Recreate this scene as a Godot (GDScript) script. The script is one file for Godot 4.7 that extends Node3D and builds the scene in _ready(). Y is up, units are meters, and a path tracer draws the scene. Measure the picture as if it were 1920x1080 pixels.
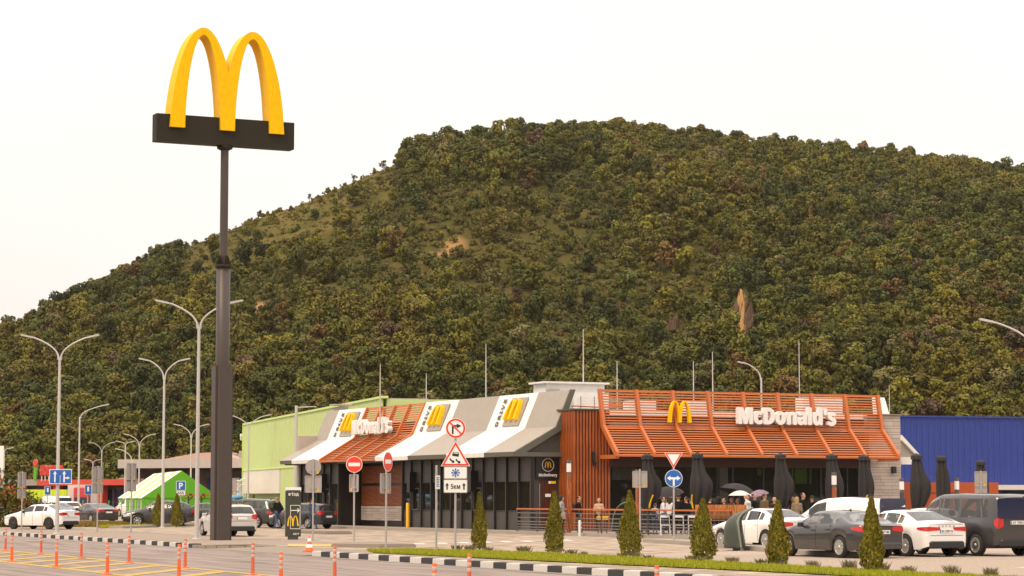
extends Node3D

# A hamburger restaurant below a wooded hill. The restaurant's near corner is the origin:
# x runs along its entrance front, -z along its drive-through side, y is up; metres throughout.

const YAW := 0.447502            # the view looks this far to the right of -z
const EYE := Vector3(-54.79, 1.85, 111.72)
const HILL_FOOT := 380.0
# bearing (sideways over forward distance) and steepness of the ridge as seen from the road
const RIDGE := [[-0.3676, 0.0039], [-0.3016, 0.0182], [-0.2577, 0.0415], [-0.2138, 0.0645], [-0.1807, 0.0838], [-0.1586, 0.0967], [-0.1408, 0.105], [-0.1252, 0.111], [-0.1074, 0.1189], [-0.0895, 0.1245], [-0.0694, 0.1333], [-0.0493, 0.1419], [-0.0381, 0.1451], [-0.0247, 0.148], [-0.0067, 0.1503], [0.009, 0.1512], [0.0426, 0.1521], [0.0762, 0.1489], [0.1099, 0.1455], [0.1434, 0.1423], [0.177, 0.139], [0.215, 0.1331], [0.2997, 0.1164], [0.3883, 0.0917]]

var M := {}
var taken := {}
var rng := RandomNumberGenerator.new()
var n_big := FastNoiseLite.new()
var n_mid := FastNoiseLite.new()
var unit_box := BoxMesh.new()

# ---------------------------------------------------------------- nodes
func numbered(called: String) -> String:
	if not taken.has(called):
		taken[called] = 0
		return called
	taken[called] += 1
	return "%s_%03d" % [called, taken[called]]

func tag(o: Node, label: String, category := "", group := "", kind := "") -> Node:
	if label != "": o.set_meta("label", label)
	if category != "": o.set_meta("category", category)
	if group != "": o.set_meta("group", group)
	if kind != "": o.set_meta("kind", kind)
	return o

func thing(called: String, label: String, category: String, at := Vector3.ZERO, turn := 0.0, group := "") -> Node3D:
	var o := Node3D.new()
	o.name = numbered(called)
	add_child(o)
	o.position = at
	o.rotation.y = turn
	tag(o, label, category, group)
	return o

func copy(o: Node3D, called: String, label: String, at: Vector3, turn := 0.0, group := "") -> Node3D:
	var c: Node3D = o.duplicate()
	c.name = numbered(called)
	add_child(c)
	c.position = at
	c.rotation.y = turn
	tag(c, label, "", group)
	return c

func put(mesh: Mesh, called: String, material: Material, parent: Node, at := Vector3.ZERO, basis_ := Basis()) -> MeshInstance3D:
	var o := MeshInstance3D.new()
	o.name = called
	o.mesh = mesh
	o.material_override = material
	parent.add_child(o, true)
	o.transform = Transform3D(basis_, at)
	return o

func part(st: SurfaceTool, called: String, material: Material, parent: Node, at := Vector3.ZERO, basis_ := Basis()) -> MeshInstance3D:
	st.generate_normals()
	return put(st.commit(), called, material, parent, at, basis_)

func whole(st: SurfaceTool, called: String, material: Material, label: String, category: String, group := "", kind := "") -> MeshInstance3D:
	st.generate_normals()
	var o := MeshInstance3D.new()
	o.name = numbered(called)
	o.mesh = st.commit()
	o.material_override = material
	add_child(o)
	tag(o, label, category, group, kind)
	return o

func box(called: String, c: Vector3, s: Vector3, material: Material, parent: Node, basis_ := Basis()) -> MeshInstance3D:
	return put(unit_box, called, material, parent, c, basis_ * Basis.from_scale(s))

# ---------------------------------------------------------------- shapes
func ms(smooth := false) -> SurfaceTool:
	var st := SurfaceTool.new()
	st.begin(Mesh.PRIMITIVE_TRIANGLES)
	st.set_smooth_group(0 if smooth else -1)
	return st

func tri(st: SurfaceTool, a: Vector3, b: Vector3, c: Vector3) -> void:
	st.add_vertex(a); st.add_vertex(b); st.add_vertex(c)

func quad(st: SurfaceTool, a: Vector3, b: Vector3, c: Vector3, d: Vector3) -> void:
	tri(st, a, b, c); tri(st, a, c, d)

func bx(st: SurfaceTool, c: Vector3, s: Vector3, b := Basis()) -> void:
	st.set_smooth_group(-1)
	var h := s * 0.5
	var p := []
	for i in 8:
		p.append(c + b * Vector3(h.x if i & 1 else -h.x, h.y if i & 2 else -h.y, h.z if i & 4 else -h.z))
	for f in [[4, 6, 7, 5], [1, 3, 2, 0], [5, 7, 3, 1], [0, 2, 6, 4], [6, 2, 3, 7], [0, 4, 5, 1]]:
		quad(st, p[f[0]], p[f[1]], p[f[2]], p[f[3]])

# box with chamfered upright and top edges
func cbx(st: SurfaceTool, c: Vector3, s: Vector3, e: float) -> void:
	var poly := PackedVector2Array()
	var hx := s.x / 2
	var hz := s.z / 2
	for q in [[-1, -1], [1, -1], [1, 1], [-1, 1]]:
		var ax: float = q[0] * hx
		var az: float = q[1] * hz
		var k1 := Vector2(ax - q[0] * e, az)
		var k2 := Vector2(ax, az - q[1] * e)
		if q[0] * q[1] > 0:
			poly.append(k2 if q[0] > 0 else k2); poly.append(k1)
		else:
			poly.append(k1); poly.append(k2)
	stack(st, poly, [[0.0, 1.0], [s.y - e, 1.0], [s.y, 1.0 - e / maxf(hx, hz)]], c - Vector3(0, s.y / 2, 0))

# floor-plan polygon repeated at heights with a scale, closed top and bottom
func stack(st: SurfaceTool, poly: PackedVector2Array, levels: Array, at: Vector3, smooth := false) -> void:
	st.set_smooth_group(0 if smooth else -1)
	var n := poly.size()
	for k in levels.size() - 1:
		for i in n:
			var a := poly[i]
			var b := poly[(i + 1) % n]
			var l0: Array = levels[k]
			var l1: Array = levels[k + 1]
			quad(st, at + Vector3(a.x * l0[1], l0[0], a.y * l0[1]), at + Vector3(a.x * l1[1], l1[0], a.y * l1[1]), at + Vector3(b.x * l1[1], l1[0], b.y * l1[1]), at + Vector3(b.x * l0[1], l0[0], b.y * l0[1]))
	st.set_smooth_group(-1)
	for w in [0, levels.size() - 1]:
		var l: Array = levels[w]
		var t := Geometry2D.triangulate_polygon(poly)
		for i in range(0, t.size(), 3):
			var q := [poly[t[i]], poly[t[i + 1]], poly[t[i + 2]]]
			var v := []
			for u in q: v.append(at + Vector3(u.x * l[1], l[0], u.y * l[1]))
			if w == 0: tri(st, v[0], v[2], v[1])
			else: tri(st, v[0], v[1], v[2])

# polygon in the local xy plane pushed out by depth along local z
func prism(st: SurfaceTool, poly: PackedVector2Array, depth: float, x := Transform3D(), side_smooth := false) -> void:
	st.set_smooth_group(-1)
	if Geometry2D.is_polygon_clockwise(poly):
		poly = poly.duplicate()
		poly.reverse()
	var t := Geometry2D.triangulate_polygon(poly)
	for i in range(0, t.size(), 3):
		var a := poly[t[i]]
		var b := poly[t[i + 1]]
		var c := poly[t[i + 2]]
		if (b - a).cross(c - a) < 0:
			var k := b; b = c; c = k
		tri(st, x * Vector3(a.x, a.y, depth), x * Vector3(c.x, c.y, depth), x * Vector3(b.x, b.y, depth))
		tri(st, x * Vector3(a.x, a.y, 0), x * Vector3(b.x, b.y, 0), x * Vector3(c.x, c.y, 0))
	st.set_smooth_group(0 if side_smooth else -1)
	for i in poly.size():
		var a := poly[i]
		var b := poly[(i + 1) % poly.size()]
		quad(st, x * Vector3(a.x, a.y, 0), x * Vector3(a.x, a.y, depth), x * Vector3(b.x, b.y, depth), x * Vector3(b.x, b.y, 0))

func tube(st: SurfaceTool, pts: Array, radii: Array, n := 8) -> void:
	st.set_smooth_group(0)
	var rings := []
	var side := Vector3.ZERO
	for i in pts.size():
		var d: Vector3 = (pts[mini(i + 1, pts.size() - 1)] - pts[maxi(i - 1, 0)]).normalized()
		if side == Vector3.ZERO:
			side = d.cross(Vector3.UP if absf(d.y) < 0.9 else Vector3.RIGHT).normalized()
		side = (side - d * side.dot(d)).normalized()
		var up := d.cross(side)
		var r: float = radii[mini(i, radii.size() - 1)]
		var ring := []
		for k in n:
			var a := TAU * k / n
			ring.append(pts[i] + (side * cos(a) + up * sin(a)) * r)
		rings.append(ring)
	for i in rings.size() - 1:
		for k in n:
			var l := (k + 1) % n
			quad(st, rings[i][k], rings[i][l], rings[i + 1][l], rings[i + 1][k])
	st.set_smooth_group(-1)
	for k in range(1, n - 1):
		tri(st, rings[0][0], rings[0][k + 1], rings[0][k])
		var e: Array = rings[-1]
		tri(st, e[0], e[k], e[k + 1])

func lathe(st: SurfaceTool, prof: Array, at: Vector3, n := 16, smooth := true) -> void:
	st.set_smooth_group(0 if smooth else -1)
	for i in prof.size() - 1:
		for k in n:
			var a := TAU * k / n
			var b := TAU * (k + 1) / n
			var p: Vector2 = prof[i]
			var q: Vector2 = prof[i + 1]
			var p0 := at + Vector3(cos(a) * p.x, p.y, sin(a) * p.x)
			var p1 := at + Vector3(cos(b) * p.x, p.y, sin(b) * p.x)
			var q0 := at + Vector3(cos(a) * q.x, q.y, sin(a) * q.x)
			var q1 := at + Vector3(cos(b) * q.x, q.y, sin(b) * q.x)
			if p.x > 0.0001: tri(st, p0, q1, p1) if false else tri(st, p0, p1, q1)
			if q.x > 0.0001: tri(st, p0, q1, q0)

func disc(r: float, n := 24) -> PackedVector2Array:
	var p := PackedVector2Array()
	for i in n: p.append(Vector2(cos(TAU * i / n), sin(TAU * i / n)) * r)
	return p

func rect(w: float, h: float, r := 0.0) -> PackedVector2Array:
	if r <= 0.0:
		return PackedVector2Array([Vector2(-w / 2, -h / 2), Vector2(w / 2, -h / 2), Vector2(w / 2, h / 2), Vector2(-w / 2, h / 2)])
	var p := PackedVector2Array()
	for q in 4:
		var c := Vector2((w / 2 - r) * (1 if q in [0, 3] else -1), (h / 2 - r) * (1 if q < 2 else -1))
		for k in 5:
			var a := PI / 2 * (q + k / 4.0)
			p.append(c + Vector2(cos(a), sin(a)) * r)
	return p

func sheet(pts: Array, y: float) -> SurfaceTool:
	var st := ms()
	var poly := PackedVector2Array()
	for p in pts: poly.append(Vector2(p[0], p[1]))
	var t := Geometry2D.triangulate_polygon(poly)
	for i in range(0, t.size(), 3):
		var a := poly[t[i]]
		var b := poly[t[i + 1]]
		var c := poly[t[i + 2]]
		if (b - a).cross(c - a) < 0:
			var k := b; b = c; c = k
		tri(st, Vector3(a.x, y, a.y), Vector3(b.x, y, b.y), Vector3(c.x, y, c.y))
	return st

# two joined arches, w wide and h high, feet on y = 0
func arches(w: float, h: float, fine := 26) -> PackedVector2Array:
	var k := w / 924.0
	var p := PackedVector2Array()
	var top := []
	for i in fine * 2 + 1:
		var x := -462.0 + 924.0 * i / (fine * 2)
		top.append(Vector2(x, 0))
	for i in top.size():
		var x: float = top[i].x
		if i == 0 or i == top.size() - 1:
			p.append(Vector2(x * k, 0))
			continue
		var c := -201.0 if x < 0 else 201.0
		var u := (x - c) / 261.0
		p.append(Vector2(x * k, h * pow(maxf(0.0, 1.0 - u * u), 0.606)))
	for c in [201.0, -201.0]:
		for i in fine + 1:
			var a := PI * i / fine
			var u := cos(a)
			p.append(Vector2((c + 143.0 * u) * k, h * 0.9275 * pow(maxf(0.0, 1.0 - u * u), 0.556)))
	return p

func words(text: String, cap: float, depth: float, weight := 700, fatten := 0.0, spacing := 0) -> Mesh:
	var f := SystemFont.new()
	f.font_names = PackedStringArray(["Droid Sans"])
	f.font_weight = weight
	var v := FontVariation.new()
	v.base_font = f
	v.variation_embolden = fatten
	v.spacing_glyph = spacing
	var t := TextMesh.new()
	t.font = v
	t.text = text
	t.font_size = 64
	t.pixel_size = cap / 46.0
	t.depth = depth
	t.curve_step = 1.0
	t.horizontal_alignment = HORIZONTAL_ALIGNMENT_CENTER
	t.vertical_alignment = VERTICAL_ALIGNMENT_CENTER
	return t

# lettering squeezed into a given width and height, centred at a point
func lettering(text: String, w: float, h: float, depth: float, called: String, material: Material, parent: Node, at: Vector3, b := Basis(), fatten := 0.0, spacing := 0) -> MeshInstance3D:
	var m := words(text, h, depth, 700, 0.0, spacing)
	if fatten > 0.0:
		var st := ms()
		var k := 0
		for d in [Vector2(0, 0), Vector2(1, 0), Vector2(-1, 0), Vector2(0, 0.6), Vector2(0, -0.6)]:
			st.append_from(m, 0, Transform3D(Basis(), Vector3(d.x * fatten * h, d.y * fatten * h, 0.003 * k)))
			k += 1
		m = st.commit()
	var bb := m.get_aabb()
	var s := Vector3(w / maxf(bb.size.x, 0.001), h / maxf(bb.size.y, 0.001), 1.0)
	var c := bb.get_center()
	return put(m, called, material, parent, at - b * (Vector3(c.x, c.y, 0) * s), b * Basis.from_scale(s))

# ---------------------------------------------------------------- materials
func tex(size: int, f: Callable) -> ImageTexture:
	var im := Image.create(size, size, false, Image.FORMAT_RGB8)
	for y in size:
		for x in size:
			var v: float = f.call(x, y)
			im.set_pixel(x, y, Color(v, v, v))
	return ImageTexture.create_from_image(im)

func grey_noise(size: int, freq: float, lo: float, hi: float, kind := FastNoiseLite.TYPE_SIMPLEX_SMOOTH, octaves := 4, seed_ := 1) -> ImageTexture:
	var n := FastNoiseLite.new()
	n.seed = seed_
	n.noise_type = kind
	n.frequency = freq
	n.fractal_octaves = octaves
	var im := n.get_seamless_image(size, size)
	im.convert(Image.FORMAT_RGB8)
	for y in size:
		for x in size:
			var v: float = lerpf(lo, hi, im.get_pixel(x, y).r)
			im.set_pixel(x, y, Color(v, v, v))
	return ImageTexture.create_from_image(im)

func mat(called: String, c: Color, rough := 0.7, texture: Texture2D = null, scale_ := 1.0, metal := 0.0, spec := 0.5) -> StandardMaterial3D:
	var m := StandardMaterial3D.new()
	m.resource_name = called
	m.albedo_color = c.linear_to_srgb()
	m.roughness = rough
	m.metallic = metal
	m.metallic_specular = spec
	if texture:
		m.albedo_texture = texture
		m.uv1_triplanar = true
		m.uv1_world_triplanar = true
		m.uv1_scale = Vector3.ONE * scale_
	M[called] = m
	return m

func stretched(m: StandardMaterial3D, s: Vector3) -> StandardMaterial3D:
	m.uv1_scale = s
	return m

func make_materials() -> void:
	var fine := grey_noise(512, 0.05, 0.72, 1.0, FastNoiseLite.TYPE_SIMPLEX_SMOOTH, 5, 3)
	var patch := grey_noise(512, 0.012, 0.6, 1.0, FastNoiseLite.TYPE_SIMPLEX_SMOOTH, 5, 7)
	var soft := grey_noise(256, 0.02, 0.945, 1.0, FastNoiseLite.TYPE_SIMPLEX_SMOOTH, 3, 11)
	var grain := grey_noise(512, 0.09, 0.55, 1.0, FastNoiseLite.TYPE_CELLULAR, 3, 5)
	M.fine = fine
	M.patch = patch
	var wood := FastNoiseLite.new()
	wood.seed = 4
	wood.frequency = 0.02
	wood.fractal_octaves = 4
	var wood_t := tex(256, func(x, y): return clampf(0.8 + 0.35 * wood.get_noise_2d(x * 3.0, y * 0.35), 0.5, 1.0))
	# ground
	var streak := grey_noise(512, 0.02, 0.72, 1.0, FastNoiseLite.TYPE_SIMPLEX_SMOOTH, 4, 17)
	var grit := grey_noise(512, 0.16, 0.80, 1.0, FastNoiseLite.TYPE_SIMPLEX_SMOOTH, 3, 19)
	# wheel-polished lanes run along the road, grit lies over them
	var ap := stretched(mat("asphalt", Color(0.46, 0.38, 0.345), 0.9, streak, 0.6), Vector3(0.16, 0.16, 0.012))
	ap.detail_enabled = true
	ap.detail_albedo = grit
	ap.detail_uv_layer = BaseMaterial3D.DETAIL_UV_2
	ap.uv2_triplanar = true
	ap.uv2_world_triplanar = true
	ap.uv2_scale = Vector3.ONE * 0.9
	ap.detail_blend_mode = BaseMaterial3D.BLEND_MODE_MUL
	var pv := mat("paving", Color(0.54, 0.44, 0.36), 0.9, fine, 0.35)
	pv.normal_enabled = false
	mat("lot", Color(0.57, 0.46, 0.365), 0.9, patch, 0.11)
	mat("walk", Color(0.55, 0.45, 0.37), 0.9, grain, 0.5)
	mat("concrete", Color(0.38, 0.32, 0.27), 0.9, fine, 0.8)
	mat("concrete_pale", Color(0.47, 0.41, 0.36), 0.9, fine, 0.7)
	mat("earth", Color(0.20, 0.15, 0.08), 0.95, patch, 0.2)
	mat("paint_white", Color(0.78, 0.75, 0.71), 0.7, fine, 0.9)
	mat("paint_worn", Color(0.62, 0.57, 0.52), 0.8, grain, 1.3)
	mat("paint_black", Color(0.045, 0.045, 0.048), 0.75, fine, 1.0)
	mat("paint_yellow", Color(0.82, 0.58, 0.22), 0.8, grain, 0.9)
	mat("tactile_yellow", Color(0.75, 0.48, 0.16), 0.8, fine, 1.5)
	# restaurant
	mat("panel_white", Color(0.80, 0.78, 0.75), 0.45, soft, 0.3)
	mat("panel_taupe", Color(0.33, 0.285, 0.24), 0.5, soft, 0.3)
	mat("panel_edge", Color(0.11, 0.105, 0.085), 0.6, soft, 0.5)
	mat("panel_dark", Color(0.062, 0.053, 0.05), 0.5, soft, 0.4)
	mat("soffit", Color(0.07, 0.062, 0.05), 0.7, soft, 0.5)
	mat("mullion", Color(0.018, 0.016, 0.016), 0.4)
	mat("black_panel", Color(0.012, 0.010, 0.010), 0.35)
	mat("slat_orange", Color(0.54, 0.155, 0.038), 0.45, soft, 0.8)
	mat("rib_orange", Color(0.52, 0.142, 0.034), 0.45, soft, 0.8)
	stretched(mat("batten", Color(0.50, 0.115, 0.018), 0.55, wood_t, 1.0), Vector3(3, 0.5, 3))
	stretched(mat("batten_dark", Color(0.16, 0.034, 0.008), 0.7, wood_t, 1.0), Vector3(3, 0.5, 3))
	stretched(mat("board", Color(0.36, 0.092, 0.022), 0.5, wood_t, 1.0), Vector3(0.5, 3, 0.5))
	mat("fascia", Color(0.045, 0.012, 0.006), 0.6, soft, 0.6)
	mat("stone", Color(0.66, 0.55, 0.48), 0.85, fine, 1.2)
	mat("stone_b", Color(0.60, 0.50, 0.435), 0.85, fine, 1.0)
	mat("stone_c", Color(0.70, 0.59, 0.52), 0.85, fine, 0.8)
	mat("joint", Color(0.16, 0.13, 0.115), 0.9)
	mat("roofing", Color(0.45, 0.42, 0.39), 0.8, soft, 0.3)
	mat("parapet_white", Color(0.78, 0.76, 0.73), 0.5, soft, 0.4)
	mat("interior", Color(0.10, 0.085, 0.07), 0.8, soft, 0.4)
	mat("interior_floor", Color(0.16, 0.14, 0.12), 0.6, soft, 0.4)
	mat("green_print", Color(0.17, 0.42, 0.03), 0.6)
	mat("plant_wall", Color(0.03, 0.05, 0.012), 0.8, grain, 1.0)
	var g := mat("glass_dark", Color(0.02, 0.02, 0.018, 0.42), 0.02, null, 1.0, 0.0, 0.55)
	g.transparency = BaseMaterial3D.TRANSPARENCY_ALPHA
	var cg := mat("glass_car", Color(0.03, 0.033, 0.03, 0.5), 0.02, null, 1.0, 0.0, 0.75)
	cg.transparency = BaseMaterial3D.TRANSPARENCY_ALPHA
	var pg := mat("glass_clear", Color(0.8, 0.8, 0.8, 0.12), 0.03)
	pg.transparency = BaseMaterial3D.TRANSPARENCY_ALPHA
	# signs
	mat("arch_yellow", Color(0.90, 0.53, 0.004), 0.5, soft, 0.6, 0.0, 0.22)
	mat("letter_white", Color(0.80, 0.78, 0.76), 0.4)
	mat("ink", Color(0.015, 0.015, 0.015), 0.5)
	mat("ink_grey", Color(0.10, 0.09, 0.085), 0.6)
	mat("bronze", Color(0.034, 0.028, 0.02), 0.6, soft, 0.5, 0.0, 0.25)
	mat("pole_brown", Color(0.062, 0.045, 0.038), 0.45, soft, 0.4)
	mat("totem_green", Color(0.035, 0.042, 0.028), 0.45, soft, 0.8)
	mat("sign_red", Color(0.72, 0.045, 0.02), 0.4)
	mat("sign_white", Color(0.80, 0.78, 0.77), 0.4)
	mat("sign_blue", Color(0.012, 0.115, 0.43), 0.4)
	mat("sign_back", Color(0.36, 0.32, 0.30), 0.5, soft, 1.0)
	mat("galvanised", Color(0.50, 0.47, 0.45), 0.5, fine, 1.2)
	mat("lamp_grey", Color(0.52, 0.49, 0.47), 0.45, soft, 0.8)
	mat("orange_plastic", Color(0.85, 0.125, 0.02), 0.5, soft, 1.5)
	mat("orange_faded", Color(0.62, 0.115, 0.045), 0.6, soft, 1.5)
	mat("reflex_tape", Color(0.50, 0.43, 0.38), 0.5, soft, 2.0)
	mat("bollard_yellow", Color(0.85, 0.44, 0.01), 0.45, soft, 1.0)
	mat("parasol_cloth", Color(0.036, 0.031, 0.033), 0.9, fine, 2.0)
	mat("shell_green", Color(0.045, 0.055, 0.04), 0.45, soft, 1.0)
	mat("rim_green", Color(0.16, 0.17, 0.13), 0.4)
	mat("steel_dark", Color(0.06, 0.055, 0.055), 0.45)
	mat("rail_grey", Color(0.16, 0.135, 0.125), 0.5)
	mat("wood_orange", Color(0.50, 0.135, 0.03), 0.55, wood_t, 1.0)
	mat("planter_wood", Color(0.62, 0.22, 0.05), 0.55, wood_t, 1.0)
	mat("chair_white", Color(0.70, 0.68, 0.66), 0.5)
	# neighbours
	mat("lime_sheet", Color(0.50, 0.60, 0.25), 0.5, soft, 0.2)
	mat("lime_trim", Color(0.54, 0.70, 0.22), 0.5)
	mat("white_sheet", Color(0.70, 0.65, 0.60), 0.5, soft, 0.15)
	mat("blue_sheet", Color(0.02, 0.045, 0.27), 0.5, soft, 0.15)
	mat("rust_panel", Color(0.42, 0.075, 0.012), 0.6, soft, 0.6)
	mat("brown_wall", Color(0.085, 0.05, 0.042), 0.8, fine, 0.5)
	mat("fascia_white", Color(0.50, 0.44, 0.41), 0.6, soft, 0.3)
	mat("roof_pink", Color(0.50, 0.33, 0.28), 0.8, soft, 0.2)
	mat("window_blue", Color(0.012, 0.018, 0.06), 0.08, null, 1.0, 0.0, 0.8)
	mat("curtain", Color(0.45, 0.40, 0.42), 0.8)
	mat("store_red", Color(0.66, 0.07, 0.045), 0.5, soft, 0.4)
	mat("roof_grey", Color(0.36, 0.31, 0.29), 0.7, soft, 0.3)
	mat("wall_grey", Color(0.11, 0.095, 0.095), 0.7, soft, 0.3)
	mat("tent_green", Color(0.115, 0.42, 0.012), 0.6, soft, 0.7)
	mat("tent_pale", Color(0.46, 0.60, 0.20), 0.6, soft, 0.7)
	mat("tent_white", Color(0.80, 0.78, 0.70), 0.6, soft, 0.7)
	mat("lime_paint", Color(0.58, 0.72, 0.025), 0.5, soft, 0.5)
	mat("cobalt", Color(0.015, 0.06, 0.30), 0.5)
	mat("trailer", Color(0.60, 0.54, 0.50), 0.5)
	# vehicles
	for q in [["car_white", Color(0.80, 0.78, 0.76)], ["car_black", Color(0.030, 0.028, 0.032)], ["car_grey", Color(0.026, 0.023, 0.025)], ["car_silver", Color(0.52, 0.49, 0.46)], ["car_dark", Color(0.022, 0.022, 0.026)], ["car_navy", Color(0.012, 0.018, 0.05)], ["truck_red", Color(0.50, 0.02, 0.015)]]:
		var p := mat(q[0], q[1], 0.35)
		p.clearcoat_enabled = true
		p.clearcoat = 1.0
		p.clearcoat_roughness = 0.04
	mat("rubber", Color(0.018, 0.017, 0.017), 0.85)
	mat("rim", Color(0.50, 0.48, 0.46), 0.3, null, 1.0, 0.6)
	mat("rim_dark", Color(0.06, 0.06, 0.06), 0.35, null, 1.0, 0.5)
	mat("trim_black", Color(0.016, 0.016, 0.016), 0.5)
	mat("lamp_red", Color(0.52, 0.012, 0.012), 0.15, null, 1.0, 0.0, 0.7)
	mat("lamp_clear", Color(0.65, 0.63, 0.6), 0.12, null, 1.0, 0.0, 0.7)
	mat("chrome", Color(0.7, 0.68, 0.66), 0.15, null, 1.0, 1.0)
	mat("seat_cloth", Color(0.10, 0.09, 0.085), 0.9)
	# growing things
	for q in [["leaf", 0.65], ["needle", 0.7], ["grass_blade", 0.7], ["skin_and_cloth", 0.8]]:
		var m := mat(q[0], Color.WHITE, q[1], null, 1.0, 0.0, 0.25)
		m.vertex_color_use_as_albedo = true
	mat("bark", Color(0.085, 0.062, 0.045), 0.9, fine, 2.0)
	mat("bark_pale", Color(0.26, 0.22, 0.18), 0.9, fine, 2.0)
	var hillm := mat("hillside", Color.WHITE, 0.95, fine, 0.12)
	hillm.vertex_color_use_as_albedo = true
	for q in ["hillside", "lot", "walk", "asphalt", "paving", "concrete", "concrete_pale", "earth", "paint_yellow", "paint_worn"]: M[q].metallic_specular = 0.12
	mat("lawn", Color(0.16, 0.19, 0.018), 0.9, fine, 1.0)
	mat("sand_soil", Color(0.46, 0.27, 0.11), 0.95, fine, 0.4, 0.0, 0.1)
	mat("rock", Color(0.20, 0.13, 0.09), 0.95, grain, 0.2, 0.0, 0.1)

# ---------------------------------------------------------------- start
func _ready() -> void:
	rng.seed = 20240917
	var cam := Camera3D.new()
	cam.name = "camera"
	add_child(cam)
	cam.position = EYE
	cam.rotation = Vector3(0.087002, -YAW, 0)
	cam.fov = 13.687
	cam.near = 0.5
	cam.far = 4000.0
	cam.current = true

	var we := WorldEnvironment.new()
	we.name = "daylight"
	add_child(we)
	var env := Environment.new()
	we.environment = env
	env.background_mode = Environment.BG_SKY
	env.tonemap_mode = Environment.TONE_MAPPER_LINEAR
	env.tonemap_exposure = 1.7
	env.sdfgi_enabled = true
	env.ssao_enabled = true
	env.ssil_enabled = true
	env.sky = Sky.new()
	env.sky.sky_material = overcast_sky()
	env.fog_enabled = true
	env.fog_density = 0.00004
	env.fog_light_color = Color(0.92, 0.86, 0.80)

	var sun := DirectionalLight3D.new()
	sun.name = "sun_behind_cloud"
	add_child(sun)
	sun.light_energy = 0.45
	sun.light_angular_distance = 14.0
	sun.light_color = Color(1.0, 0.89, 0.74)
	sun.shadow_enabled = true
	sun.rotation = Vector3(deg_to_rad(-52), -YAW + deg_to_rad(-38), 0)

	n_big.seed = 5
	n_big.frequency = 0.006
	n_big.fractal_octaves = 3
	n_mid.seed = 9
	n_mid.frequency = 0.03
	n_mid.fractal_octaves = 3
	make_materials()
	build_ground()
	build_hill()
	build_restaurant()
	build_neighbours()
	build_pylon()
	build_street()
	build_terrace()
	build_cars()
	build_people()
	build_planting()

func overcast_sky() -> PanoramaSkyMaterial:
	var n := FastNoiseLite.new()
	n.seed = 21
	n.frequency = 0.9
	n.fractal_octaves = 5
	var w := 768
	var h := 384
	var im := Image.create(w, h, false, Image.FORMAT_RGBF)
	for y in h:
		var el := PI / 2 - PI * (y + 0.5) / h
		for x in w:
			var az := TAU * (x + 0.5) / w
			var v := Vector3(cos(el) * sin(az), sin(el) * 2.2, cos(el) * cos(az))
			var k := n.get_noise_3d(v.x * 2.0, v.y * 2.0, v.z * 2.0)
			var c := clampf(0.5 + k * 0.9, 0.0, 1.0)
			var lum := 0.60 + 0.66 * maxf(0.0, sin(el))      # an overcast sky is brighter overhead
			var col := Color(0.91, 0.825, 0.775).lerp(Color(1.0, 0.942, 0.882), c)
			im.set_pixel(x, y, Color(col.r * lum, col.g * lum, col.b * lum))
	var m := PanoramaSkyMaterial.new()
	m.panorama = ImageTexture.create_from_image(im)
	return m

# ---------------------------------------------------------------- ground and roads
func kerb_x(z: float) -> float:
	return -24.6 - 0.03 * z

func structure(st: SurfaceTool, called: String, material: Material) -> MeshInstance3D:
	return whole(st, called, material, "", "", "", "structure")

func band(off0: float, off1: float, z0: float, z1: float, y: float) -> SurfaceTool:
	return sheet([[kerb_x(z0) + off0, z0], [kerb_x(z0) + off1, z0], [kerb_x(z1) + off1, z1], [kerb_x(z1) + off0, z1]], y)

func stripe(a: Vector2, b: Vector2, w: float, y: float, st: SurfaceTool) -> void:
	var d := (b - a).normalized()
	var n := Vector2(-d.y, d.x) * w / 2
	quad(st, Vector3(a.x - n.x, y, a.y - n.y), Vector3(b.x - n.x, y, b.y - n.y), Vector3(b.x + n.x, y, b.y + n.y), Vector3(a.x + n.x, y, a.y + n.y))

func island(called: String, pts: Array, h: float, material: Material) -> MeshInstance3D:
	var poly := PackedVector2Array()
	for p in pts: poly.append(Vector2(p[0], p[1]))
	if Geometry2D.is_polygon_clockwise(poly): poly.reverse()
	var inner := Geometry2D.offset_polygon(poly, -0.05)
	var st := ms()
	var n := poly.size()
	for i in n:
		var a := poly[i]
		var b := poly[(i + 1) % n]
		quad(st, Vector3(a.x, -0.05, a.y), Vector3(a.x, h - 0.03, a.y), Vector3(b.x, h - 0.03, b.y), Vector3(b.x, -0.05, b.y))
	var t := Geometry2D.triangulate_polygon(poly)
	for i in range(0, t.size(), 3):
		tri(st, Vector3(poly[t[i]].x, h - 0.03, poly[t[i]].y), Vector3(poly[t[i + 1]].x, h - 0.03, poly[t[i + 1]].y), Vector3(poly[t[i + 2]].x, h - 0.03, poly[t[i + 2]].y))
	if inner.size() > 0:
		var q: PackedVector2Array = inner[0]
		var u := Geometry2D.triangulate_polygon(q)
		for i in range(0, u.size(), 3):
			tri(st, Vector3(q[u[i]].x, h, q[u[i]].y), Vector3(q[u[i + 1]].x, h, q[u[i + 1]].y), Vector3(q[u[i + 2]].x, h, q[u[i + 2]].y))
		for i in q.size():
			var a := q[i]
			var b := q[(i + 1) % q.size()]
			quad(st, Vector3(a.x, h - 0.035, a.y), Vector3(a.x, h, a.y), Vector3(b.x, h, b.y), Vector3(b.x, h - 0.035, b.y))
	return structure(st, called, material)

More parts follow.
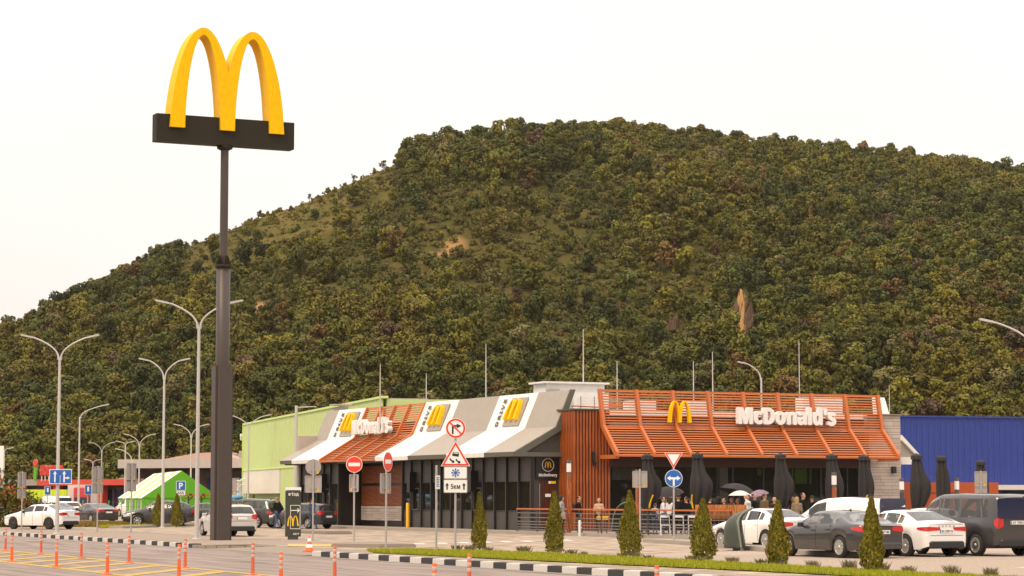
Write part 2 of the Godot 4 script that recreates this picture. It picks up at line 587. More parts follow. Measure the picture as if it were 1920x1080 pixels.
func build_ground() -> void:
	structure(sheet([[-1600, -1600], [1600, -1600], [1600, 900], [-1600, 900]], -0.2), "ground", M.earth)
	structure(band(-26.0, 0.02, -300, 220, -0.12), "road", M.asphalt)
	# level paved yard, left open where the entrance slopes down to the road
	structure(sheet([[kerb_x(-150) + 0.2, -150], [110, -150], [110, 130], [kerb_x(130) + 0.2, 130], [kerb_x(35.5) + 0.2, 35.5], [kerb_x(35.5) + 2.6, 35.5], [kerb_x(22) + 2.6, 22], [kerb_x(22) + 0.2, 22]], 0.0), "car_park", M.lot)
	var ramp := ms()
	quad(ramp, Vector3(kerb_x(22), -0.114, 22), Vector3(kerb_x(22) + 2.62, 0.002, 22), Vector3(kerb_x(35.5) + 2.62, 0.002, 35.5), Vector3(kerb_x(35.5), -0.114, 35.5))
	structure(ramp, "entrance_ramp", M.concrete)
	# pavement along the road
	structure(band(0.2, 7.0, -150, 21.9, 0.004), "pavement", M.walk)
	structure(band(0.2, 1.9, 35.6, 130, 0.004), "pavement", M.walk)
	structure(sheet([[-16.4, -64], [-15.2, -24], [-17.4, -3], [-17.8, -3], [-16.2, -24], [-17.4, -64]], 0.010), "pavement_edge", M.concrete_pale)
	# paved bays on the right, laid in small setts: real joints where they are large enough to see
	structure(sheet([[-19.4, 44], [-4, 36], [14, 36], [14, 110], [-19.4, 110]], 0.004), "paved_bays", M.paving)
	var joints := ms()
	for i in 70:
		stripe(Vector2(-19.2, 44.4 + i * 0.5), Vector2(10, 44.4 + i * 0.5), 0.018, 0.0065, joints)
	for i in 58:
		stripe(Vector2(-19.2 + i * 0.5, 44.4), Vector2(-19.2 + i * 0.5, 79), 0.018, 0.0068, joints)
	tag(whole(joints, "paving_joints", M.concrete, "", "", "", "structure"), "")
	# kerb stones painted black and white in turn
	var kb := Node3D.new()
	kb.name = numbered("kerb")
	add_child(kb)
	tag(kb, "", "", "", "structure")
	var stone := ms()
	cbx(stone, Vector3(0, 0, 0), Vector3(0.24, 0.22, 0.885), 0.025)
	stone.generate_normals()
	var sm := stone.commit()
	var k := 0
	for run in [[-66.0, 21.6], [36.0, 92.0]]:
		var z: float = run[0]
		while z < run[1]:
			put(sm, "kerb_stone", M.paint_white if k % 2 == 0 else M.paint_black, kb, Vector3(kerb_x(z) + 0.1 + rng.randf_range(-0.006, 0.006), -0.055 + rng.randf_range(-0.004, 0.004), z), Basis(Vector3.UP, 0.03 + rng.randf_range(-0.006, 0.006)))
			z += 0.9
			k += 1
	# unpainted rounded kerb turning into the entrance
	var arc := ms()
	for i in 7:
		var a := deg_to_rad(i * 13.0)
		var c := Vector3(-25.25 + 2.6 * (1.0 - cos(a)) + 0.0, -0.07, 22.0 + 2.6 * sin(a) * 0.9)
		bx(arc, c, Vector3(0.26, 0.16, 0.62), Basis(Vector3.UP, a * 0.9))
	structure(arc, "kerb_bend", M.concrete)
	# islands and plinths
	island("traffic_island", [[-21.9, 27.6], [-20.6, 25.2], [-18.9, 24.2], [-18.5, 25.6], [-19.4, 29.8], [-20.8, 29.6]], 0.13, M.concrete)
	island("traffic_island", [[-6.9, 24.4], [-8.1, 30], [-11.6, 41.5], [-13.3, 48.6], [-12.9, 49.3], [-12.1, 48.6], [-10.4, 41.5], [-6.9, 30], [-5.7, 24.6], [-6.2, 23.9]], 0.15, M.concrete_pale)
	island("traffic_island", [[-11.0, -5.0], [-9.6, -5.0], [-9.6, -1.0], [-11.0, -1.0]], 0.16, M.concrete)
	island("building_plinth", [[-1.9, 0.9], [-0.02, 0.9], [-0.02, -36], [-1.9, -36]], 0.14, M.concrete_pale)
	island("terrace_floor", [[-1.9, 0.92], [24, 0.92], [24, 20.6], [-1.9, 20.6]], 0.14, M.concrete_pale)
	island("parking_kerb", [[-14.2, -28.4], [-13.6, -27.6], [-5.0, -39.0], [-5.6, -39.8]], 0.14, M.concrete_pale)
	structure(sheet([[-14.6, -29], [-5.8, -40], [14, -62], [9, -70], [-13, -34]], 0.012), "lawn", M.lawn)
	# painted markings
	var yl := ms()
	for side in [-7.75, -11.05]:
		for i in 24:
			var z := 2.0 + i * 4.0
			stripe(Vector2(kerb_x(z) + side, z), Vector2(kerb_x(z + 3.96) + side, z + 3.96), 0.32, -0.112, yl)
	for i in 26:
		var z := 4.0 + i * 3.1
		stripe(Vector2(kerb_x(z + 5) - 10.95, z + 5), Vector2(kerb_x(z) - 7.85, z), 0.48, -0.1125, yl)
	structure(yl, "road_marking", M.paint_yellow)
	var wl := ms()
	for i in 16:
		var z := 21.0 + i * 4.0
		stripe(Vector2(kerb_x(z) - 0.4, z), Vector2(kerb_x(z + 4) - 0.4, z + 4), 0.13, -0.112, wl)
	for i in 12:
		var z := -50.0 + i * 9.0
		stripe(Vector2(kerb_x(z) - 4.0, z), Vector2(kerb_x(z + 3) - 4.0, z + 3), 0.12, -0.112, wl)
	for z in [2.0, -30.0]:
		var x := kerb_x(z) - 2.2
		stripe(Vector2(x, z + 5.5), Vector2(x, z + 1.6), 0.22, -0.1117, wl)
		tri(wl, Vector3(x - 0.5, -0.1117, z + 1.7), Vector3(x, -0.1117, z - 0.6), Vector3(x + 0.5, -0.1117, z + 1.7))
	structure(wl, "road_marking", M.paint_worn)
	var pw := ms()
	for i in 9:
		var f := i / 8.0
		var c := Vector2(-18.2, 25.2).lerp(Vector2(-8.2, 20.4), f)
		stripe(c, c + Vector2(0.9, -2.4), 0.42, 0.009, pw)
	for i in 6:
		stripe(Vector2(-14.6 + i * 2.7, 40.5), Vector2(-14.6 + i * 2.7, 45.6), 0.12, 0.009, pw)
	for i in 6:
		stripe(Vector2(-15.6 + i * 2.7, 52.4), Vector2(-14.3 + i * 2.7, 52.3), 0.16, 0.009, pw)
	stripe(Vector2(-15.4, 60.4), Vector2(-12.2, 58.9), 0.35, 0.009, pw)
	for q in [[-20.5, 14.0, -17.5, 12.6], [-19.6, 17.4, -15.4, 15.4], [-12.0, 8.6, -8.6, 7.0], [-15.5, 1.5, -11.0, -0.5]]:
		stripe(Vector2(q[0], q[1]), Vector2(q[2], q[3]), 0.16, 0.009, pw)
	structure(pw, "car_park_marking", M.paint_white)
	structure(sheet([[-23.0, 25.9], [-21.6, 27.3], [-20.0, 22.9], [-21.4, 21.6]], 0.012), "tactile_paving", M.tactile_yellow)

# ---------------------------------------------------------------- the hill
func yard(sideways: float, forward: float) -> Vector3:
	return Vector3(EYE.x + sideways * cos(YAW) + forward * sin(YAW), 0, EYE.z + sideways * sin(YAW) - forward * cos(YAW))

func ridge_steepness(t: float) -> float:
	for i in RIDGE.size() - 1:
		if t <= RIDGE[i + 1][0]:
			return lerpf(RIDGE[i][1], RIDGE[i + 1][1], clampf((t - RIDGE[i][0]) / (RIDGE[i + 1][0] - RIDGE[i][0]), 0, 1))
	return RIDGE[-1][1]

func ridge_far(t: float) -> float:
	return 800.0 + 60.0 * sin(t * 9.0)

func hill_height(t: float, s: float) -> float:
	var far := ridge_far(t)
	var top := ridge_steepness(t) * far
	var d := HILL_FOOT + (far - HILL_FOOT) * s
	if s <= 0.0: return 0.0
	var h := top * s * (1.25 - 0.25 * s) if s < 1.0 else top * (1.0 - (s - 1.0) * 0.4)
	var m := clampf(s * (1.0 - s) * 4.0, 0.0, 1.0)
	h += 7.0 * exp(-pow((t - 0.0965) / 0.0065, 2.0)) * smoothstep(0.228, 0.25, s) * (1.0 - smoothstep(0.3, 0.5, s))
	return h + m * (n_big.get_noise_2d(t * d, d * 0.6) * 9.0 + n_mid.get_noise_2d(t * d, d) * 2.0)

func bare(t: float, s: float) -> float:
	# open soil on the slope
	var w := n_mid.get_noise_2d(t * 9000.0, s * 900.0) * 0.6
	var a := 1.0 - Vector2((t + 0.0246) / 0.010, (s - 0.487 - (t + 0.0246) * 0.5) / 0.024).length() + w
	var b := 1.0 - Vector2((t - 0.096) / 0.0065, (s - 0.228) / 0.045).length() + w
	var c := 1.0 - Vector2((t + 0.107) / 0.006, (s - 0.47 - (t + 0.107) * 2.0) / 0.022).length() + w
	return maxf(a, maxf(b, c))

func grassy(t: float, s: float) -> float:
	var e := clampf((s - 0.66 - n_mid.get_noise_2d(t * 3000.0, s * 300.0) * 0.25) / 0.1, 0, 1) * clampf((t + 0.145) / 0.02, 0, 1) * clampf((-0.044 - t) / 0.01, 0, 1)
	return e

func scrub(t: float, s: float) -> float:
	var v := 1.0 - Vector2((t + 0.03 + (s - 0.5) * 0.16) / 0.10, (s - 0.52) / 0.36).length()
	return v + n_big.get_noise_2d(t * 3000.0, s * 500.0) * 0.7

func leaf_mass(seed_: int, lobes: Array, count: int, size: float, hollow := 0.55) -> ArrayMesh:
	var r := RandomNumberGenerator.new()
	r.seed = seed_
	var vs := PackedVector3Array()
	var ns := PackedVector3Array()
	var cs := PackedColorArray()
	var total := 0.0
	for l in lobes: total += l[1] * l[1]
	for l in lobes:
		var c: Vector3 = l[0]
		var rad: float = l[1]
		var tone := r.randf_range(0.78, 1.18)
		for i in int(count * rad * rad / total):
			var d := Vector3(r.randfn(), r.randfn() + 0.25, r.randfn()).normalized()
			var p: Vector3 = c + d * rad * (hollow + (1.0 - hollow) * sqrt(r.randf())) * Vector3(1, 0.82, 1)
			var nn := (d + Vector3(r.randfn(), r.randfn() + 0.5, r.randfn()) * 0.55).normalized()
			var u := nn.cross(Vector3(r.randfn(), r.randfn(), r.randfn())).normalized()
			var v := nn.cross(u)
			var s := size * r.randf_range(0.6, 1.35)
			var q := [p + u * s * 0.5, p + v * s * r.randf_range(0.25, 0.5), p - u * s * 0.5, p - v * s * r.randf_range(0.25, 0.5)]
			var k := tone * r.randf_range(0.7, 1.3)
			var col := Color(k * r.randf_range(0.92, 1.1), k, k * r.randf_range(0.8, 1.1))
			for j in [0, 2, 1, 0, 3, 2]:
				vs.append(q[j])
				ns.append(nn)
				cs.append(col)
	var arr := []
	arr.resize(Mesh.ARRAY_MAX)
	arr[Mesh.ARRAY_VERTEX] = vs
	arr[Mesh.ARRAY_NORMAL] = ns
	arr[Mesh.ARRAY_COLOR] = cs
	var m := ArrayMesh.new()
	m.add_surface_from_arrays(Mesh.PRIMITIVE_TRIANGLES, arr)
	return m

func crown_lobes(r: RandomNumberGenerator, n: int, wide: float, low: float, high: float) -> Array:
	var l := []
	for i in n:
		var a := r.randf() * TAU
		var h := r.randf()
		var w := wide * sqrt(1.0 - pow(absf(h * 2.0 - 0.8) / 1.3, 2.0)) * sqrt(r.randf())
		l.append([Vector3(cos(a) * w * 0.75, lerpf(low, high, h), sin(a) * w * 0.75), r.randf_range(0.2, 0.46) * wide])
	l.append([Vector3(0, lerpf(low, high, 0.55), 0), wide * 0.5])
	return l

func trunk_mesh(h: float, spread: float, seed_: int, girth := 0.16) -> Mesh:
	var r := RandomNumberGenerator.new()
	r.seed = seed_
	var st := ms(true)
	tube(st, [Vector3(0, -0.6, 0), Vector3(0.05, h * 0.4, 0.03), Vector3(-0.08, h * 0.85, 0.05)], [girth, girth * 0.75, girth * 0.3], 6)
	for i in 6:
		var a := r.randf() * TAU
		var y := h * r.randf_range(0.35, 0.7)
		tube(st, [Vector3(0, y, 0), Vector3(cos(a) * spread * 0.45, y + h * 0.16, sin(a) * spread * 0.45), Vector3(cos(a) * spread * 0.85, y + h * 0.26, sin(a) * spread * 0.85)], [girth * 0.45, girth * 0.28, girth * 0.08], 5)
	st.generate_normals()
	return st.commit()

var crowns := []
var trunks := []
const LEAF_TONES := [Color(0.092, 0.096, 0.017), Color(0.062, 0.076, 0.017), Color(0.128, 0.122, 0.018), Color(0.104, 0.094, 0.02), Color(0.040, 0.054, 0.015), Color(0.115, 0.078, 0.028), Color(0.12, 0.115, 0.044), Color(0.082, 0.058, 0.036)]

func leaf_tone(t: float, s: float, r: RandomNumberGenerator) -> Color:
	var k := n_big.get_noise_2d(t * 2600.0 + 300.0, s * 420.0) * 2.6 + r.randfn() * 0.75
	var c: Color
	if k < -0.9: c = LEAF_TONES[4] if r.randf() < 0.6 else LEAF_TONES[1]
	elif k < 0.2: c = LEAF_TONES[1] if r.randf() < 0.4 else LEAF_TONES[0]
	elif k < 1.0: c = LEAF_TONES[0] if r.randf() < 0.55 else LEAF_TONES[3]
	else: c = LEAF_TONES[2] if r.randf() < 0.65 else LEAF_TONES[3]
	var z := r.randf()
	if z < 0.03: c = LEAF_TONES[5]
	elif z < 0.038: c = LEAF_TONES[7]
	elif z < 0.09: c = LEAF_TONES[6]
	var lump := 1.0 + 0.55 * n_mid.get_noise_2d(t * 5200.0, s * 620.0)
	return Color(c.r * 1.1, c.g * 1.02, c.b) * (r.randf_range(0.98, 1.4) * lump)

func build_hill() -> void:
	var vs := PackedVector3Array()
	var cs := PackedColorArray()
	var ix := PackedInt32Array()
	var nt := 190
	var nsr := 120
	for j in nsr + 1:
		var s := -0.06 + 1.5 * j / nsr
		for i in nt + 1:
			var t := -0.42 + 0.84 * i / nt
			var d := HILL_FOOT + (ridge_far(t) - HILL_FOOT) * s
			var p := yard(t * d, d)
			p.y = hill_height(t, s) - (0.1 if s < 0.0 else 0.0)
			vs.append(p)
			var f := n_mid.get_noise_2d(p.x * 1.3, p.z * 1.3)
			var col := Color(0.055, 0.052, 0.018).lerp(Color(0.085, 0.078, 0.026), clampf(0.5 + f, 0, 1))
			col = col.lerp(Color(0.105, 0.10, 0.022).lerp(Color(0.17, 0.13, 0.04), clampf(0.5 + f * 1.4, 0, 1)), maxf(grassy(t, s), 0.45 * clampf(scrub(t, s) * 2.0, 0, 1)))
			cs.append(Color(0.40, 0.235, 0.10) if bare(t, s) > 0.25 else col)
	for j in nsr:
		for i in nt:
			var a := j * (nt + 1) + i
			ix.append_array([a, a + nt + 1, a + 1, a + 1, a + nt + 1, a + nt + 2])
	var arr := []
	arr.resize(Mesh.ARRAY_MAX)
	arr[Mesh.ARRAY_VERTEX] = vs
	arr[Mesh.ARRAY_COLOR] = cs
	arr[Mesh.ARRAY_INDEX] = ix
	var am := ArrayMesh.new()
	am.add_surface_from_arrays(Mesh.PRIMITIVE_TRIANGLES, arr)
	var st := SurfaceTool.new()
	st.create_from(am, 0)
	structure(st, "hill", M.hillside)

	var r := RandomNumberGenerator.new()
	r.seed = 77
	for k in 7:
		crowns.append(leaf_mass(100 + k, crown_lobes(r, 13 + k % 4, 2.6, 1.5, 5.3), 1150, 0.5))
		trunks.append(trunk_mesh(5.0, 1.9, 200 + k))
	var bushes := []
	for k in 3:
		bushes.append(leaf_mass(300 + k, crown_lobes(r, 7, 1.5, 0.5, 1.7), 420, 0.42))
	var wood_x := []
	var bush_x := []
	for k in 7: wood_x.append([])
	for k in 3: bush_x.append([])
	var edge := []
	var d := 376.0
	while d < 880.0:
		var step := 3.3 + r.randf() * 0.3
		var x := -0.27 * d
		while x < 0.27 * d:
			var dd := d + r.randf_range(-1.6, 1.6)
			var t := (x + r.randf_range(-1.6, 1.6)) / dd
			x += step
			var s := (dd - HILL_FOOT) / (ridge_far(t) - HILL_FOOT)
			if s < -0.02 or s > 1.03: continue
			if bare(t, s) > 0.12:
				if t < 0.05:
					for q in 4:
						var bt := (x + r.randf_range(-1.7, 1.7)) / dd
						var bp := yard(bt * dd, dd + r.randf_range(-1.7, 1.7))
						bp.y = hill_height(t, s) - 0.1
						bush_x[r.randi() % 3].append([bp, r.randf_range(0.10, 0.26), Color(0.36, 0.235, 0.09).lerp(Color(0.26, 0.19, 0.06), r.randf())])
				continue
			var p := yard(t * dd, dd)
			p.y = hill_height(t, s) - 0.25
			var g := grassy(t, s)
			var sc := scrub(t, s)
			var col := leaf_tone(t, s, r)
			if g > 0.3:
				for q in 5:
					var tuft := Vector3(r.randf_range(-1.7, 1.7), -0.05, r.randf_range(-1.7, 1.7))
					bush_x[r.randi() % 3].append([p + tuft, r.randf_range(0.16, 0.34), Color(0.17, 0.155, 0.03).lerp(Color(0.22, 0.17, 0.055), r.randf()) * r.randf_range(0.8, 1.15)])
				if r.randf() < 0.3:
					bush_x[r.randi() % 3].append([p, r.randf_range(0.4, 1.0), col])
			elif sc > 0.12 and r.randf() < 0.86:
				for q in 3:
					var tuft := Vector3(r.randf_range(-1.7, 1.7), -0.05, r.randf_range(-1.7, 1.7))
					bush_x[r.randi() % 3].append([p + tuft, r.randf_range(0.2, 0.4), Color(0.13, 0.12, 0.025).lerp(Color(0.19, 0.155, 0.05), r.randf()) * r.randf_range(0.8, 1.2)])
				for q in 3:
					var o := Vector3(r.randf_range(-1.7, 1.7), 0, r.randf_range(-1.7, 1.7))
					var pale: Color = col.lerp(Color(0.115, 0.108, 0.038), 0.4)
					bush_x[r.randi() % 3].append([p + o, r.randf_range(0.45, 1.05), pale * r.randf_range(0.9, 1.25)])
			else:
				if r.randf() < 0.06: continue
				var k := 0.62 + 0.75 * pow(r.randf(), 1.8)
				if t < -0.14 and s > 0.8: k *= 0.62
				if s < 0.05 and absf(t) < 0.225 and edge.size() < 90 and r.randf() < 0.5:
					edge.append([p, k * 1.05, col, r.randi() % 7])
				else:
					wood_x[r.randi() % 7].append([p, k, col])
		d += step
	scatter("hillside_wood", "dense wood of olive green and rust broadleaf trees covering the hill", crowns, wood_x, M.leaf, 31)
	scatter("hillside_scrub", "low tangled bushes on the open middle of the slope and along the bare ridge", bushes, bush_x, M.leaf, 32)
	for e in edge:
		var o := thing("broadleaf_tree", "broadleaf tree standing in the front row at the foot of the wooded hill", "tree", e[0], r.randf() * TAU, "trees at the foot of the hill")
		o.scale = Vector3.ONE * e[1]
		put(tinted(crowns[e[3]], e[2]), "crown", M.leaf, o)
		put(trunks[e[3]], "trunk", M.bark, o)
	# single trees against the sky on the bare part of the ridge
	for q in [[-0.1062, 0.97, 0.55, "small open tree standing alone on the bare ridge right of the tall pole"], [-0.1365, 0.99, 0.42, "thin sapling on the bare ridge just left of the tall pole"], [-0.158, 0.985, 0.5, "low round tree on the skyline above the double street lamp"], [-0.146, 0.99, 0.55, "low bushy tree on the skyline left of the tall pole"], [-0.085, 0.985, 0.45, "bushy sapling half way up the bare ridge line"], [-0.0665, 0.985, 0.5, "sparse tree on the bare ridge below the summit wood"], [-0.054, 0.985, 0.62, "dry sparse tree next to the summit wood on the ridge"], [-0.047, 0.985, 0.7, "leaning ragged tree at the left end of the summit wood"]]:
		var far: float = HILL_FOOT + (ridge_far(q[0]) - HILL_FOOT) * q[1]
		var p := yard(q[0] * far, far)
		p.y = hill_height(q[0], q[1]) - 0.3
		var o := thing("ridge_tree", q[3], "tree", p, q[0] * 400.0, "lone trees on the ridge")
		o.scale = Vector3.ONE * q[2]
		put(leaf_mass(500 + int(-q[0] * 1000), crown_lobes(r, 7, 2.6, 2.6, 6.2), 300, 0.6, 0.2), "crown", M.leaf, o)
		o.get_child(0).mesh = tinted(o.get_child(0).mesh, Color(0.075, 0.062, 0.03))
		put(trunk_mesh(6.0, 2.3, int(-q[0] * 900), 0.22), "trunk", M.bark, o)
	# landslip of sandy soil between dark rocks
	var slip := thing("landslip_scar", "pale sandy landslip streak between dark rocks low on the wooded slope", "landslip", slope_point(0.0958, 0.245))
	for q in [[0.0, 0.247, 1.3, 3.4, 1.15], [0.0004, 0.237, 2.2, 3.4, 1.0], [-0.0022, 0.230, 3.6, 3.2, 0.4], [0.0016, 0.226, 1.3, 4.6, 0.95], [-0.0048, 0.2265, 3.6, 3.0, 0.5], [-0.0036, 0.234, 2.6, 2.2, 0.5]]:
		var s2 := ms(true)
		slope_slab(s2, 0.0958 + q[0], q[1], q[2], q[3], 1.5, int(q[2] * 10))
		part(s2, "sand_streak", M.sand_soil, slip, -slip.position)
	for q in [[0.0034, 0.238, 3.0, 3.2], [-0.003, 0.2405, 2.6, 1.6], [0.0088, 0.252, 3.2, 1.8], [-0.0285, 0.262, 3.0, 2.0]]:
		var s3 := ms()
		slope_slab(s3, 0.0958 + q[0], q[1], q[2], q[3], 2.2, int(q[3] * 7))
		part(s3, "rock", M.rock, slip, -slip.position)

func slope_point(t: float, s: float) -> Vector3:
	var d := HILL_FOOT + (ridge_far(t) - HILL_FOOT) * s
	var p := yard(t * d, d)
	p.y = hill_height(t, s)
	return p

func slope_slab(st: SurfaceTool, t: float, s: float, w: float, l: float, rough: float, seed_: int) -> void:
	var r := RandomNumberGenerator.new()
	r.seed = seed_
	var d0 := HILL_FOOT + (ridge_far(t) - HILL_FOOT) * s
	var span := ridge_far(t) - HILL_FOOT
	var g := []
	for j in 7:
		var row := []
		for i in 6:
			var u := (i / 5.0 - 0.5) * w * (1.0 - absf(j / 6.0 - 0.5) * 0.9)
			var v := (j / 6.0 - 0.5) * l * 2.2
			var p := slope_point(t + (u + r.randf_range(-0.3, 0.3)) / d0, s + v / span)
			p.y += 0.4 + rough * (0.6 + r.randf() * 0.8) * (0.3 if i in [0, 5] or j in [0, 6] else 1.0)
			row.append(p)
		g.append(row)
	for j in 6:
		for i in 5:
			quad(st, g[j][i], g[j + 1][i], g[j + 1][i + 1], g[j][i + 1])

func tinted(m: Mesh, c: Color) -> ArrayMesh:
	var arr := m.surface_get_arrays(0)
	var cs: PackedColorArray = arr[Mesh.ARRAY_COLOR]
	for i in cs.size():
		cs[i] = Color(cs[i].r * c.r, cs[i].g * c.g, cs[i].b * c.b)
	arr[Mesh.ARRAY_COLOR] = cs
	var o := ArrayMesh.new()
	o.add_surface_from_arrays(Mesh.PRIMITIVE_TRIANGLES, arr)
	return o

func scatter(called: String, label: String, meshes: Array, spots: Array, material: Material, seed_: int) -> Node3D:
	var r := RandomNumberGenerator.new()
	r.seed = seed_
	var o := Node3D.new()
	o.name = numbered(called)
	add_child(o)
	tag(o, label, "vegetation", "", "stuff")
	for k in meshes.size():
		if spots[k].is_empty(): continue
		var mm := MultiMesh.new()
		mm.transform_format = MultiMesh.TRANSFORM_3D
		mm.use_colors = true
		mm.mesh = meshes[k]
		mm.instance_count = spots[k].size()
		for i in spots[k].size():
			var e: Array = spots[k][i]
			var b := Basis(Vector3.UP, r.randf() * TAU).scaled(Vector3(e[1] * r.randf_range(0.9, 1.1), e[1] * r.randf_range(0.85, 1.2), e[1] * r.randf_range(0.9, 1.1)))
			mm.set_instance_transform(i, Transform3D(b, e[0]))
			mm.set_instance_color(i, e[2])
		var mi := MultiMeshInstance3D.new()
		mi.name = "leaf_mass"
		mi.multimesh = mm
		mi.material_override = material
		mi.set_meta("kind", "stuff")
		o.add_child(mi, true)
	return o

# ---------------------------------------------------------------- restaurant
const DRIVE_PROFILE := [[-1.22, 3.97], [1.18, 5.42], [2.02, 7.43]]   # eave, fold, top: x and y

func fascia_panel(parent: Node, z0: float, z1: float, material: Material, called: String) -> void:
	var a := Vector2(-1.22, 4.19)
	var f := Vector2(1.18, 5.50)
	var t := Vector2(2.02, 7.43)
	var poly := PackedVector2Array([a, f, t, t + Vector2(0.16, 0), f + Vector2(0.2, -0.1), a + Vector2(0.12, -0.2)])
	var g := 0.006
	var st := ms()
	prism(st, poly, z1 - z0 - 2 * g, Transform3D(Basis(), Vector3(0, 0, z0 + g)))
	part(st, called, material, parent)

func lip_panel(parent: Node, z0: float, z1: float, material: Material) -> void:
	var st := ms()
	prism(st, PackedVector2Array([Vector2(-1.225, 4.185), Vector2(-1.20, 3.96), Vector2(-1.05, 3.96), Vector2(-1.08, 4.20)]), z1 - z0 - 0.012, Transform3D(Basis(), Vector3(0, 0, z0 + 0.006)))
	part(st, "eave_lip", material, parent)

func slat_canopy(parent: Node, len: float, bays: int, eave: Vector2, fold: Vector2, top: Vector2, place: Transform3D, ups: int, lows: int) -> void:
	# local x along the eave, y up, z outwards; profile given as (outwards, up)
	var step := len / bays
	var sl := BoxMesh.new()
	sl.size = Vector3(step - 0.10, 0.066, 0.05)
	var lo := BoxMesh.new()
	lo.size = Vector3(step - 0.10, 0.068, 0.05)
	for seg in [[fold, top, ups, sl], [eave, fold, lows, lo]]:
		var a: Vector2 = seg[0]
		var b: Vector2 = seg[1]
		var dir := (b - a).normalized()
		var tilt := Basis(Vector3.RIGHT, -atan2(-dir.x, dir.y) if true else 0.0)
		for k in seg[2]:
			var c := a.lerp(b, (k + 0.5) / seg[2])
			for i in bays:
				var o := put(seg[3], "slat", M.slat_orange, parent, Vector3.ZERO)
				o.transform = place * Transform3D(tilt, Vector3((i + 0.5) * step, c.y, c.x))
	for i in bays + 1:
		var st := ms()
		var w := 0.17
		var n1 := Vector2(0.12, 0.02)
		var poly := PackedVector2Array([eave + Vector2(0.04, -0.02), eave + Vector2(0.02, 0.2), fold + Vector2(0.11, 0.10), top + Vector2(0.10, 0.05), top + Vector2(-0.12, 0.04), fold + Vector2(-0.14, 0.0), eave + Vector2(-0.16, -0.02)])
		# polygon lies in the (outwards, up) plane
		var bas := Basis(Vector3(0, 0, 1), Vector3(0, 1, 0), Vector3(-1, 0, 0))
		prism(st, poly, w, place * Transform3D(bas, Vector3(i * step + w / 2, 0, 0)))
		part(st, "rib", M.rib_orange, parent)
	var e := ms()
	bx(e, Vector3(len / 2, eave.y + 0.02, eave.x + 0.03), Vector3(len + 0.1, 0.10, 0.08))
	bx(e, Vector3(len / 2, top.y - 0.04, top.x), Vector3(len - 0.1, 0.13, 0.06))
	bx(e, Vector3(len / 2, fold.y, fold.x - 0.02), Vector3(len - 0.1, 0.14, 0.06))
	e.generate_normals()
	var em := e.commit()
	var o2 := put(em, "edge_beam", M.rib_orange, parent)
	o2.transform = place

func masonry(parent: Node, origin: Vector3, u: Vector3, out: Vector3, w: float, h: float, seed_: int) -> void:
	# coursed blocks of uneven height with recessed joints
	var r := RandomNumberGenerator.new()
	r.seed = seed_
	var mats := [M.stone, M.stone_b, M.stone_c]
	var back := ms()
	var bas := Basis(u, Vector3.UP, out)
	bx(back, origin + u * w / 2 + Vector3.UP * h / 2 - out * 0.06, Vector3(w - 0.01, h - 0.01, 0.1), bas)
	part(back, "mortar", M.joint, parent)
	var y := 0.0
	while y < h - 0.03:
		var ch: float = [0.2, 0.13, 0.28, 0.2, 0.13][r.randi() % 5]
		if y + ch > h - 0.1: ch = h - y
		var x := 0.0
		while x < w - 0.01:
			var l := r.randf_range(0.5, 1.1)
			if x + l > w - 0.3: l = w - x
			box("stone_block", origin + u * (x + l / 2) + Vector3.UP * (y + ch / 2) + out * r.randf_range(0.0, 0.012), Vector3(l - 0.014, ch - 0.018, 0.06), mats[r.randi() % 3], parent, bas)
			x += l
		y += ch

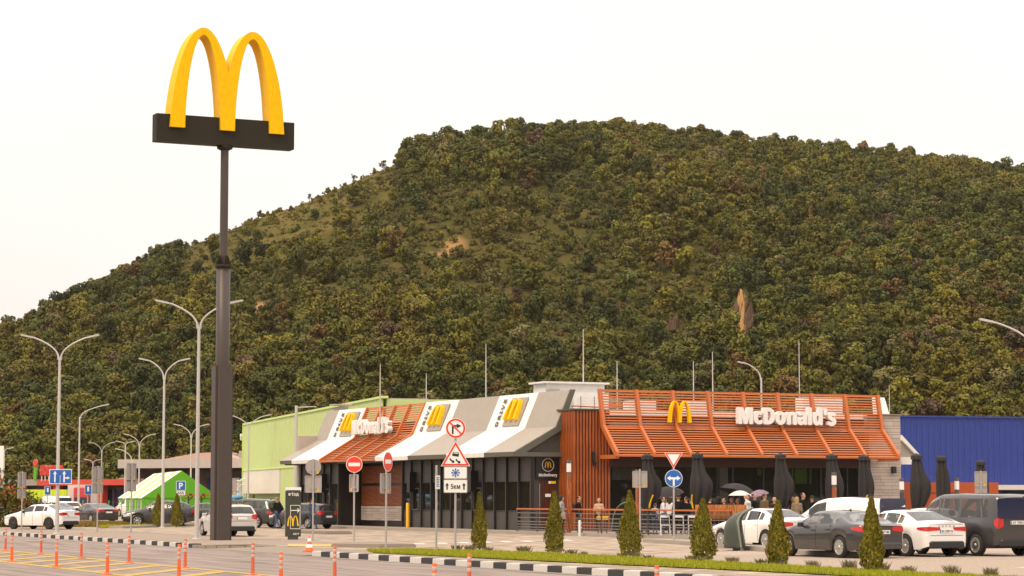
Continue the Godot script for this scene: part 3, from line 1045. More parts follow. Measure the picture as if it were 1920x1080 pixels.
func build_restaurant() -> void:
	var b := thing("restaurant", "single storey restaurant with orange slatted canopies, white and taupe fascia and timber corner", "restaurant")
	# --- shell with thickness; the big openings are glazed below
	var shell := Node3D.new()
	var st := ms()
	bx(st, Vector3(11.6, 0.05, -16.5), Vector3(19.6, 0.1, 36.0))
	part(st, "floor", M.interior_floor, b)
	st = ms()
	bx(st, Vector3(12.0, 5.6, -16.6), Vector3(18.6, 0.3, 36.2))
	part(st, "roof", M.roofing, b)
	st = ms()
	bx(st, Vector3(11.6, 3.95, -16.6), Vector3(20.0, 0.1, 36.0))
	part(st, "ceiling", M.interior, b)
	st = ms()
	bx(st, Vector3(21.55, 2.9, -16.5), Vector3(0.3, 5.8, 35.6))
	bx(st, Vector3(10.7, 2.9, -34.4), Vector3(21.4, 5.8, 0.3))
	part(st, "rear_wall", M.stone_b, b)
	st = ms()
	bx(st, Vector3(9.0, 2.0, -9.0), Vector3(0.2, 3.8, 17.0))
	bx(st, Vector3(15.2, 2.0, -9.0), Vector3(12.2, 3.8, 0.2))
	part(st, "inner_wall", M.interior, b)
	for q in [[12.9, 3.2, 0.42, 0.36], [14.65, 2.95, 0.5, 1.0], [15.45, 3.0, 0.78, 0.85], [16.05, 3.0, 0.16, 0.85]]:
		box("green_poster", Vector3(q[0], q[1], 1.4), Vector3(q[2], q[3], 0.03), M.green_print, b)
	box("pale_column", Vector3(10.7, 2.6, 1.1), Vector3(0.5, 2.6, 0.4), M.trailer, b)
	box("roller_blind", Vector3(4.6, 3.1, 1.5), Vector3(1.5, 0.7, 0.03), M.sign_back, b)
	box("roller_blind", Vector3(8.2, 2.7, 1.4), Vector3(1.3, 1.5, 0.03), M.wall_grey, b)
	for q in [[7.0, 2.0], [9.6, 2.1], [11.9, 1.9], [13.7, 1.8], [17.6, 2.0]]:
		box("plant_screen", Vector3(q[0], q[1], 0.9), Vector3(1.3, 3.0, 0.25), M.plant_wall, b)
	for q in [[5.4, 0.4], [8.8, 1.1], [11.6, 0.3], [16.4, 0.9]]:
		st = ms()
		bx(st, Vector3(q[0], 0.84, -q[1] - 0.4), Vector3(1.1, 0.05, 0.7))
		bx(st, Vector3(q[0], 0.45, -q[1] - 0.4), Vector3(0.1, 0.75, 0.1))
		part(st, "table", M.chair_white, b)

	# --- drive-through side, plane x = 0
	var mull := [0.0, -1.46, -2.95, -4.40, -5.88, -7.25, -8.65, -10.07, -11.46, -12.79, -14.22, -15.68, -16.93]
	var far := [-27.0, -28.4, -29.6, -30.7, -32.2, -33.6]
	for run in [mull, far]:
		for i in run.size():
			box("mullion", Vector3(-0.03, 2.03, run[i]), Vector3(0.2, 3.82, 0.09 if i % 2 else 0.12), M.mullion, b)
			if i == run.size() - 1: continue
			var zc: float = (run[i] + run[i + 1]) / 2
			var w: float = absf(run[i] - run[i + 1]) - 0.1
			var door: bool = (run == mull and i in [4, 10]) or (run == far and i == 1)
			box("spandrel_panel", Vector3(0.02, 3.31, zc), Vector3(0.07, 1.26, w), M.panel_dark, b)
			box("sill_panel", Vector3(0.02, 0.63, zc), Vector3(0.07, 1.0, w), M.panel_dark, b)
			box("window_pane", Vector3(0.02, 1.91, zc), Vector3(0.02, 1.52, w), M.glass_dark, b)
			box("transom", Vector3(-0.005, 2.685, zc), Vector3(0.1, 0.05, w), M.mullion, b)
			box("transom", Vector3(-0.005, 1.14, zc), Vector3(0.1, 0.05, w), M.mullion, b)
			if door:
				var hood := ms()
				bx(hood, Vector3(-0.22, 2.72, zc - 0.3), Vector3(0.45, 1.15, 0.42))
				part(hood, "order_display", M.black_panel, b)
				var wf := ms()
				for q in [[-0.5, 1.75, 0.06, 1.25], [0.5, 1.75, 0.06, 1.25], [0.0, 2.35, 1.0, 0.06], [0.0, 1.15, 1.0, 0.06]]:
					bx(wf, Vector3(-0.09, q[1], zc + q[0]), Vector3(0.08, q[3], q[2]))
				part(wf, "service_window", M.panel_dark, b)
	for q in [[0.16, 8.46, -8.46], [0.16, 6.9, -30.45]]:
		st = ms()
		bx(st, Vector3(0.1, 4.0, q[2]), Vector3(0.3, 0.16, q[1] * 2 if q[1] > 8 else 7.0))
		part(st, "head_beam", M.black_panel, b)
	# recess with boarding over a stone dado
	st = ms()
	bx(st, Vector3(0.72, 2.0, -27.06), Vector3(1.44, 3.9, 0.12))
	bx(st, Vector3(0.72, 2.0, -16.88), Vector3(1.44, 3.9, 0.10))
	part(st, "recess_cheek", M.black_panel, b)
	st = ms()
	bx(st, Vector3(1.55, 2.0, -22.0), Vector3(0.2, 4.0, 10.0))
	part(st, "recess_wall", M.black_panel, b)
	st = ms()
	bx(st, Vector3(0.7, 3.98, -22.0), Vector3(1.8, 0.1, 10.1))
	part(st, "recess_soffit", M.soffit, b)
	for row in [[1.56, 0.4, 3], [2.85, 0.52, 2]]:
		for k in row[2]:
			for j in 4:
				box("cladding_board", Vector3(1.43, row[0] + row[1] * (k + 0.0) + (0.0 if row[0] < 2 else 0.12), -17.05 - 2.46 * (j + 0.5)), Vector3(0.06, row[1] - 0.016, 2.44), M.board, b)
	masonry(b, Vector3(1.43, 0.45, -26.95), Vector3(0, 0, 1), Vector3(-1, 0, 0), 9.95, 0.88, 3)

	# --- bent fascia over the drive-through side
	var bands := [[0.3, -3.34, "t"], [-3.34, -8.2, "w"], [-8.2, -13.56, "t"], [-13.56, -18.44, "w"], [-18.44, -27.46, "s"], [-27.46, -32.32, "w"], [-32.32, -34.45, "t"]]
	for q in bands:
		if q[2] == "s": continue
		var m: Material = M.panel_white if q[2] == "w" else M.panel_taupe
		fascia_panel(b, q[1], q[0], m, "fascia_panel")
		lip_panel(b, q[1], q[0], M.panel_white if q[2] == "w" else M.panel_edge)
	# end frame of the fascia: dark edge and closed cheek below it
	st = ms()
	prism(st, PackedVector2Array([Vector2(-1.22, 4.17), Vector2(1.18, 5.48), Vector2(2.02, 7.45), Vector2(2.32, 7.45), Vector2(1.5, 5.33), Vector2(-0.85, 4.0), Vector2(-1.18, 3.98)]), 0.10, Transform3D(Basis(), Vector3(0, 0, 0.31)))
	bx(st, Vector3(0.2, 4.06, 0.36), Vector3(2.75, 0.22, 0.12))
	part(st, "fascia_end", M.panel_edge, b)
	st = ms()
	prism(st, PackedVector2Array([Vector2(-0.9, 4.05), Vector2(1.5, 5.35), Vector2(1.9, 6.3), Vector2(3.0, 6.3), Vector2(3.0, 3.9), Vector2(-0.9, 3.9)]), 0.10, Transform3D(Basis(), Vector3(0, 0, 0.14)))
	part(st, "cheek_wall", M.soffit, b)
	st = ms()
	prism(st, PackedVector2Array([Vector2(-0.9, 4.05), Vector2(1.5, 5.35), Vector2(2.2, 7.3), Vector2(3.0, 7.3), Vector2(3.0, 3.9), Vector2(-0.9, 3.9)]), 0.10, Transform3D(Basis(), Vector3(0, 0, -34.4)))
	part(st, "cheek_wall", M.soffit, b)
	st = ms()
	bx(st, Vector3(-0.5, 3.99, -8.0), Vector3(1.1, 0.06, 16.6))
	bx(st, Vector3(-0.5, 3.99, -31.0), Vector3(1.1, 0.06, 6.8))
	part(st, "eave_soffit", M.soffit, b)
	var slats := Node3D.new()
	slats.name = "slatted_canopy"
	b.add_child(slats)
	# outwards is -x here, so local x runs along +z
	slat_canopy(slats, 9.0, 4, Vector2(1.16, 4.02), Vector2(-1.2, 5.45), Vector2(-2.02, 7.38), Transform3D(Basis(Vector3(0, 0, 1), Vector3.UP, Vector3(-1, 0, 0)), Vector3(0, 0, -27.44)), 14, 13)
	st = ms()
	bx(st, Vector3(3.1, 5.2, -22.9), Vector3(0.16, 2.6, 9.4))
	part(st, "parapet", M.fascia, b)
	# wall badge: grey square, deep yellow arches, upright word
	var vdir := Vector3(0.84, 2.01, 0).normalized()
	var udir := Vector3(0, 0, 1)
	var pan := Basis(udir, vdir, udir.cross(vdir))
	for zc in [-5.3, -15.6, -29.4]:
		var badge := Node3D.new()
		badge.name = "drive_badge"
		b.add_child(badge, true)
		var c := Vector3(1.60, 6.42, zc) + pan.z * 0.05
		st = ms()
		prism(st, rect(2.0, 1.66), 0.05, Transform3D(pan, c + udir * 0.1))
		part(st, "badge_plate", M.panel_taupe, badge)
		st = ms()
		prism(st, arches(1.5, 1.2, 14), 0.24, Transform3D(pan, c + udir * 0.1 - pan.y * 0.52 + pan.z * 0.05))
		part(st, "arches", M.arch_yellow, badge)
		lettering("DRIVE", 1.62, 0.34, 0.03, "lettering", M.ink_grey, badge, c - udir * 1.72 + pan.z * 0.03, Basis(pan.y, -pan.x, pan.z), 0.0, 6)
	# name over the drive-through slats
	lettering("McDonald's", 5.9, 0.98, 0.28, "wall_lettering", M.letter_white, b, Vector3(0.95, 6.18, -24.2), Basis(udir, Vector3.UP, Vector3(-1, 0, 0)), 0.055, -1)

	# --- delivery counter, plane z = 0
	st = ms()
	bx(st, Vector3(0.76, 2.0, -0.06), Vector3(1.52, 3.9, 0.14))
	part(st, "counter_wall", M.panel_dark, b)
	st = ms()
	bx(st, Vector3(0.84, 3.38, 0.08), Vector3(1.36, 1.18, 0.1))
	var dp := part(st, "delivery_sign", M.black_panel, b)
	st = ms()
	for i in 32:
		var a := TAU * i / 32
		bx(st, Vector3(0.84 + cos(a) * 0.33, 3.52 + sin(a) * 0.33, 0.135), Vector3(0.022, 0.068, 0.012), Basis(Vector3(0, 0, 1), a))
	part(st, "ring", M.letter_white, dp)
	st = ms()
	prism(st, arches(0.36, 0.31, 10), 0.012, Transform3D(Basis(), Vector3(0.84, 3.38, 0.132)))
	part(st, "arches", M.arch_yellow, dp)
	lettering("McDelivery", 1.06, 0.2, 0.012, "lettering", M.letter_white, dp, Vector3(0.84, 2.98, 0.138))
	for i in 9:
		box("door_slat", Vector3(0.52 + i * 0.098, 1.5, 0.04), Vector3(0.06, 2.5, 0.05), M.batten_dark, b)
	st = ms()
	tube(st, [Vector3(0.36, 0.4, 0.12), Vector3(0.36, 2.55, 0.12)], [0.018], 6)
	part(st, "door_handle", M.chrome, b)
	box("notice", Vector3(1.16, 2.62, 0.09), Vector3(0.3, 0.13, 0.02), M.arch_yellow, b)
	box("notice", Vector3(0.95, 2.62, 0.09), Vector3(0.13, 0.13, 0.02), M.sign_white, b)
	box("notice", Vector3(0.86, 1.95, 0.09), Vector3(0.32, 0.16, 0.02), M.sign_white, b)

	# --- timber corner with upright battens
	st = ms()
	bx(st, Vector3(2.56, 3.16, 0.85), Vector3(1.98, 6.2, 1.68))
	part(st, "timber_core", M.batten_dark, b)
	for i in 10:
		box("batten", Vector3(1.53, 3.18, 0.10 + i * 0.178), Vector3(0.07, 6.24, 0.085), M.batten, b)
	for i in 12:
		box("batten", Vector3(1.56 + i * 0.181, 3.18, 1.72), Vector3(0.10, 6.24, 0.07), M.batten, b)
	st = ms()
	bx(st, Vector3(2.5, 6.36, 0.85), Vector3(2.1, 0.09, 1.9))
	part(st, "coping", M.panel_dark, b)
	st = ms()
	bx(st, Vector3(2.62, 3.95, 1.82), Vector3(0.16, 0.5, 0.14))
	bx(st, Vector3(2.66, 3.6, 1.85), Vector3(0.12, 0.24, 0.2), Basis(Vector3.RIGHT, 0.4))
	part(st, "wall_lamp", M.ink, b)

	# --- glazed entrance front, plane z = 1.75
	var gx := [3.62, 5.4, 7.3, 9.2, 11.0, 12.9, 14.7, 16.5, 18.2, 19.6]
	for i in gx.size() - 1:
		box("window_pane", Vector3((gx[i] + gx[i + 1]) / 2, 1.78, 1.68), Vector3(gx[i + 1] - gx[i] - 0.05, 3.3, 0.02), M.glass_dark, b)
		box("mullion", Vector3(gx[i], 1.78, 1.68), Vector3(0.06, 3.3, 0.12), M.mullion, b)
	st = ms()
	bx(st, Vector3(11.6, 3.66, 1.72), Vector3(16.1, 0.46, 0.2))
	part(st, "head_board", M.fascia, b)
	st = ms()
	bx(st, Vector3(11.6, 5.0, 1.2), Vector3(16.2, 2.2, 0.2))
	part(st, "upper_wall", M.fascia, b)
	st = ms()
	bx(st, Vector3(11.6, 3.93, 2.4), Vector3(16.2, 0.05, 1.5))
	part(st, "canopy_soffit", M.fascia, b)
	masonry(b, Vector3(19.62, 0.1, 1.72), Vector3(1, 0, 0), Vector3(0, 0, 1), 2.08, 6.22, 8)
	st = ms()
	bx(st, Vector3(20.66, 3.15, 1.44), Vector3(2.1, 6.3, 0.4))
	part(st, "corner_pier", M.stone_b, b)
	st = ms()
	bx(st, Vector3(20.66, 6.37, 1.55), Vector3(2.16, 0.07, 0.6))
	part(st, "coping", M.concrete, b)
	st = ms()
	cbx(st, Vector3(21.15, 3.35, 1.88), Vector3(0.26, 0.36, 0.2), 0.03)
	part(st, "wall_lamp", M.ink, b)
	var fc := Node3D.new()
	fc.name = "slatted_canopy"
	b.add_child(fc, true)
	slat_canopy(fc, 17.2, 8, Vector2(3.65, 3.95), Vector2(2.1, 5.45), Vector2(1.7, 7.40), Transform3D(Basis(), Vector3(3.05, 0, 0)), 14, 12)
	st = ms()
	bx(st, Vector3(3.08, 3.92, 2.7), Vector3(0.12, 0.2, 1.9))
	bx(st, Vector3(20.25, 3.92, 2.7), Vector3(0.12, 0.2, 1.9))
	part(st, "canopy_arm", M.rib_orange, fc)
	st = ms()
	prism(st, arches(1.36, 1.14, 16), 0.2, Transform3D(Basis(), Vector3(7.49, 5.74, 2.12)))
	part(st, "arches", M.arch_yellow, b)
	lettering("McDonald's", 6.16, 0.98, 0.26, "wall_lettering", M.letter_white, b, Vector3(14.02, 6.17, 2.28), Basis(), 0.055, -1)

	# --- roof edge and plant
	st = ms()
	prism(st, PackedVector2Array([Vector2(1.0, 5.6), Vector2(1.0, 6.32), Vector2(0.5, 7.36), Vector2(0.0, 7.36), Vector2(0.2, 5.6)]), 0.5, Transform3D(Basis(Vector3(0, 0, 1), Vector3.UP, Vector3(-1, 0, 0)), Vector3(21.4, 0, 0.2)))
	part(st, "parapet_end", M.parapet_white, b)
	st = ms()
	bx(st, Vector3(12.4, 6.1, -0.6), Vector3(17.6, 0.8, 0.12))
	part(st, "parapet", M.parapet_white, b)
	for q in [[7.2, 0.5, 1.6], [10.7, 0.55, 1.2], [18.6, 0.9, 2.6]]:
		st = ms()
		bx(st, Vector3(q[0], 6.5 + q[1] / 2, -1.6), Vector3(q[2], q[1], 0.8))
		part(st, "roof_unit", M.parapet_white, b)
	st = ms()
	bx(st, Vector3(5.5, 7.32, -6.6), Vector3(3.6, 1.5, 1.6))
	var ph := part(st, "plant_room", M.parapet_white, b)
	st = ms()
	bx(st, Vector3(5.5, 8.12, -6.6), Vector3(4.0, 0.1, 2.0))
	part(st, "plant_room_roof", M.parapet_white, ph)
	st = ms()
	bx(st, Vector3(4.0, 7.5, -5.6), Vector3(0.7, 0.5, 0.3))
	tube(st, [Vector3(3.5, 7.1, -5.62), Vector3(4.5, 7.1, -5.62)], [0.05], 6)
	part(st, "air_unit", M.galvanised, ph)
	st = ms()
	bx(st, Vector3(4.3, 6.9, -2.9), Vector3(3.4, 1.15, 0.08))
	bx(st, Vector3(2.9, 6.6, -2.0), Vector3(0.08, 0.9, 2.0))
	part(st, "screen_wall", M.panel_white, b)
	st = ms()
	bx(st, Vector3(3.6, 6.75, 0.6), Vector3(2.6, 0.6, 0.03))
	part(st, "roof_guard", M.glass_clear, b)
	for q in [2.5, 3.3, 4.3]:
		box("guard_post", Vector3(q, 6.75, 0.63), Vector3(0.04, 0.7, 0.04), M.galvanised, b)
	st = ms()
	tube(st, [Vector3(1.9, 6.58, 0.7), Vector3(3.4, 6.54, 0.7), Vector3(4.9, 6.62, 0.7)], [0.035], 6)
	part(st, "roof_pipe", M.rib_orange, b)
	st = ms()
	bx(st, Vector3(6, 6.3, -20), Vector3(5, 0.7, 3))
	bx(st, Vector3(4.4, 7.3, -12.6), Vector3(2.4, 0.5, 4.0))
	part(st, "roof_unit", M.parapet_white, b)
	# stone pier behind the far end
	masonry(b, Vector3(2.5, 5.6, -34.2), Vector3(1, 0, 0), Vector3(0, 0, 1), 0.9, 2.1, 12)
	st = ms()
	bx(st, Vector3(2.95, 6.6, -34.5), Vector3(0.9, 2.2, 0.5))
	bx(st, Vector3(2.95, 7.85, -34.4), Vector3(1.25, 0.1, 0.9))
	part(st, "chimney", M.stone_b, b)
	shell.free()
	# lightning rods
	for q in [[6.53, -19.68, 11.1, "thin lightning rod on the roof between the two taupe fascia panels"], [6.6, -7.0, 11.2, "tall lightning rod rising from the white plant room"], [3.28, -21.24, 9.32, "short lightning rod at the near end of the small slatted canopy"], [9.8, -9.0, 9.6, "short thin rod behind the white plant room"], [0.77, -22.45, 9.9, "thin rod above the small slatted canopy's far half"], [17.84, -14.25, 10.06, "shorter of the two close rods behind the wide canopy"], [18.89, -13.75, 10.61, "taller of the two close rods behind the wide canopy"], [23.61, -11.48, 11.26, "tall lightning rod behind the white front lettering"], [33.68, -16.65, 9.0, "lightning rod with a small finial above the blue building"]]:
		st = ms(true)
		var foot := 5.7 if q[0] < 21.0 else 0.0
		tube(st, [Vector3(0, 0, 0), Vector3(0, (q[2] - foot) * 0.6, 0), Vector3(0, q[2] - foot, 0)], [0.045, 0.035, 0.02], 6)
		lathe(st, [Vector2(0.11, 0), Vector2(0.11, 0.06), Vector2(0.04, 0.08)], Vector3.ZERO, 8)
		var o := whole(st, "lightning_rod", M.lamp_grey, q[3], "lightning rod", "lightning rods")
		o.position = Vector3(q[0], foot, q[1])

# ---------------------------------------------------------------- neighbouring buildings
func ribbed_wall(parent: Node, a: Vector3, b: Vector3, y0: float, y1: float, step: float, material: Material, called := "wall_sheet") -> void:
	var d := b - a
	d.y = 0
	var n := int(d.length() / step)
	var u := d.normalized()
	var out := u.cross(Vector3.UP)
	var bas := Basis(u, Vector3.UP, out)
	var st := ms()
	# one trapezoid-ribbed sheet, shared by all
	prism(st, PackedVector2Array([Vector2(0, 0), Vector2(0, 0.12), Vector2(step * 0.62, 0.12), Vector2(step * 0.7, 0.17), Vector2(step * 0.88, 0.17), Vector2(step * 0.96, 0.12), Vector2(step - 0.015, 0.12), Vector2(step - 0.015, 0)]), y1 - y0, Transform3D(Basis(Vector3(1, 0, 0), Vector3(0, 0, 1), Vector3(0, 1, 0)), Vector3.ZERO))
	st.generate_normals()
	var m := st.commit()
	for i in n:
		put(m, called, material, parent, a + u * step * i + Vector3.UP * y0, bas)

func build_neighbours() -> void:
	var st: SurfaceTool
	# lime green warehouse on the left
	var a := yard(-26.0, 234.0)
	var b := yard(-9.0, 170.0)
	var u := (b - a).normalized()
	var back := u.cross(Vector3.UP) * -1.0
	var o := thing("green_warehouse", "tall lime green ribbed warehouse behind the restaurant's left end", "warehouse", Vector3.ZERO)
	ribbed_wall(o, a, b, 4.5, 8.85, 0.9, M.lime_sheet)
	ribbed_wall(o, a + u * 22.0, b, 0.0, 4.48, 0.9, M.lime_sheet)
	ribbed_wall(o, a, a + u * 22.0, 2.2, 4.4, 0.6, M.white_sheet)
	st = ms()
	var bas := Basis(u, Vector3.UP, u.cross(Vector3.UP))
	var mid := (a + b) / 2
	bx(st, mid + Vector3.UP * 8.93 + back * 0.0, Vector3(a.distance_to(b), 0.16, 0.5), bas)
	bx(st, mid + Vector3.UP * 4.45, Vector3(a.distance_to(b), 0.12, 0.42), bas)
	bx(st, a + Vector3.UP * 4.45 - u * 0.05, Vector3(0.12, 8.9, 0.5), bas)
	part(st, "trim", M.lime_trim, o)
	st = ms()
	bx(st, mid + back * 7.1 + Vector3.UP * 4.4, Vector3(a.distance_to(b) - 0.3, 8.8, 13.8), bas)
	part(st, "hall", M.lime_sheet, o)
	st = ms()
	bx(st, a + u * 11.0 + back * 2.2 + Vector3.UP * 1.1, Vector3(22, 2.2, 4.0), bas)
	part(st, "plinth", M.concrete, o)
	st = ms(true)
	bx(st, mid + back * 8.0 + Vector3.UP * 9.3, Vector3(6, 0.9, 3), bas)
	bx(st, mid + u * 12.0 + back * 6.0 + Vector3.UP * 9.3, Vector3(4, 0.7, 3), bas)
	part(st, "roof_unit", M.roof_grey, o)
	# outside stair with white railing
	var stair := thing("outside_stair", "white metal outside stair against the lime green warehouse", "stair", a + u.cross(Vector3.UP) * 2.2)
	for i in 12:
		box("step", u * (2.0 + i * 0.95) + Vector3.UP * (0.35 + i * 0.17), Vector3(0.9, 0.07, 1.6), M.chair_white, stair, bas)
	for i in 16:
		box("railing_post", u * (1.0 + i * 0.95) + Vector3.UP * (1.0 + minf(i, 12) * 0.14), Vector3(0.06, 1.6, 0.06), M.chair_white, stair, bas)
	st = ms()
	tube(st, [u * 0.5 + Vector3.UP * 1.65, u * 2.0 + Vector3.UP * 1.7, u * 12.5 + Vector3.UP * 3.5, u * 15.5 + Vector3.UP * 3.5], [0.05], 6)
	tube(st, [u * 0.5 + Vector3.UP * 1.2, u * 2.0 + Vector3.UP * 1.25, u * 12.5 + Vector3.UP * 3.0, u * 15.5 + Vector3.UP * 3.0], [0.035], 6)
	tube(st, [u * 0.5 + Vector3.UP * 3.4, u * 13.0 + Vector3.UP * 3.4], [0.05], 6)
	part(st, "handrail", M.chair_white, stair)
	var cm := ms()
	cbx(cm, a + Vector3.UP * 7.9 - u * 1.5, Vector3(0.5, 0.3, 0.3), 0.05)
	tube(cm, [a + Vector3.UP * 8.1 - u * 1.5, a + Vector3.UP * 8.15], [0.06], 6)
	lathe(cm, [Vector2(0.0, -0.45), Vector2(0.2, -0.38), Vector2(0.24, -0.2), Vector2(0.2, -0.02), Vector2(0, 0)], a + Vector3.UP * 7.8 - u * 1.7, 10)
	whole(cm, "security_camera", M.chair_white, "white dome security camera on the lime green warehouse corner", "security camera")

	# blue hall on the right
	a = yard(26.0, 176.0)
	b = yard(66.0, 190.0)
	u = (b - a).normalized()
	bas = Basis(u, Vector3.UP, u.cross(Vector3.UP))
	o = thing("blue_hall", "long blue ribbed hall behind the restaurant's right end", "hall")
	var n := bas.z
	ribbed_wall(o, a, b, 2.75, 7.75, 0.5, M.blue_sheet)
	st = ms()
	bx(st, (a + b) / 2 + Vector3.UP * 7.8, Vector3(a.distance_to(b), 0.12, 0.5), bas)
	part(st, "coping", M.blue_sheet, o)
	st = ms()
	bx(st, (a + b) / 2 - n * 15.1 + Vector3.UP * 3.8, Vector3(a.distance_to(b) - 0.2, 7.6, 30), bas)
	part(st, "hall", M.blue_sheet, o)
	st = ms()
	bx(st, (a + b) / 2 + n * 0.9 + Vector3.UP * 2.58, Vector3(a.distance_to(b), 0.36, 1.8), bas)
	part(st, "door_canopy", M.trailer, o)
	for i in 14:
		box("shop_window", a + u * (1.5 + i * 2.8) + n * 0.06 + Vector3.UP * 1.3, Vector3(2.5, 2.1, 0.1), M.window_blue, o, bas)
	# white wedge of the restaurant's rear canopy
	o = thing("rear_canopy", "small white wedge canopy between the stone corner and the blue hall", "canopy", Vector3(23.65, 0, -1.2))
	st = ms()
	prism(st, PackedVector2Array([Vector2(0, 5.35), Vector2(1.3, 4.15), Vector2(1.3, 3.95), Vector2(0, 5.05)]), 0.3, Transform3D(Basis(), Vector3.ZERO))
	part(st, "sloping_beam", M.panel_white, o)
	st = ms()
	prism(st, PackedVector2Array([Vector2(0, 3.7), Vector2(1.3, 3.7), Vector2(1.3, 4.1), Vector2(0, 4.1)]), 0.3, Transform3D(Basis(), Vector3(0, 0, 0.01)))
	part(st, "fascia_board", M.panel_white, o)
	st = ms()
	prism(st, PackedVector2Array([Vector2(0.01, 4.08), Vector2(1.1, 4.08), Vector2(0.01, 5.05)]), 0.1, Transform3D(Basis(), Vector3(0, 0, 0.02)))
	part(st, "gable", M.panel_taupe, o)
	# rust-red enclosure
	o = thing("yard_enclosure", "rust orange panel enclosure standing beside the stone corner", "enclosure", Vector3(23.2, 0, -1.0))
	for i in 5:
		box("panel", Vector3(0.72 + i * 1.42, 1.35, 0), Vector3(1.40, 2.7, 0.1), M.rust_panel, o)
		if i == 1 or i == 2: box("rail", Vector3(0.72 + i * 1.42, 2.1, 0.06), Vector3(1.38, 0.03, 0.03), M.fascia, o)
	for i in 6: box("post", Vector3(0.02 + i * 1.42, 1.3, -0.1), Vector3(0.08, 2.6, 0.08), M.steel_dark, o)

	# brown shop block with pale fascia
	a = yard(-46.5, 290.0)
	b = yard(-26.0, 284.0)
	u = (b - a).normalized()
	bas = Basis(u, Vector3.UP, u.cross(Vector3.UP))
	n = bas.z
	var len := a.distance_to(b)
	o = thing("brown_block", "low brown shop block with a pale band roof behind the green tent", "shop block")
	st = ms()
	bx(st, (a + b) / 2 - n * 8.0 + Vector3.UP * 2.6, Vector3(len, 5.2, 15.5), bas)
	part(st, "wall", M.brown_wall, o)
	st = ms()
	bx(st, (a + b) / 2 - n * 7.0 + Vector3.UP * 5.85, Vector3(len + 0.8, 1.05, 17.0), bas)
	part(st, "fascia_band", M.fascia_white, o)
	st = ms()
	var rp := a.lerp(b, 0.45) - n * 6.0
	prism(st, PackedVector2Array([Vector2(-5, 0), Vector2(5, 0), Vector2(2.2, 0.85), Vector2(-0.5, 0.75)]), 6.0, Transform3D(bas, rp + Vector3.UP * 6.37))
	part(st, "roof", M.roof_pink, o)
	for i in 6:
		box("roof_unit", a.lerp(b, 0.52 + i * 0.075) - n * (2.0 + i % 2) + Vector3.UP * (6.55 + 0.15 * (i % 3)), Vector3(0.7 + 0.3 * (i % 2), 0.5 + 0.3 * (i % 3), 0.8), M.roof_grey, o, bas)
	for i in 9:
		var wp := a.lerp(b, 0.52 + i * 0.053) + n * 0.06
		var w := box("window", wp + Vector3.UP * 3.4, Vector3(0.98, 1.7, 0.1), M.window_blue, o, bas)
		if i % 2 == 1:
			st = ms()
			bx(st, Vector3(0.1, 0.0, 0.52), Vector3(0.3, 0.9, 0.02))
			part(st, "curtain", M.curtain, w)
	for i in 5:
		box("window", a.lerp(b, 0.07 + i * 0.032) + n * 0.06 + Vector3.UP * 2.9, Vector3(0.5, 2.4, 0.1), M.roof_pink, o, bas)

	# red store with a sign of red letters
	a = yard(-78.0, 335.0)
	b = yard(-45.5, 300.0)
	u = (b - a).normalized()
	bas = Basis(u, Vector3.UP, u.cross(Vector3.UP))
	n = bas.z
	len = a.distance_to(b)
	o = thing("red_store", "low supermarket with a red band and rooftop red letters", "supermarket")
	st = ms()
	bx(st, (a + b) / 2 - n * 10.0 + Vector3.UP * 1.7, Vector3(len, 3.4, 20), bas)
	part(st, "wall", M.wall_grey, o)
	st = ms()
	bx(st, a.lerp(b, 0.25) - n * 9.0 + Vector3.UP * 3.8, Vector3(len * 0.5, 0.8, 20), bas)
	part(st, "roof", M.roof_grey, o)
	st = ms()
	bx(st, a.lerp(b, 0.76) - n * 9.0 + Vector3.UP * 3.75, Vector3(len * 0.48, 0.75, 21), bas)
	part(st, "red_band", M.store_red, o)
	st = ms()
	prism(st, PackedVector2Array([Vector2(-7, 0), Vector2(7, 0), Vector2(7, 1.6)]), 8.0, Transform3D(bas, a.lerp(b, 0.86) - n * 12.0 + Vector3.UP * 4.12))
	part(st, "sloped_roof", M.roof_grey, o)
	for i in 8:
		box("shop_window", a.lerp(b, 0.62 + i * 0.05) + n * 0.06 + Vector3.UP * 1.6, Vector3(1.9, 2.6, 0.1), M.window_blue, o, bas)
	for q in [0.42, 0.555, 0.60, 0.82]:
		box("red_pillar", a.lerp(b, q) + n * 0.8 + Vector3.UP * 1.7, Vector3(1.1, 3.4, 0.8), M.store_red, o, bas)
	var sp := a.lerp(b, 0.585) + n * 1.6
	var fr := box("sign_mast", sp + Vector3.UP * 4.3, Vector3(0.12, 1.2, 0.12), M.chair_white, o, bas)
	for i in 6: box("sign_post", sp + u * (-2.0 + i * 0.85) + Vector3.UP * 4.3, Vector3(0.1, 0.7, 0.1), M.chair_white, o, bas)
	lettering("НОВБОМ", 5.2, 1.35, 0.25, "rooftop_lettering", M.store_red, o, sp + u * 0.3 + Vector3.UP * 5.35, bas, 0.04)
	var emb := Node3D.new()
	emb.name = "sign_emblem"
	o.add_child(emb)
	st = ms()
	prism(st, PackedVector2Array([Vector2(-0.45, -1.0), Vector2(0.1, -1.1), Vector2(0.45, 0.9), Vector2(0.1, 0.5), Vector2(-0.4, 0.8)]), 0.2, Transform3D(bas, sp - u * 3.3 + Vector3.UP * 5.1))
	part(st, "green_leaf", M.tent_green, emb)
	st = ms()
	prism(st, disc(0.5, 14), 0.22, Transform3D(bas, sp - u * 3.4 + Vector3.UP * 6.35))
	part(st, "red_bloom", M.store_red, emb)

	# marquee
	var peak := yard(-29.5, 215.0)
	var ridge2 := yard(-36.2, 243.0)
	var gd := (yard(-25.6, 217.5) - peak).normalized()
	var rd := (ridge2 - peak)
	rd.y = 0
	var hw := 3.75
	o = thing("market_tent", "bright green marquee with white striped roof in the left car park", "tent")
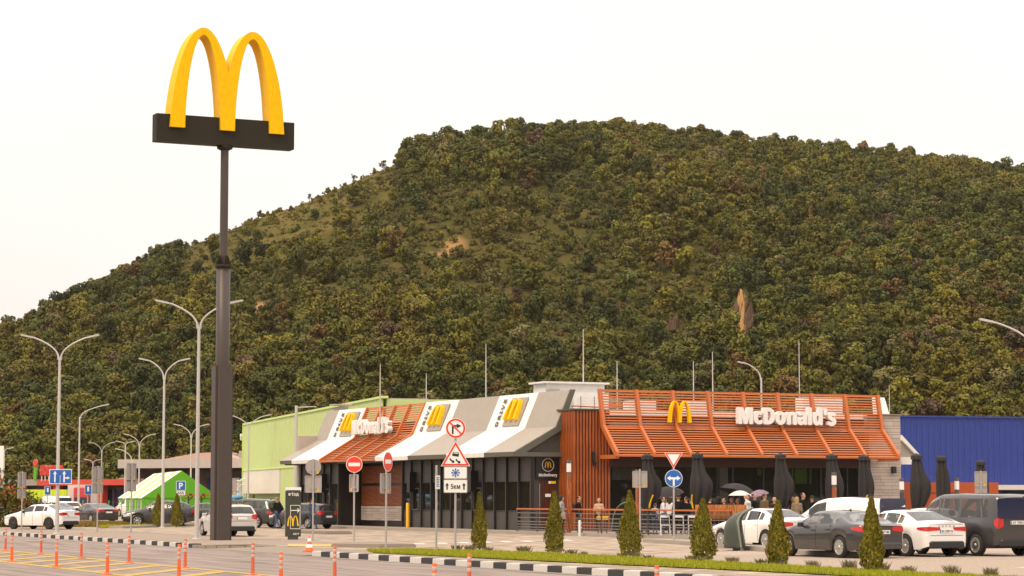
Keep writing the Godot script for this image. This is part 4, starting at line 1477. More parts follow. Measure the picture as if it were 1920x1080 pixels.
	var tri_p := PackedVector2Array([Vector2(-hw, 1.8), Vector2(hw, 1.8), Vector2(0, 4.2)])
	var gb := Basis(gd, Vector3.UP, gd.cross(Vector3.UP))
	st = ms()
	prism(st, tri_p, 0.06, Transform3D(gb, peak))
	part(st, "gable", M.tent_green, o)
	st = ms()
	prism(st, PackedVector2Array([Vector2(-hw, 0), Vector2(hw, 0), Vector2(hw, 1.78), Vector2(-hw, 1.78)]), 0.05, Transform3D(gb, peak - gb.z * 0.05))
	part(st, "front_wall", M.tent_green, o)
	for i in 7:
		st = ms()
		for s in [-1.0, 1.0]:
			var p0: Vector3 = peak + rd * (i / 7.0) + Vector3.UP * 4.22
			var p1: Vector3 = peak + rd * ((i + 1) / 7.0 - 0.002) + Vector3.UP * 4.22
			var e0: Vector3 = peak + rd * (i / 7.0) + gd * (hw + 0.1) * s + Vector3.UP * 1.78
			var e1: Vector3 = peak + rd * ((i + 1) / 7.0 - 0.002) + gd * (hw + 0.1) * s + Vector3.UP * 1.78
			quad(st, p0, p1, e1, e0)
			quad(st, p0 - Vector3.UP * 0.04, e0 - Vector3.UP * 0.04, e1 - Vector3.UP * 0.04, p1 - Vector3.UP * 0.04)
		part(st, "roof_stripe", M.tent_white if i % 2 == 0 else M.tent_pale, o)
	st = ms()
	quad(st, peak - gd * hw + Vector3.UP * 1.8, peak + rd - gd * hw + Vector3.UP * 1.8, peak + rd - gd * hw, peak - gd * hw)
	part(st, "side_wall", M.tent_green, o)
	for i in 9:
		box("wall_panel", peak - gd * (hw + 0.04) + rd * (i / 9.0 + 0.03) + Vector3.UP * 0.8, Vector3(0.06, 1.5, 1.0), M.sign_back if i % 2 else M.tent_pale, o, Basis(-gd, Vector3.UP, rd.normalized()))

	# containers, lorry, banner far left
	var cbas := Basis(Vector3.UP, -YAW)
	o = thing("cargo_container", "lime and cobalt blue shipping container beyond the parked cars", "container", yard(-50.0, 260.0), -YAW)
	st = ms()
	bx(st, Vector3(0, 2.05, 0), Vector3(4.2, 1.25, 2.4))
	part(st, "upper_half", M.lime_paint, o)
	st = ms()
	bx(st, Vector3(0, 0.7, 0), Vector3(4.2, 1.4, 2.38))
	part(st, "lower_half", M.cobalt, o)
	for i in 10: box("rib", Vector3(-1.9 + i * 0.42, 2.05, 1.22), Vector3(0.08, 1.2, 0.06), M.lime_paint, o)
	o = copy(o, "cargo_container", "second lime container, partly behind the autumn bush", yard(-53.6, 268.0), -YAW)
	tag(o, "", "container")
	o = thing("lorry", "red cab lorry with a pale box body behind the parked cars", "lorry", yard(-44.8, 250.0), -YAW)
	st = ms()
	cbx(st, Vector3(0.35, 1.65, 1.0), Vector3(1.5, 2.5, 1.6), 0.1)
	var cab := part(st, "cab", M.truck_red, o)
	st = ms()
	bx(st, Vector3(0.35, 1.55, 1.82), Vector3(1.3, 0.6, 0.04))
	part(st, "windscreen", M.window_blue, cab)
	st = ms()
	bx(st, Vector3(0.35, 0.75, 1.83), Vector3(1.3, 0.35, 0.05))
	part(st, "grille", M.trim_black, cab)
	st = ms()
	bx(st, Vector3(-0.1, 1.85, -2.2), Vector3(2.4, 2.6, 4.6))
	part(st, "box_body", M.trailer, o)
	for i in 4:
		st = ms(true)
		lathe(st, [Vector2(0, -0.12), Vector2(0.42, -0.12), Vector2(0.42, 0.12), Vector2(0, 0.12)], Vector3.ZERO, 14)
		part(st, "wheel", M.rubber, o, Vector3([-0.4, 1.0][i % 2], 0.42, [1.1, -3.4][i / 2]), Basis(Vector3(0, 0, 1), PI / 2))
	o = thing("banner", "tall white banner with an orange letter at the left edge of the view", "banner", yard(-32.0, 150.0), -YAW)
	st = ms()
	bx(st, Vector3(-0.25, 3.74, 0), Vector3(1.1, 2.62, 0.12))
	part(st, "panel", M.sign_white, o)
	st = ms()
	tube(st, [Vector3(-0.25, 0, -0.05), Vector3(-0.25, 2.6, -0.05)], [0.08], 8)
	part(st, "post", M.galvanised, o)
	lettering("К", 0.28, 0.3, 0.02, "lettering", M.orange_plastic, o, Vector3(0.06, 3.1, 0.07))
	# low yard fence by the tent
	o = thing("mesh_fence", "green post fence in front of the marquee", "fence", yard(-36.5, 205.0), -YAW)
	for i in 14: box("post", Vector3(i * 1.1, 0.8, 0), Vector3(0.06, 1.6, 0.06), M.tent_green, o)
	for k in 4: box("wire", Vector3(7.1, 0.3 + k * 0.38, 0), Vector3(14.4, 0.02, 0.02), M.steel_dark, o)
	o = thing("timber_pergola", "small dark timber pergola left of the lime green warehouse", "pergola", yard(-25.8, 210.0), -YAW)
	for i in 4:
		box("post", Vector3(-2.4 + i * 1.1, 1.0, 0), Vector3(0.12, 2.0, 0.12), M.brown_wall, o)
		box("rafter", Vector3(-2.2 + i * 1.1, 2.1, 0), Vector3(0.1, 0.12, 1.6), M.brown_wall, o)
		box("brace", Vector3(-2.2 + i * 1.1, 1.75, 0), Vector3(0.08, 0.6, 0.08), M.brown_wall, o, Basis(Vector3(0, 0, 1), -0.7))
	box("beam", Vector3(-0.7, 2.02, 0.1), Vector3(4.4, 0.16, 0.14), M.rust_panel, o)
	st = ms()
	tube(st, [Vector3(0, 0, 0), Vector3(0, 8.7, 0)], [0.16, 0.11], 10)
	tube(st, [Vector3(0, 8.55, 0), Vector3(0.9, 8.6, 0)], [0.05], 6)
	bx(st, Vector3(1.2, 8.62, 0), Vector3(0.6, 0.07, 0.2))
	var op := whole(st, "utility_pole", M.lamp_grey, "plain grey pole standing before the lime green warehouse", "pole")
	op.position = Vector3(8.5, 0, -57.5)
	op.rotation.y = -YAW

# ---------------------------------------------------------------- tall sign
func build_pylon() -> void:
	var o := thing("pylon_sign", "tall brown pole carrying two joined yellow arches on a dark box", "pylon sign", Vector3(-21.0, 0, 12.2))
	var st := ms()
	var poly := PackedVector2Array()
	for i in 4:
		var s: Vector2 = [Vector2(1, 1), Vector2(-1, 1), Vector2(-1, -1), Vector2(1, -1)][i]
		var q := [Vector2(0.40, 0.26), Vector2(0.31, 0.26), Vector2(0.31, 0.36), Vector2(0.26, 0.40)]
		for k in 4:
			var v: Vector2 = q[k if i % 2 == 0 else 3 - k]
			poly.append(v * s)
	stack(st, poly, [[0.0, 1.0], [7.55, 1.0]], Vector3.ZERO)
	part(st, "pole_casing", M.pole_brown, o)
	st = ms(true)
	lathe(st, [Vector2(0.30, 7.5), Vector2(0.30, 11.85), Vector2(0.0, 11.85)], Vector3.ZERO, 20)
	part(st, "lower_pole", M.pole_brown, o)
	st = ms()
	lathe(st, [Vector2(0.30, 11.80), Vector2(0.38, 11.86), Vector2(0.38, 11.96), Vector2(0.19, 11.97)], Vector3.ZERO, 20)
	for i in 14:
		var a := TAU * i / 14
		var bas := Basis(Vector3.UP, -a)
		prism(st, PackedVector2Array([Vector2(0.17, 11.96), Vector2(0.35, 11.96), Vector2(0.19, 12.38), Vector2(0.17, 12.38)]), 0.02, Transform3D(bas, Vector3.ZERO))
	part(st, "flange", M.bronze, o)
	st = ms(true)
	lathe(st, [Vector2(0.18, 11.9), Vector2(0.175, 17.25)], Vector3.ZERO, 18)
	part(st, "upper_pole", M.pole_brown, o)
	st = ms()
	lathe(st, [Vector2(0.18, 17.0), Vector2(0.34, 17.08), Vector2(0.34, 17.18), Vector2(0.0, 17.18)], Vector3.ZERO, 18)
	part(st, "head_flange", M.bronze, o)
	st = ms()
	bx(st, Vector3(-0.04, 17.8, 0.0), Vector3(6.32, 1.2, 0.62))
	part(st, "sign_box", M.bronze, o)
	st = ms()
	prism(st, arches(5.22, 4.46, 40), 0.92, Transform3D(Basis(), Vector3(-0.02, 17.83, -0.46)))
	var ar := part(st, "arches", M.arch_yellow, o)
	# fine sheet joints and lifting eyes on the arches
	st = ms()
	for c in [-1.135, 1.135]:
		tube(st, [Vector3(c, 22.28, -0.05), Vector3(c, 22.36, 0.0), Vector3(c, 22.28, 0.05)], [0.018], 6)
	part(st, "lifting_eye", M.galvanised, ar)

# ---------------------------------------------------------------- street furniture
func lamp(at: Vector3, h: float, arms: Array, reach: float, label: String, turn := -YAW, rise := 1.1) -> Node3D:
	var o := thing("street_lamp", label, "street lamp", at, turn, "street lamps")
	var st := ms(true)
	tube(st, [Vector3(0, 0, 0), Vector3(0, h - rise, 0)], [0.105, 0.065], 10)
	lathe(st, [Vector2(0.2, 0), Vector2(0.2, 0.05), Vector2(0.11, 0.06)], Vector3.ZERO, 10)
	part(st, "pole", M.lamp_grey, o)
	for s in arms:
		st = ms(true)
		var p := []
		for i in 9:
			var f := i / 8.0
			p.append(Vector3(s * reach * (0.04 + 0.96 * pow(f, 1.7)) * 0.8, h - rise - 0.15 + (rise + 0.05) * pow(f, 0.72), 0))
		tube(st, p, [0.055, 0.045, 0.04], 8)
		var arm := part(st, "arm", M.lamp_grey, o)
		st = ms()
		prism(st, PackedVector2Array([Vector2(0, -0.03), Vector2(0.1, 0.05), Vector2(0.65, 0.045), Vector2(0.72, 0.0), Vector2(0.66, -0.04)]), 0.24, Transform3D(Basis(Vector3.UP, 0.0 if s > 0 else PI) * Basis(Vector3(0, 0, 1), 0.22), Vector3(s * reach * 0.78, h - 0.12, -0.12 * s)))
		part(st, "lamp_head", M.lamp_grey, arm)
	return o

func pole_part(o: Node3D, h: float, r := 0.038) -> void:
	var st := ms(true)
	tube(st, [Vector3(0, 0, 0), Vector3(0, h, 0)], [r], 10)
	lathe(st, [Vector2(r, h), Vector2(r * 0.8, h + 0.012), Vector2(0, h + 0.015)], Vector3.ZERO, 10)
	part(st, "post", M.galvanised, o)

# a flat plate facing local +z (or shown from behind), with a rim
func plate(o: Node3D, poly: PackedVector2Array, inner: PackedVector2Array, y: float, face: Material, rim: Material, called := "sign_plate", z := 0.05) -> MeshInstance3D:
	var st := ms()
	prism(st, poly, 0.018, Transform3D(Basis(), Vector3(0, y, z)))
	var p := part(st, called, rim, o)
	if inner.size() > 2:
		st = ms()
		prism(st, inner, 0.004, Transform3D(Basis(), Vector3(0, y, z + 0.018)))
		part(st, "sign_face", face, p)
	return p

func mark(o: Node, poly: PackedVector2Array, at: Vector3, material: Material, called := "symbol", b := Basis()) -> void:
	var st := ms()
	prism(st, poly, 0.004, Transform3D(b, at))
	part(st, called, material, o)

func arrow(l: float, w: float, head: float) -> PackedVector2Array:
	return PackedVector2Array([Vector2(-w, 0), Vector2(w, 0), Vector2(w, l - head), Vector2(w * 2.6, l - head), Vector2(0, l), Vector2(-w * 2.6, l - head), Vector2(-w, l - head)])

func sign_back(o: Node3D, w: float, h: float, y: float, turn := 0.0, round_ := false) -> void:
	var st := ms()
	var b := Basis(Vector3.UP, turn)
	prism(st, disc(w / 2, 26) if round_ else rect(w, h, 0.04), 0.02, Transform3D(b, Vector3(0, y, -0.06)))
	var p := part(st, "sign_plate", M.sign_back, o)
	st = ms()
	if not round_:
		for s in [[0.0, h / 2 - 0.01, w, 0.03], [0.0, -h / 2 + 0.01, w, 0.03], [w / 2 - 0.01, 0.0, 0.03, h], [-w / 2 + 0.01, 0.0, 0.03, h]]:
			bx(st, b * Vector3(s[0], s[1], -0.025) + Vector3(0, y, 0), Vector3(s[2], s[3], 0.03), b)
	bx(st, b * Vector3(0, 0, -0.02) + Vector3(0, y - h * 0.25, 0), Vector3(w * 0.5, 0.04, 0.03), b)
	part(st, "frame", M.galvanised, p)
	st = ms()
	prism(st, disc(0.055, 10), 0.004, Transform3D(b, Vector3(0, y, 0) + b * Vector3(w * 0.28, -h * 0.36, -0.037)))
	part(st, "inspection_sticker", M.bollard_yellow, p)

func build_street() -> void:
	var st: SurfaceTool
	var o: Node3D
	# street lamps
	lamp(Vector3(-22.6, 0, -8.8), 10.1, [-1, 1], 1.7, "double armed street lamp carrying the blue lane arrow sign")
	lamp(Vector3(-21.1, 0, 9.2), 10.6, [-1, 1], 1.65, "nearest double armed street lamp, just left of the tall brown pole")
	lamp(Vector3(-10.4, 0, -30.0), 10.3, [-1, 1], 1.15, "double armed street lamp rising behind the green marquee")
	lamp(Vector3(3.9, 0, -100.8), 10.2, [1], 2.5, "single armed street lamp between the lane sign and the red lorry")
	lamp(Vector3(28.9, 0, -180.9), 8.7, [-1, 1], 1.3, "small far double lamp above the red supermarket")
	lamp(Vector3(18.46, 0, -130.4), 8.4, [-1, 1], 1.3, "far double lamp in front of the pale band roof's left end")
	lamp(Vector3(17.06, 0, -108.9), 8.8, [-1, 1], 1.3, "far double lamp half hidden behind the near lamp pole")
	lamp(Vector3(17.0, 0, -92.3), 9.2, [-1, 1], 1.7, "double lamp with a short spike at the warehouse corner")
	lamp(Vector3(14.0, 0, -118.0), 6.6, [-1], 1.3, "low lamp arm just left of the lime green warehouse")
	lamp(Vector3(34.7, 0, -33.9), 11.4, [-1], 1.3, "single armed lamp standing behind the wide orange canopy")
	lamp(Vector3(8.6, 0, 30.3), 9.3, [-1], 2.0, "lamp arm reaching in at the right edge of the view")
	for q in [[-57.0, 270.0, 7.4, "slim camera mast above the autumn bush"], [-50.5, 290.0, 6.4, "far slim mast left of the rooftop letters"], [-42.6, 265.0, 8.0, "slim mast with two heads right of the rooftop letters"]]:
		lamp(yard(q[0], q[1]), q[2], [-1, 1], 0.5, q[3], -YAW, 0.3)

	# lane arrow sign on the first lamp
	o = thing("lane_sign", "blue lane sign with two upward white arrows on the lamp pole", "road sign", Vector3(-22.5, 0, -8.62), -YAW + 0.1)
	var p := plate(o, rect(1.12, 0.74, 0.03), rect(1.06, 0.68, 0.03), 2.9, M.sign_blue, M.sign_white)
	mark(p, arrow(0.58, 0.035, 0.16), Vector3(-0.28, 2.61, 0.073), M.sign_white)
	mark(p, arrow(0.58, 0.035, 0.16), Vector3(0.18, 2.61, 0.073), M.sign_white)
	mark(p, arrow(0.27, 0.03, 0.13), Vector3(0.2, 2.83, 0.0735), M.sign_white, "symbol", Basis(Vector3(0, 0, 1), -PI / 2))
	for i in 4: mark(p, rect(0.03, 0.07), Vector3(-0.02, 2.62 + i * 0.1, 0.073), M.sign_white)
	for s in [-0.2, 0.2]: box("bracket", Vector3(s, 2.9, 0.03), Vector3(0.05, 0.5, 0.06), M.galvanised, o)

	# small poles on the left pavement, seen from behind or edge on
	for q in [[-21.8, -19.2, 3.25, 0.36, "narrow back-turned sign on a thin pole near the white saloon's front"], [-19.2, -13.4, 3.5, 0.5, "tall narrow back-turned sign between the white saloon and the dark cars"], [-19.2, -7.2, 3.6, 0.42, "edge-on tall sign on a thin pole left of the P sign"]]:
		o = thing("pole_sign", q[4], "road sign", Vector3(q[0], 0, q[1]), -YAW + 0.95, "back-turned signs on the pavement")
		pole_part(o, q[2])
		sign_back(o, q[3] * 1.6, 0.85, q[2] - 0.45)
		sign_back(o, q[3] * 1.6, 0.5, q[2] - 1.2)
	o = thing("parking_sign", "blue P parking sign with a small white plate by the little cypresses", "road sign", Vector3(-5.2, 0, -42.6), -YAW)
	pole_part(o, 2.9)
	p = plate(o, rect(0.64, 0.64, 0.05), rect(0.58, 0.58, 0.04), 2.62, M.sign_blue, M.sign_white)
	lettering("P", 0.26, 0.4, 0.006, "symbol", M.sign_white, p, Vector3(0, 2.62, 0.076))
	p = plate(o, rect(0.62, 0.30, 0.03), rect(0.58, 0.26, 0.03), 2.13, M.sign_white, M.sign_back)
	lettering("555", 0.42, 0.16, 0.006, "symbol", M.ink, p, Vector3(0, 2.13, 0.076))
	for q in [[-38.0, 197.0, "small blue parking sign in front of the lime container"], [-31.0, 176.0, "small blue parking sign among the dark parked cars"]]:
		o = thing("small_parking_sign", q[2], "road sign", yard(q[0], q[1]), -YAW + 0.5, "small blue parking signs")
		pole_part(o, 2.6)
		p = plate(o, rect(0.5, 0.7, 0.03), rect(0.46, 0.66, 0.03), 2.4, M.sign_blue, M.sign_white)
		mark(p, rect(0.14, 0.34), Vector3(0, 2.45, 0.073), M.sign_white)

	# entrance totem
	o = thing("entrance_totem", "dark green entrance totem with a white cap and yellow arches", "totem sign", Vector3(-17.75, 0, 12.4), -YAW + 0.02)
	st = ms()
	cbx(st, Vector3(0, 1.16, 0), Vector3(0.68, 2.04, 0.22), 0.015)
	part(st, "body", M.totem_green, o)
	st = ms()
	bx(st, Vector3(0, 0.07, 0), Vector3(0.46, 0.16, 0.16))
	part(st, "foot", M.steel_dark, o)
	st = ms()
	bx(st, Vector3(0, 2.2, 0), Vector3(0.68, 0.18, 0.22))
	part(st, "cap", M.sign_white, o)
	st = ms()
	bx(st, Vector3(-0.345, 1.2, 0), Vector3(0.02, 1.96, 0.2))
	part(st, "side_trim", M.sign_back, o)
	lettering("В'ЇЗД", 0.44, 0.17, 0.006, "lettering", M.sign_white, o, Vector3(0.02, 1.98, 0.113))
	st = ms()
	for q in [[0.1, 1.50, 0.42, 0.02], [0.1, 0.48, 0.42, 0.02], [-0.11, 0.99, 0.02, 1.04], [0.31, 0.99, 0.02, 1.04]]:
		bx(st, Vector3(q[0], q[1], 0.114), Vector3(q[2], q[3], 0.006))
	part(st, "frame_line", M.sign_white, o)
	st = ms()
	bx(st, Vector3(0.08, 1.28, 0.114), Vector3(0.34, 0.035, 0.006))
	bx(st, Vector3(0.235, 1.32, 0.1145), Vector3(0.12, 0.035, 0.006), Basis(Vector3(0, 0, 1), -PI / 4))
	bx(st, Vector3(0.235, 1.24, 0.1145), Vector3(0.12, 0.035, 0.006), Basis(Vector3(0, 0, 1), PI / 4))
	part(st, "arrow", M.sign_white, o)
	mark(o, arches(0.50, 0.45, 14), Vector3(0.0, 0.6, 0.12), M.arch_yellow, "arches")
	lettering("24/7", 0.26, 0.07, 0.004, "lettering", M.sign_white, o, Vector3(0.14, 0.26, 0.113))
	# traffic cone
	o = thing("traffic_cone", "orange and white striped traffic cone at the kerb end", "traffic cone", Vector3(-25.55, 0, 34.9))
	st = ms()
	cbx(st, Vector3(0, 0.025, 0), Vector3(0.36, 0.05, 0.36), 0.01)
	part(st, "foot", M.orange_plastic, o)
	for i in 5:
		st = ms(true)
		lathe(st, [Vector2(0.14 - i * 0.024, 0.05 + i * 0.105), Vector2(0.116 - i * 0.024, 0.155 + i * 0.105), Vector2(0.0, 0.155 + i * 0.105)], Vector3.ZERO, 16)
		part(st, "band", M.orange_plastic if i % 2 == 0 else M.sign_white, o)

	# sign posts
	o = thing("sign_post", "back-turned round and square signs on a post beside the entrance totem", "road sign", Vector3(-17.4, 0, 13.9), -YAW)
	pole_part(o, 3.5)
	sign_back(o, 0.68, 0.68, 3.16, 0.0, true)
	sign_back(o, 0.72, 0.72, 2.42)
	o = thing("sign_post", "square back-turned sign just left of the white capped totem", "road sign", Vector3(-13.6, 0, -8.0), -YAW)
	pole_part(o, 2.9)
	sign_back(o, 0.55, 0.9, 2.4)
	for q in [[-18.5, 21.4, 3.5, 0.06, 0.66, "round red no entry sign facing the road before the timber recess"], [-21.9, 32.9, 3.46, 1.14, 0.7, "no entry sign turned edgewise, seen as a narrow red oval"]]:
		o = thing("no_entry_sign", q[5], "road sign", Vector3(q[0], 0, q[1]), -YAW + q[3], "no entry signs")
		pole_part(o, q[2] - 0.05)
		p = plate(o, disc(q[4] / 2, 36), disc(q[4] / 2 - 0.02, 36), q[2] - q[4] / 2, M.sign_red, M.sign_white)
		mark(p, rect(0.46, 0.14), Vector3(0, q[2] - q[4] / 2, 0.073), M.sign_white)
		sign_back(o, 0.46, 0.70, q[2] - q[4] - 0.42, 2.4 if q[3] < 0.5 else -0.35)
	o = thing("slim_sign_post", "slim pole with a small white parking notice", "road sign", Vector3(-22.3, 0, 38.2), -YAW + 0.7)
	pole_part(o, 2.9)
	p = plate(o, rect(0.20, 0.46), rect(0.19, 0.45), 2.35, M.sign_white, M.sign_back)
	for i in 5: mark(p, rect(0.11, 0.035), Vector3(0.0, 2.22 + i * 0.07, 0.073), M.sign_blue if i in [0, 1] else M.ink_grey)

	o = thing("warning_sign_post", "stack of four signs: no right turn, slippery road, snowflake and 5 km", "road sign", Vector3(-20.7, 0, 36.2), -YAW + 0.06)
	pole_part(o, 4.5)
	p = plate(o, disc(0.345, 40), disc(0.33, 40), 4.22, M.sign_red, M.sign_white)
	mark(p, disc(0.265, 36), Vector3(0, 4.22, 0.073), M.sign_white, "sign_face")
	mark(p, PackedVector2Array([Vector2(-0.13, -0.2), Vector2(-0.07, -0.2), Vector2(-0.07, 0.05), Vector2(0.04, 0.05), Vector2(0.04, 0.0), Vector2(0.2, 0.08), Vector2(0.04, 0.16), Vector2(0.04, 0.11), Vector2(-0.13, 0.11)]), Vector3(0, 4.22, 0.0775), M.ink)
	mark(p, rect(0.54, 0.05), Vector3(0, 4.22, 0.082), M.sign_red, "bar", Basis(Vector3(0, 0, 1), -PI / 4))
	var tri3 := func(s: float) -> PackedVector2Array: return PackedVector2Array([Vector2(-s, -s * 0.577), Vector2(s, -s * 0.577), Vector2(0, s * 1.155)])
	p = plate(o, tri3.call(0.51), tri3.call(0.48), 3.21, M.sign_red, M.sign_white)
	mark(p, tri3.call(0.37), Vector3(0, 3.21, 0.073), M.sign_white, "sign_face")
	mark(p, PackedVector2Array([Vector2(-0.12, 0.0), Vector2(0.1, -0.03), Vector2(0.12, 0.05), Vector2(0.09, 0.12), Vector2(-0.07, 0.14), Vector2(-0.11, 0.07)]), Vector3(0.0, 3.27, 0.0775), M.ink)
	mark(p, PackedVector2Array([Vector2(-0.07, 0.09), Vector2(0.08, 0.07), Vector2(0.06, 0.105), Vector2(-0.05, 0.12)]), Vector3(0.0, 3.27, 0.082), M.sign_white)
	for s in [[-0.15, 0.0], [0.06, -0.02]]:
		mark(p, PackedVector2Array([Vector2(-0.06, 0.1), Vector2(-0.02, 0.1), Vector2(0.0, 0.05), Vector2(0.11, 0.01), Vector2(0.1, -0.06), Vector2(0.0, -0.05), Vector2(0.03, -0.02), Vector2(-0.05, 0.03)]), Vector3(s[0], 3.09 + s[1], 0.0775), M.ink)
	p = plate(o, rect(0.80, 0.42, 0.03), rect(0.76, 0.38, 0.03), 2.69, M.sign_white, M.sign_back)
	for i in 4:
		mark(p, rect(0.028, 0.28), Vector3(0, 2.69, 0.073 + i * 0.0012), M.sign_blue, "symbol", Basis(Vector3(0, 0, 1), PI / 4 * i))
	for i in 8:
		var a := TAU * i / 8
		mark(p, rect(0.05, 0.05), Vector3(cos(a) * 0.12, 2.69 + sin(a) * 0.12, 0.079), M.sign_blue)
	p = plate(o, rect(0.82, 0.46, 0.03), rect(0.78, 0.42, 0.03), 2.23, M.sign_white, M.sign_back)
	mark(p, arrow(0.24, 0.025, 0.1), Vector3(-0.29, 2.11, 0.073), M.ink)
	mark(p, arrow(0.24, 0.025, 0.1), Vector3(0.29, 2.11, 0.073), M.ink)
	lettering("5км", 0.32, 0.17, 0.006, "lettering", M.ink, p, Vector3(0.0, 2.22, 0.077))

	o = thing("priority_sign_post", "give way triangle above a round blue turn sign on the long island", "road sign", Vector3(-7.4, 0.1, 27.9), -YAW - 0.05)
	pole_part(o, 3.1)
	var t2 := PackedVector2Array([Vector2(-0.37, 0.21), Vector2(0.37, 0.21), Vector2(0, -0.43)])
	var t3 := PackedVector2Array([Vector2(-0.345, 0.197), Vector2(0.345, 0.197), Vector2(0, -0.40)])
	var t4 := PackedVector2Array([Vector2(-0.25, 0.142), Vector2(0.25, 0.142), Vector2(0, -0.29)])
	p = plate(o, t2, t3, 3.32, M.sign_red, M.sign_white)
	mark(p, t4, Vector3(0, 3.32, 0.073), M.sign_white, "sign_face")
	p = plate(o, disc(0.35, 36), disc(0.33, 36), 2.50, M.sign_blue, M.sign_white)
	mark(p, rect(0.075, 0.30), Vector3(0, 2.35, 0.073), M.sign_white)
	for s in [-1.0, 1.0]:
		mark(p, PackedVector2Array([Vector2(0, -0.035), Vector2(0.13, -0.035), Vector2(0.13, -0.09), Vector2(0.27, 0.01), Vector2(0.13, 0.11), Vector2(0.13, 0.045), Vector2(0, 0.045)]) if s > 0 else PackedVector2Array([Vector2(0, -0.035), Vector2(0, 0.045), Vector2(-0.13, 0.045), Vector2(-0.13, 0.11), Vector2(-0.27, 0.01), Vector2(-0.13, -0.09), Vector2(-0.13, -0.035)]), Vector3(0, 2.5, 0.0735), M.sign_white)
	o = thing("sign_post", "square back-turned sign at the terrace corner before the first parasol", "road sign", Vector3(-2.7, 0, 16.5), -YAW)
	pole_part(o, 3.1)
	sign_back(o, 0.66, 0.74, 2.66)
	o = thing("sign_post", "two back-turned signs on a post behind the grey van", "road sign", yard(22.4, 115.0), -YAW)
	pole_part(o, 3.1)
	sign_back(o, 0.58, 0.72, 2.72)
	sign_back(o, 0.58, 0.42, 2.12)

	# lane posts
	var post := Node3D.new()
	var names := ["flexible orange lane post", "flexible orange lane post"]
	for row in [[[-33.04, 23.08], [-33.21, 28.86], [-33.54, 35.21], [-33.79, 41.39], [-33.95, 47.32], [-34.25, 53.76], [-33.98, 58.73], [-34.25, 66.91], [-34.83, 75.82]], [[-36.67, 38.68], [-37.04, 45.27], [-37.38, 51.51], [-36.56, 54.9], [-37.13, 63.66], [-37.7, 72.98]]]:
		var back_row: bool = row.size() == 9
		for i in row.size():
			var ord: String = ["first", "second", "third", "fourth", "fifth", "sixth", "seventh", "eighth", "ninth"][i]
			o = thing("lane_post", "%s orange lane post from the left in the %s row" % [ord, "faded far" if back_row else "bright near"], "lane post", Vector3(row[i][0], -0.12, row[i][1]), i * 0.7, "flexible lane posts")
			var pm: Material = M.orange_faded if back_row else M.orange_plastic
			st = ms(true)
			lathe(st, [Vector2(0.0, 0.0), Vector2(0.14, 0.0), Vector2(0.14, 0.02), Vector2(0.07, 0.045), Vector2(0.05, 0.06)], Vector3.ZERO, 18)
			part(st, "foot", pm, o)
			st = ms(true)
			lathe(st, [Vector2(0.047, 0.04), Vector2(0.042, 0.42), Vector2(0.042, 0.8), Vector2(0.034, 0.82), Vector2(0, 0.822)], Vector3.ZERO, 16)
			part(st, "post", pm, o)
			for k in 3:
				st = ms(true)
				lathe(st, [Vector2(0.0425, 0.46 + k * 0.115), Vector2(0.0445, 0.465 + k * 0.115), Vector2(0.0445, 0.525 + k * 0.115), Vector2(0.0425, 0.53 + k * 0.115)], Vector3.ZERO, 16)
				part(st, "reflective_band", M.reflex_tape, o)
	post.free()
	# guard bollards
	for q in [[-1.0, -14.0, "yellow bollard at the near service window corner"], [-0.9, -30.0, "yellow bollard at the far service window"]]:
		st = ms(true)
		lathe(st, [Vector2(0.1, 0.0), Vector2(0.1, 1.36), Vector2(0.085, 1.4), Vector2(0, 1.41)], Vector3.ZERO, 16)
		var w := whole(st, "guard_bollard", M.bollard_yellow, q[2], "bollard", "yellow guard bollards")
		w.position = Vector3(q[0], 0.13, q[1])
	st = ms(true)
	lathe(st, [Vector2(0.06, 0.0), Vector2(0.06, 0.72), Vector2(0.05, 0.76), Vector2(0, 0.77)], Vector3.ZERO, 14)
	tube(st, [Vector3(0, 0.62, 0), Vector3(0.12, 0.62, 0)], [0.025], 6)
	tube(st, [Vector3(0, 0.4, 0), Vector3(0.12, 0.4, 0)], [0.025], 6)
	var wb := whole(st, "white_post", M.chair_white, "short white post with two stubs before the terrace fence", "post")
	wb.position = Vector3(-2.2, 0, 9.6)

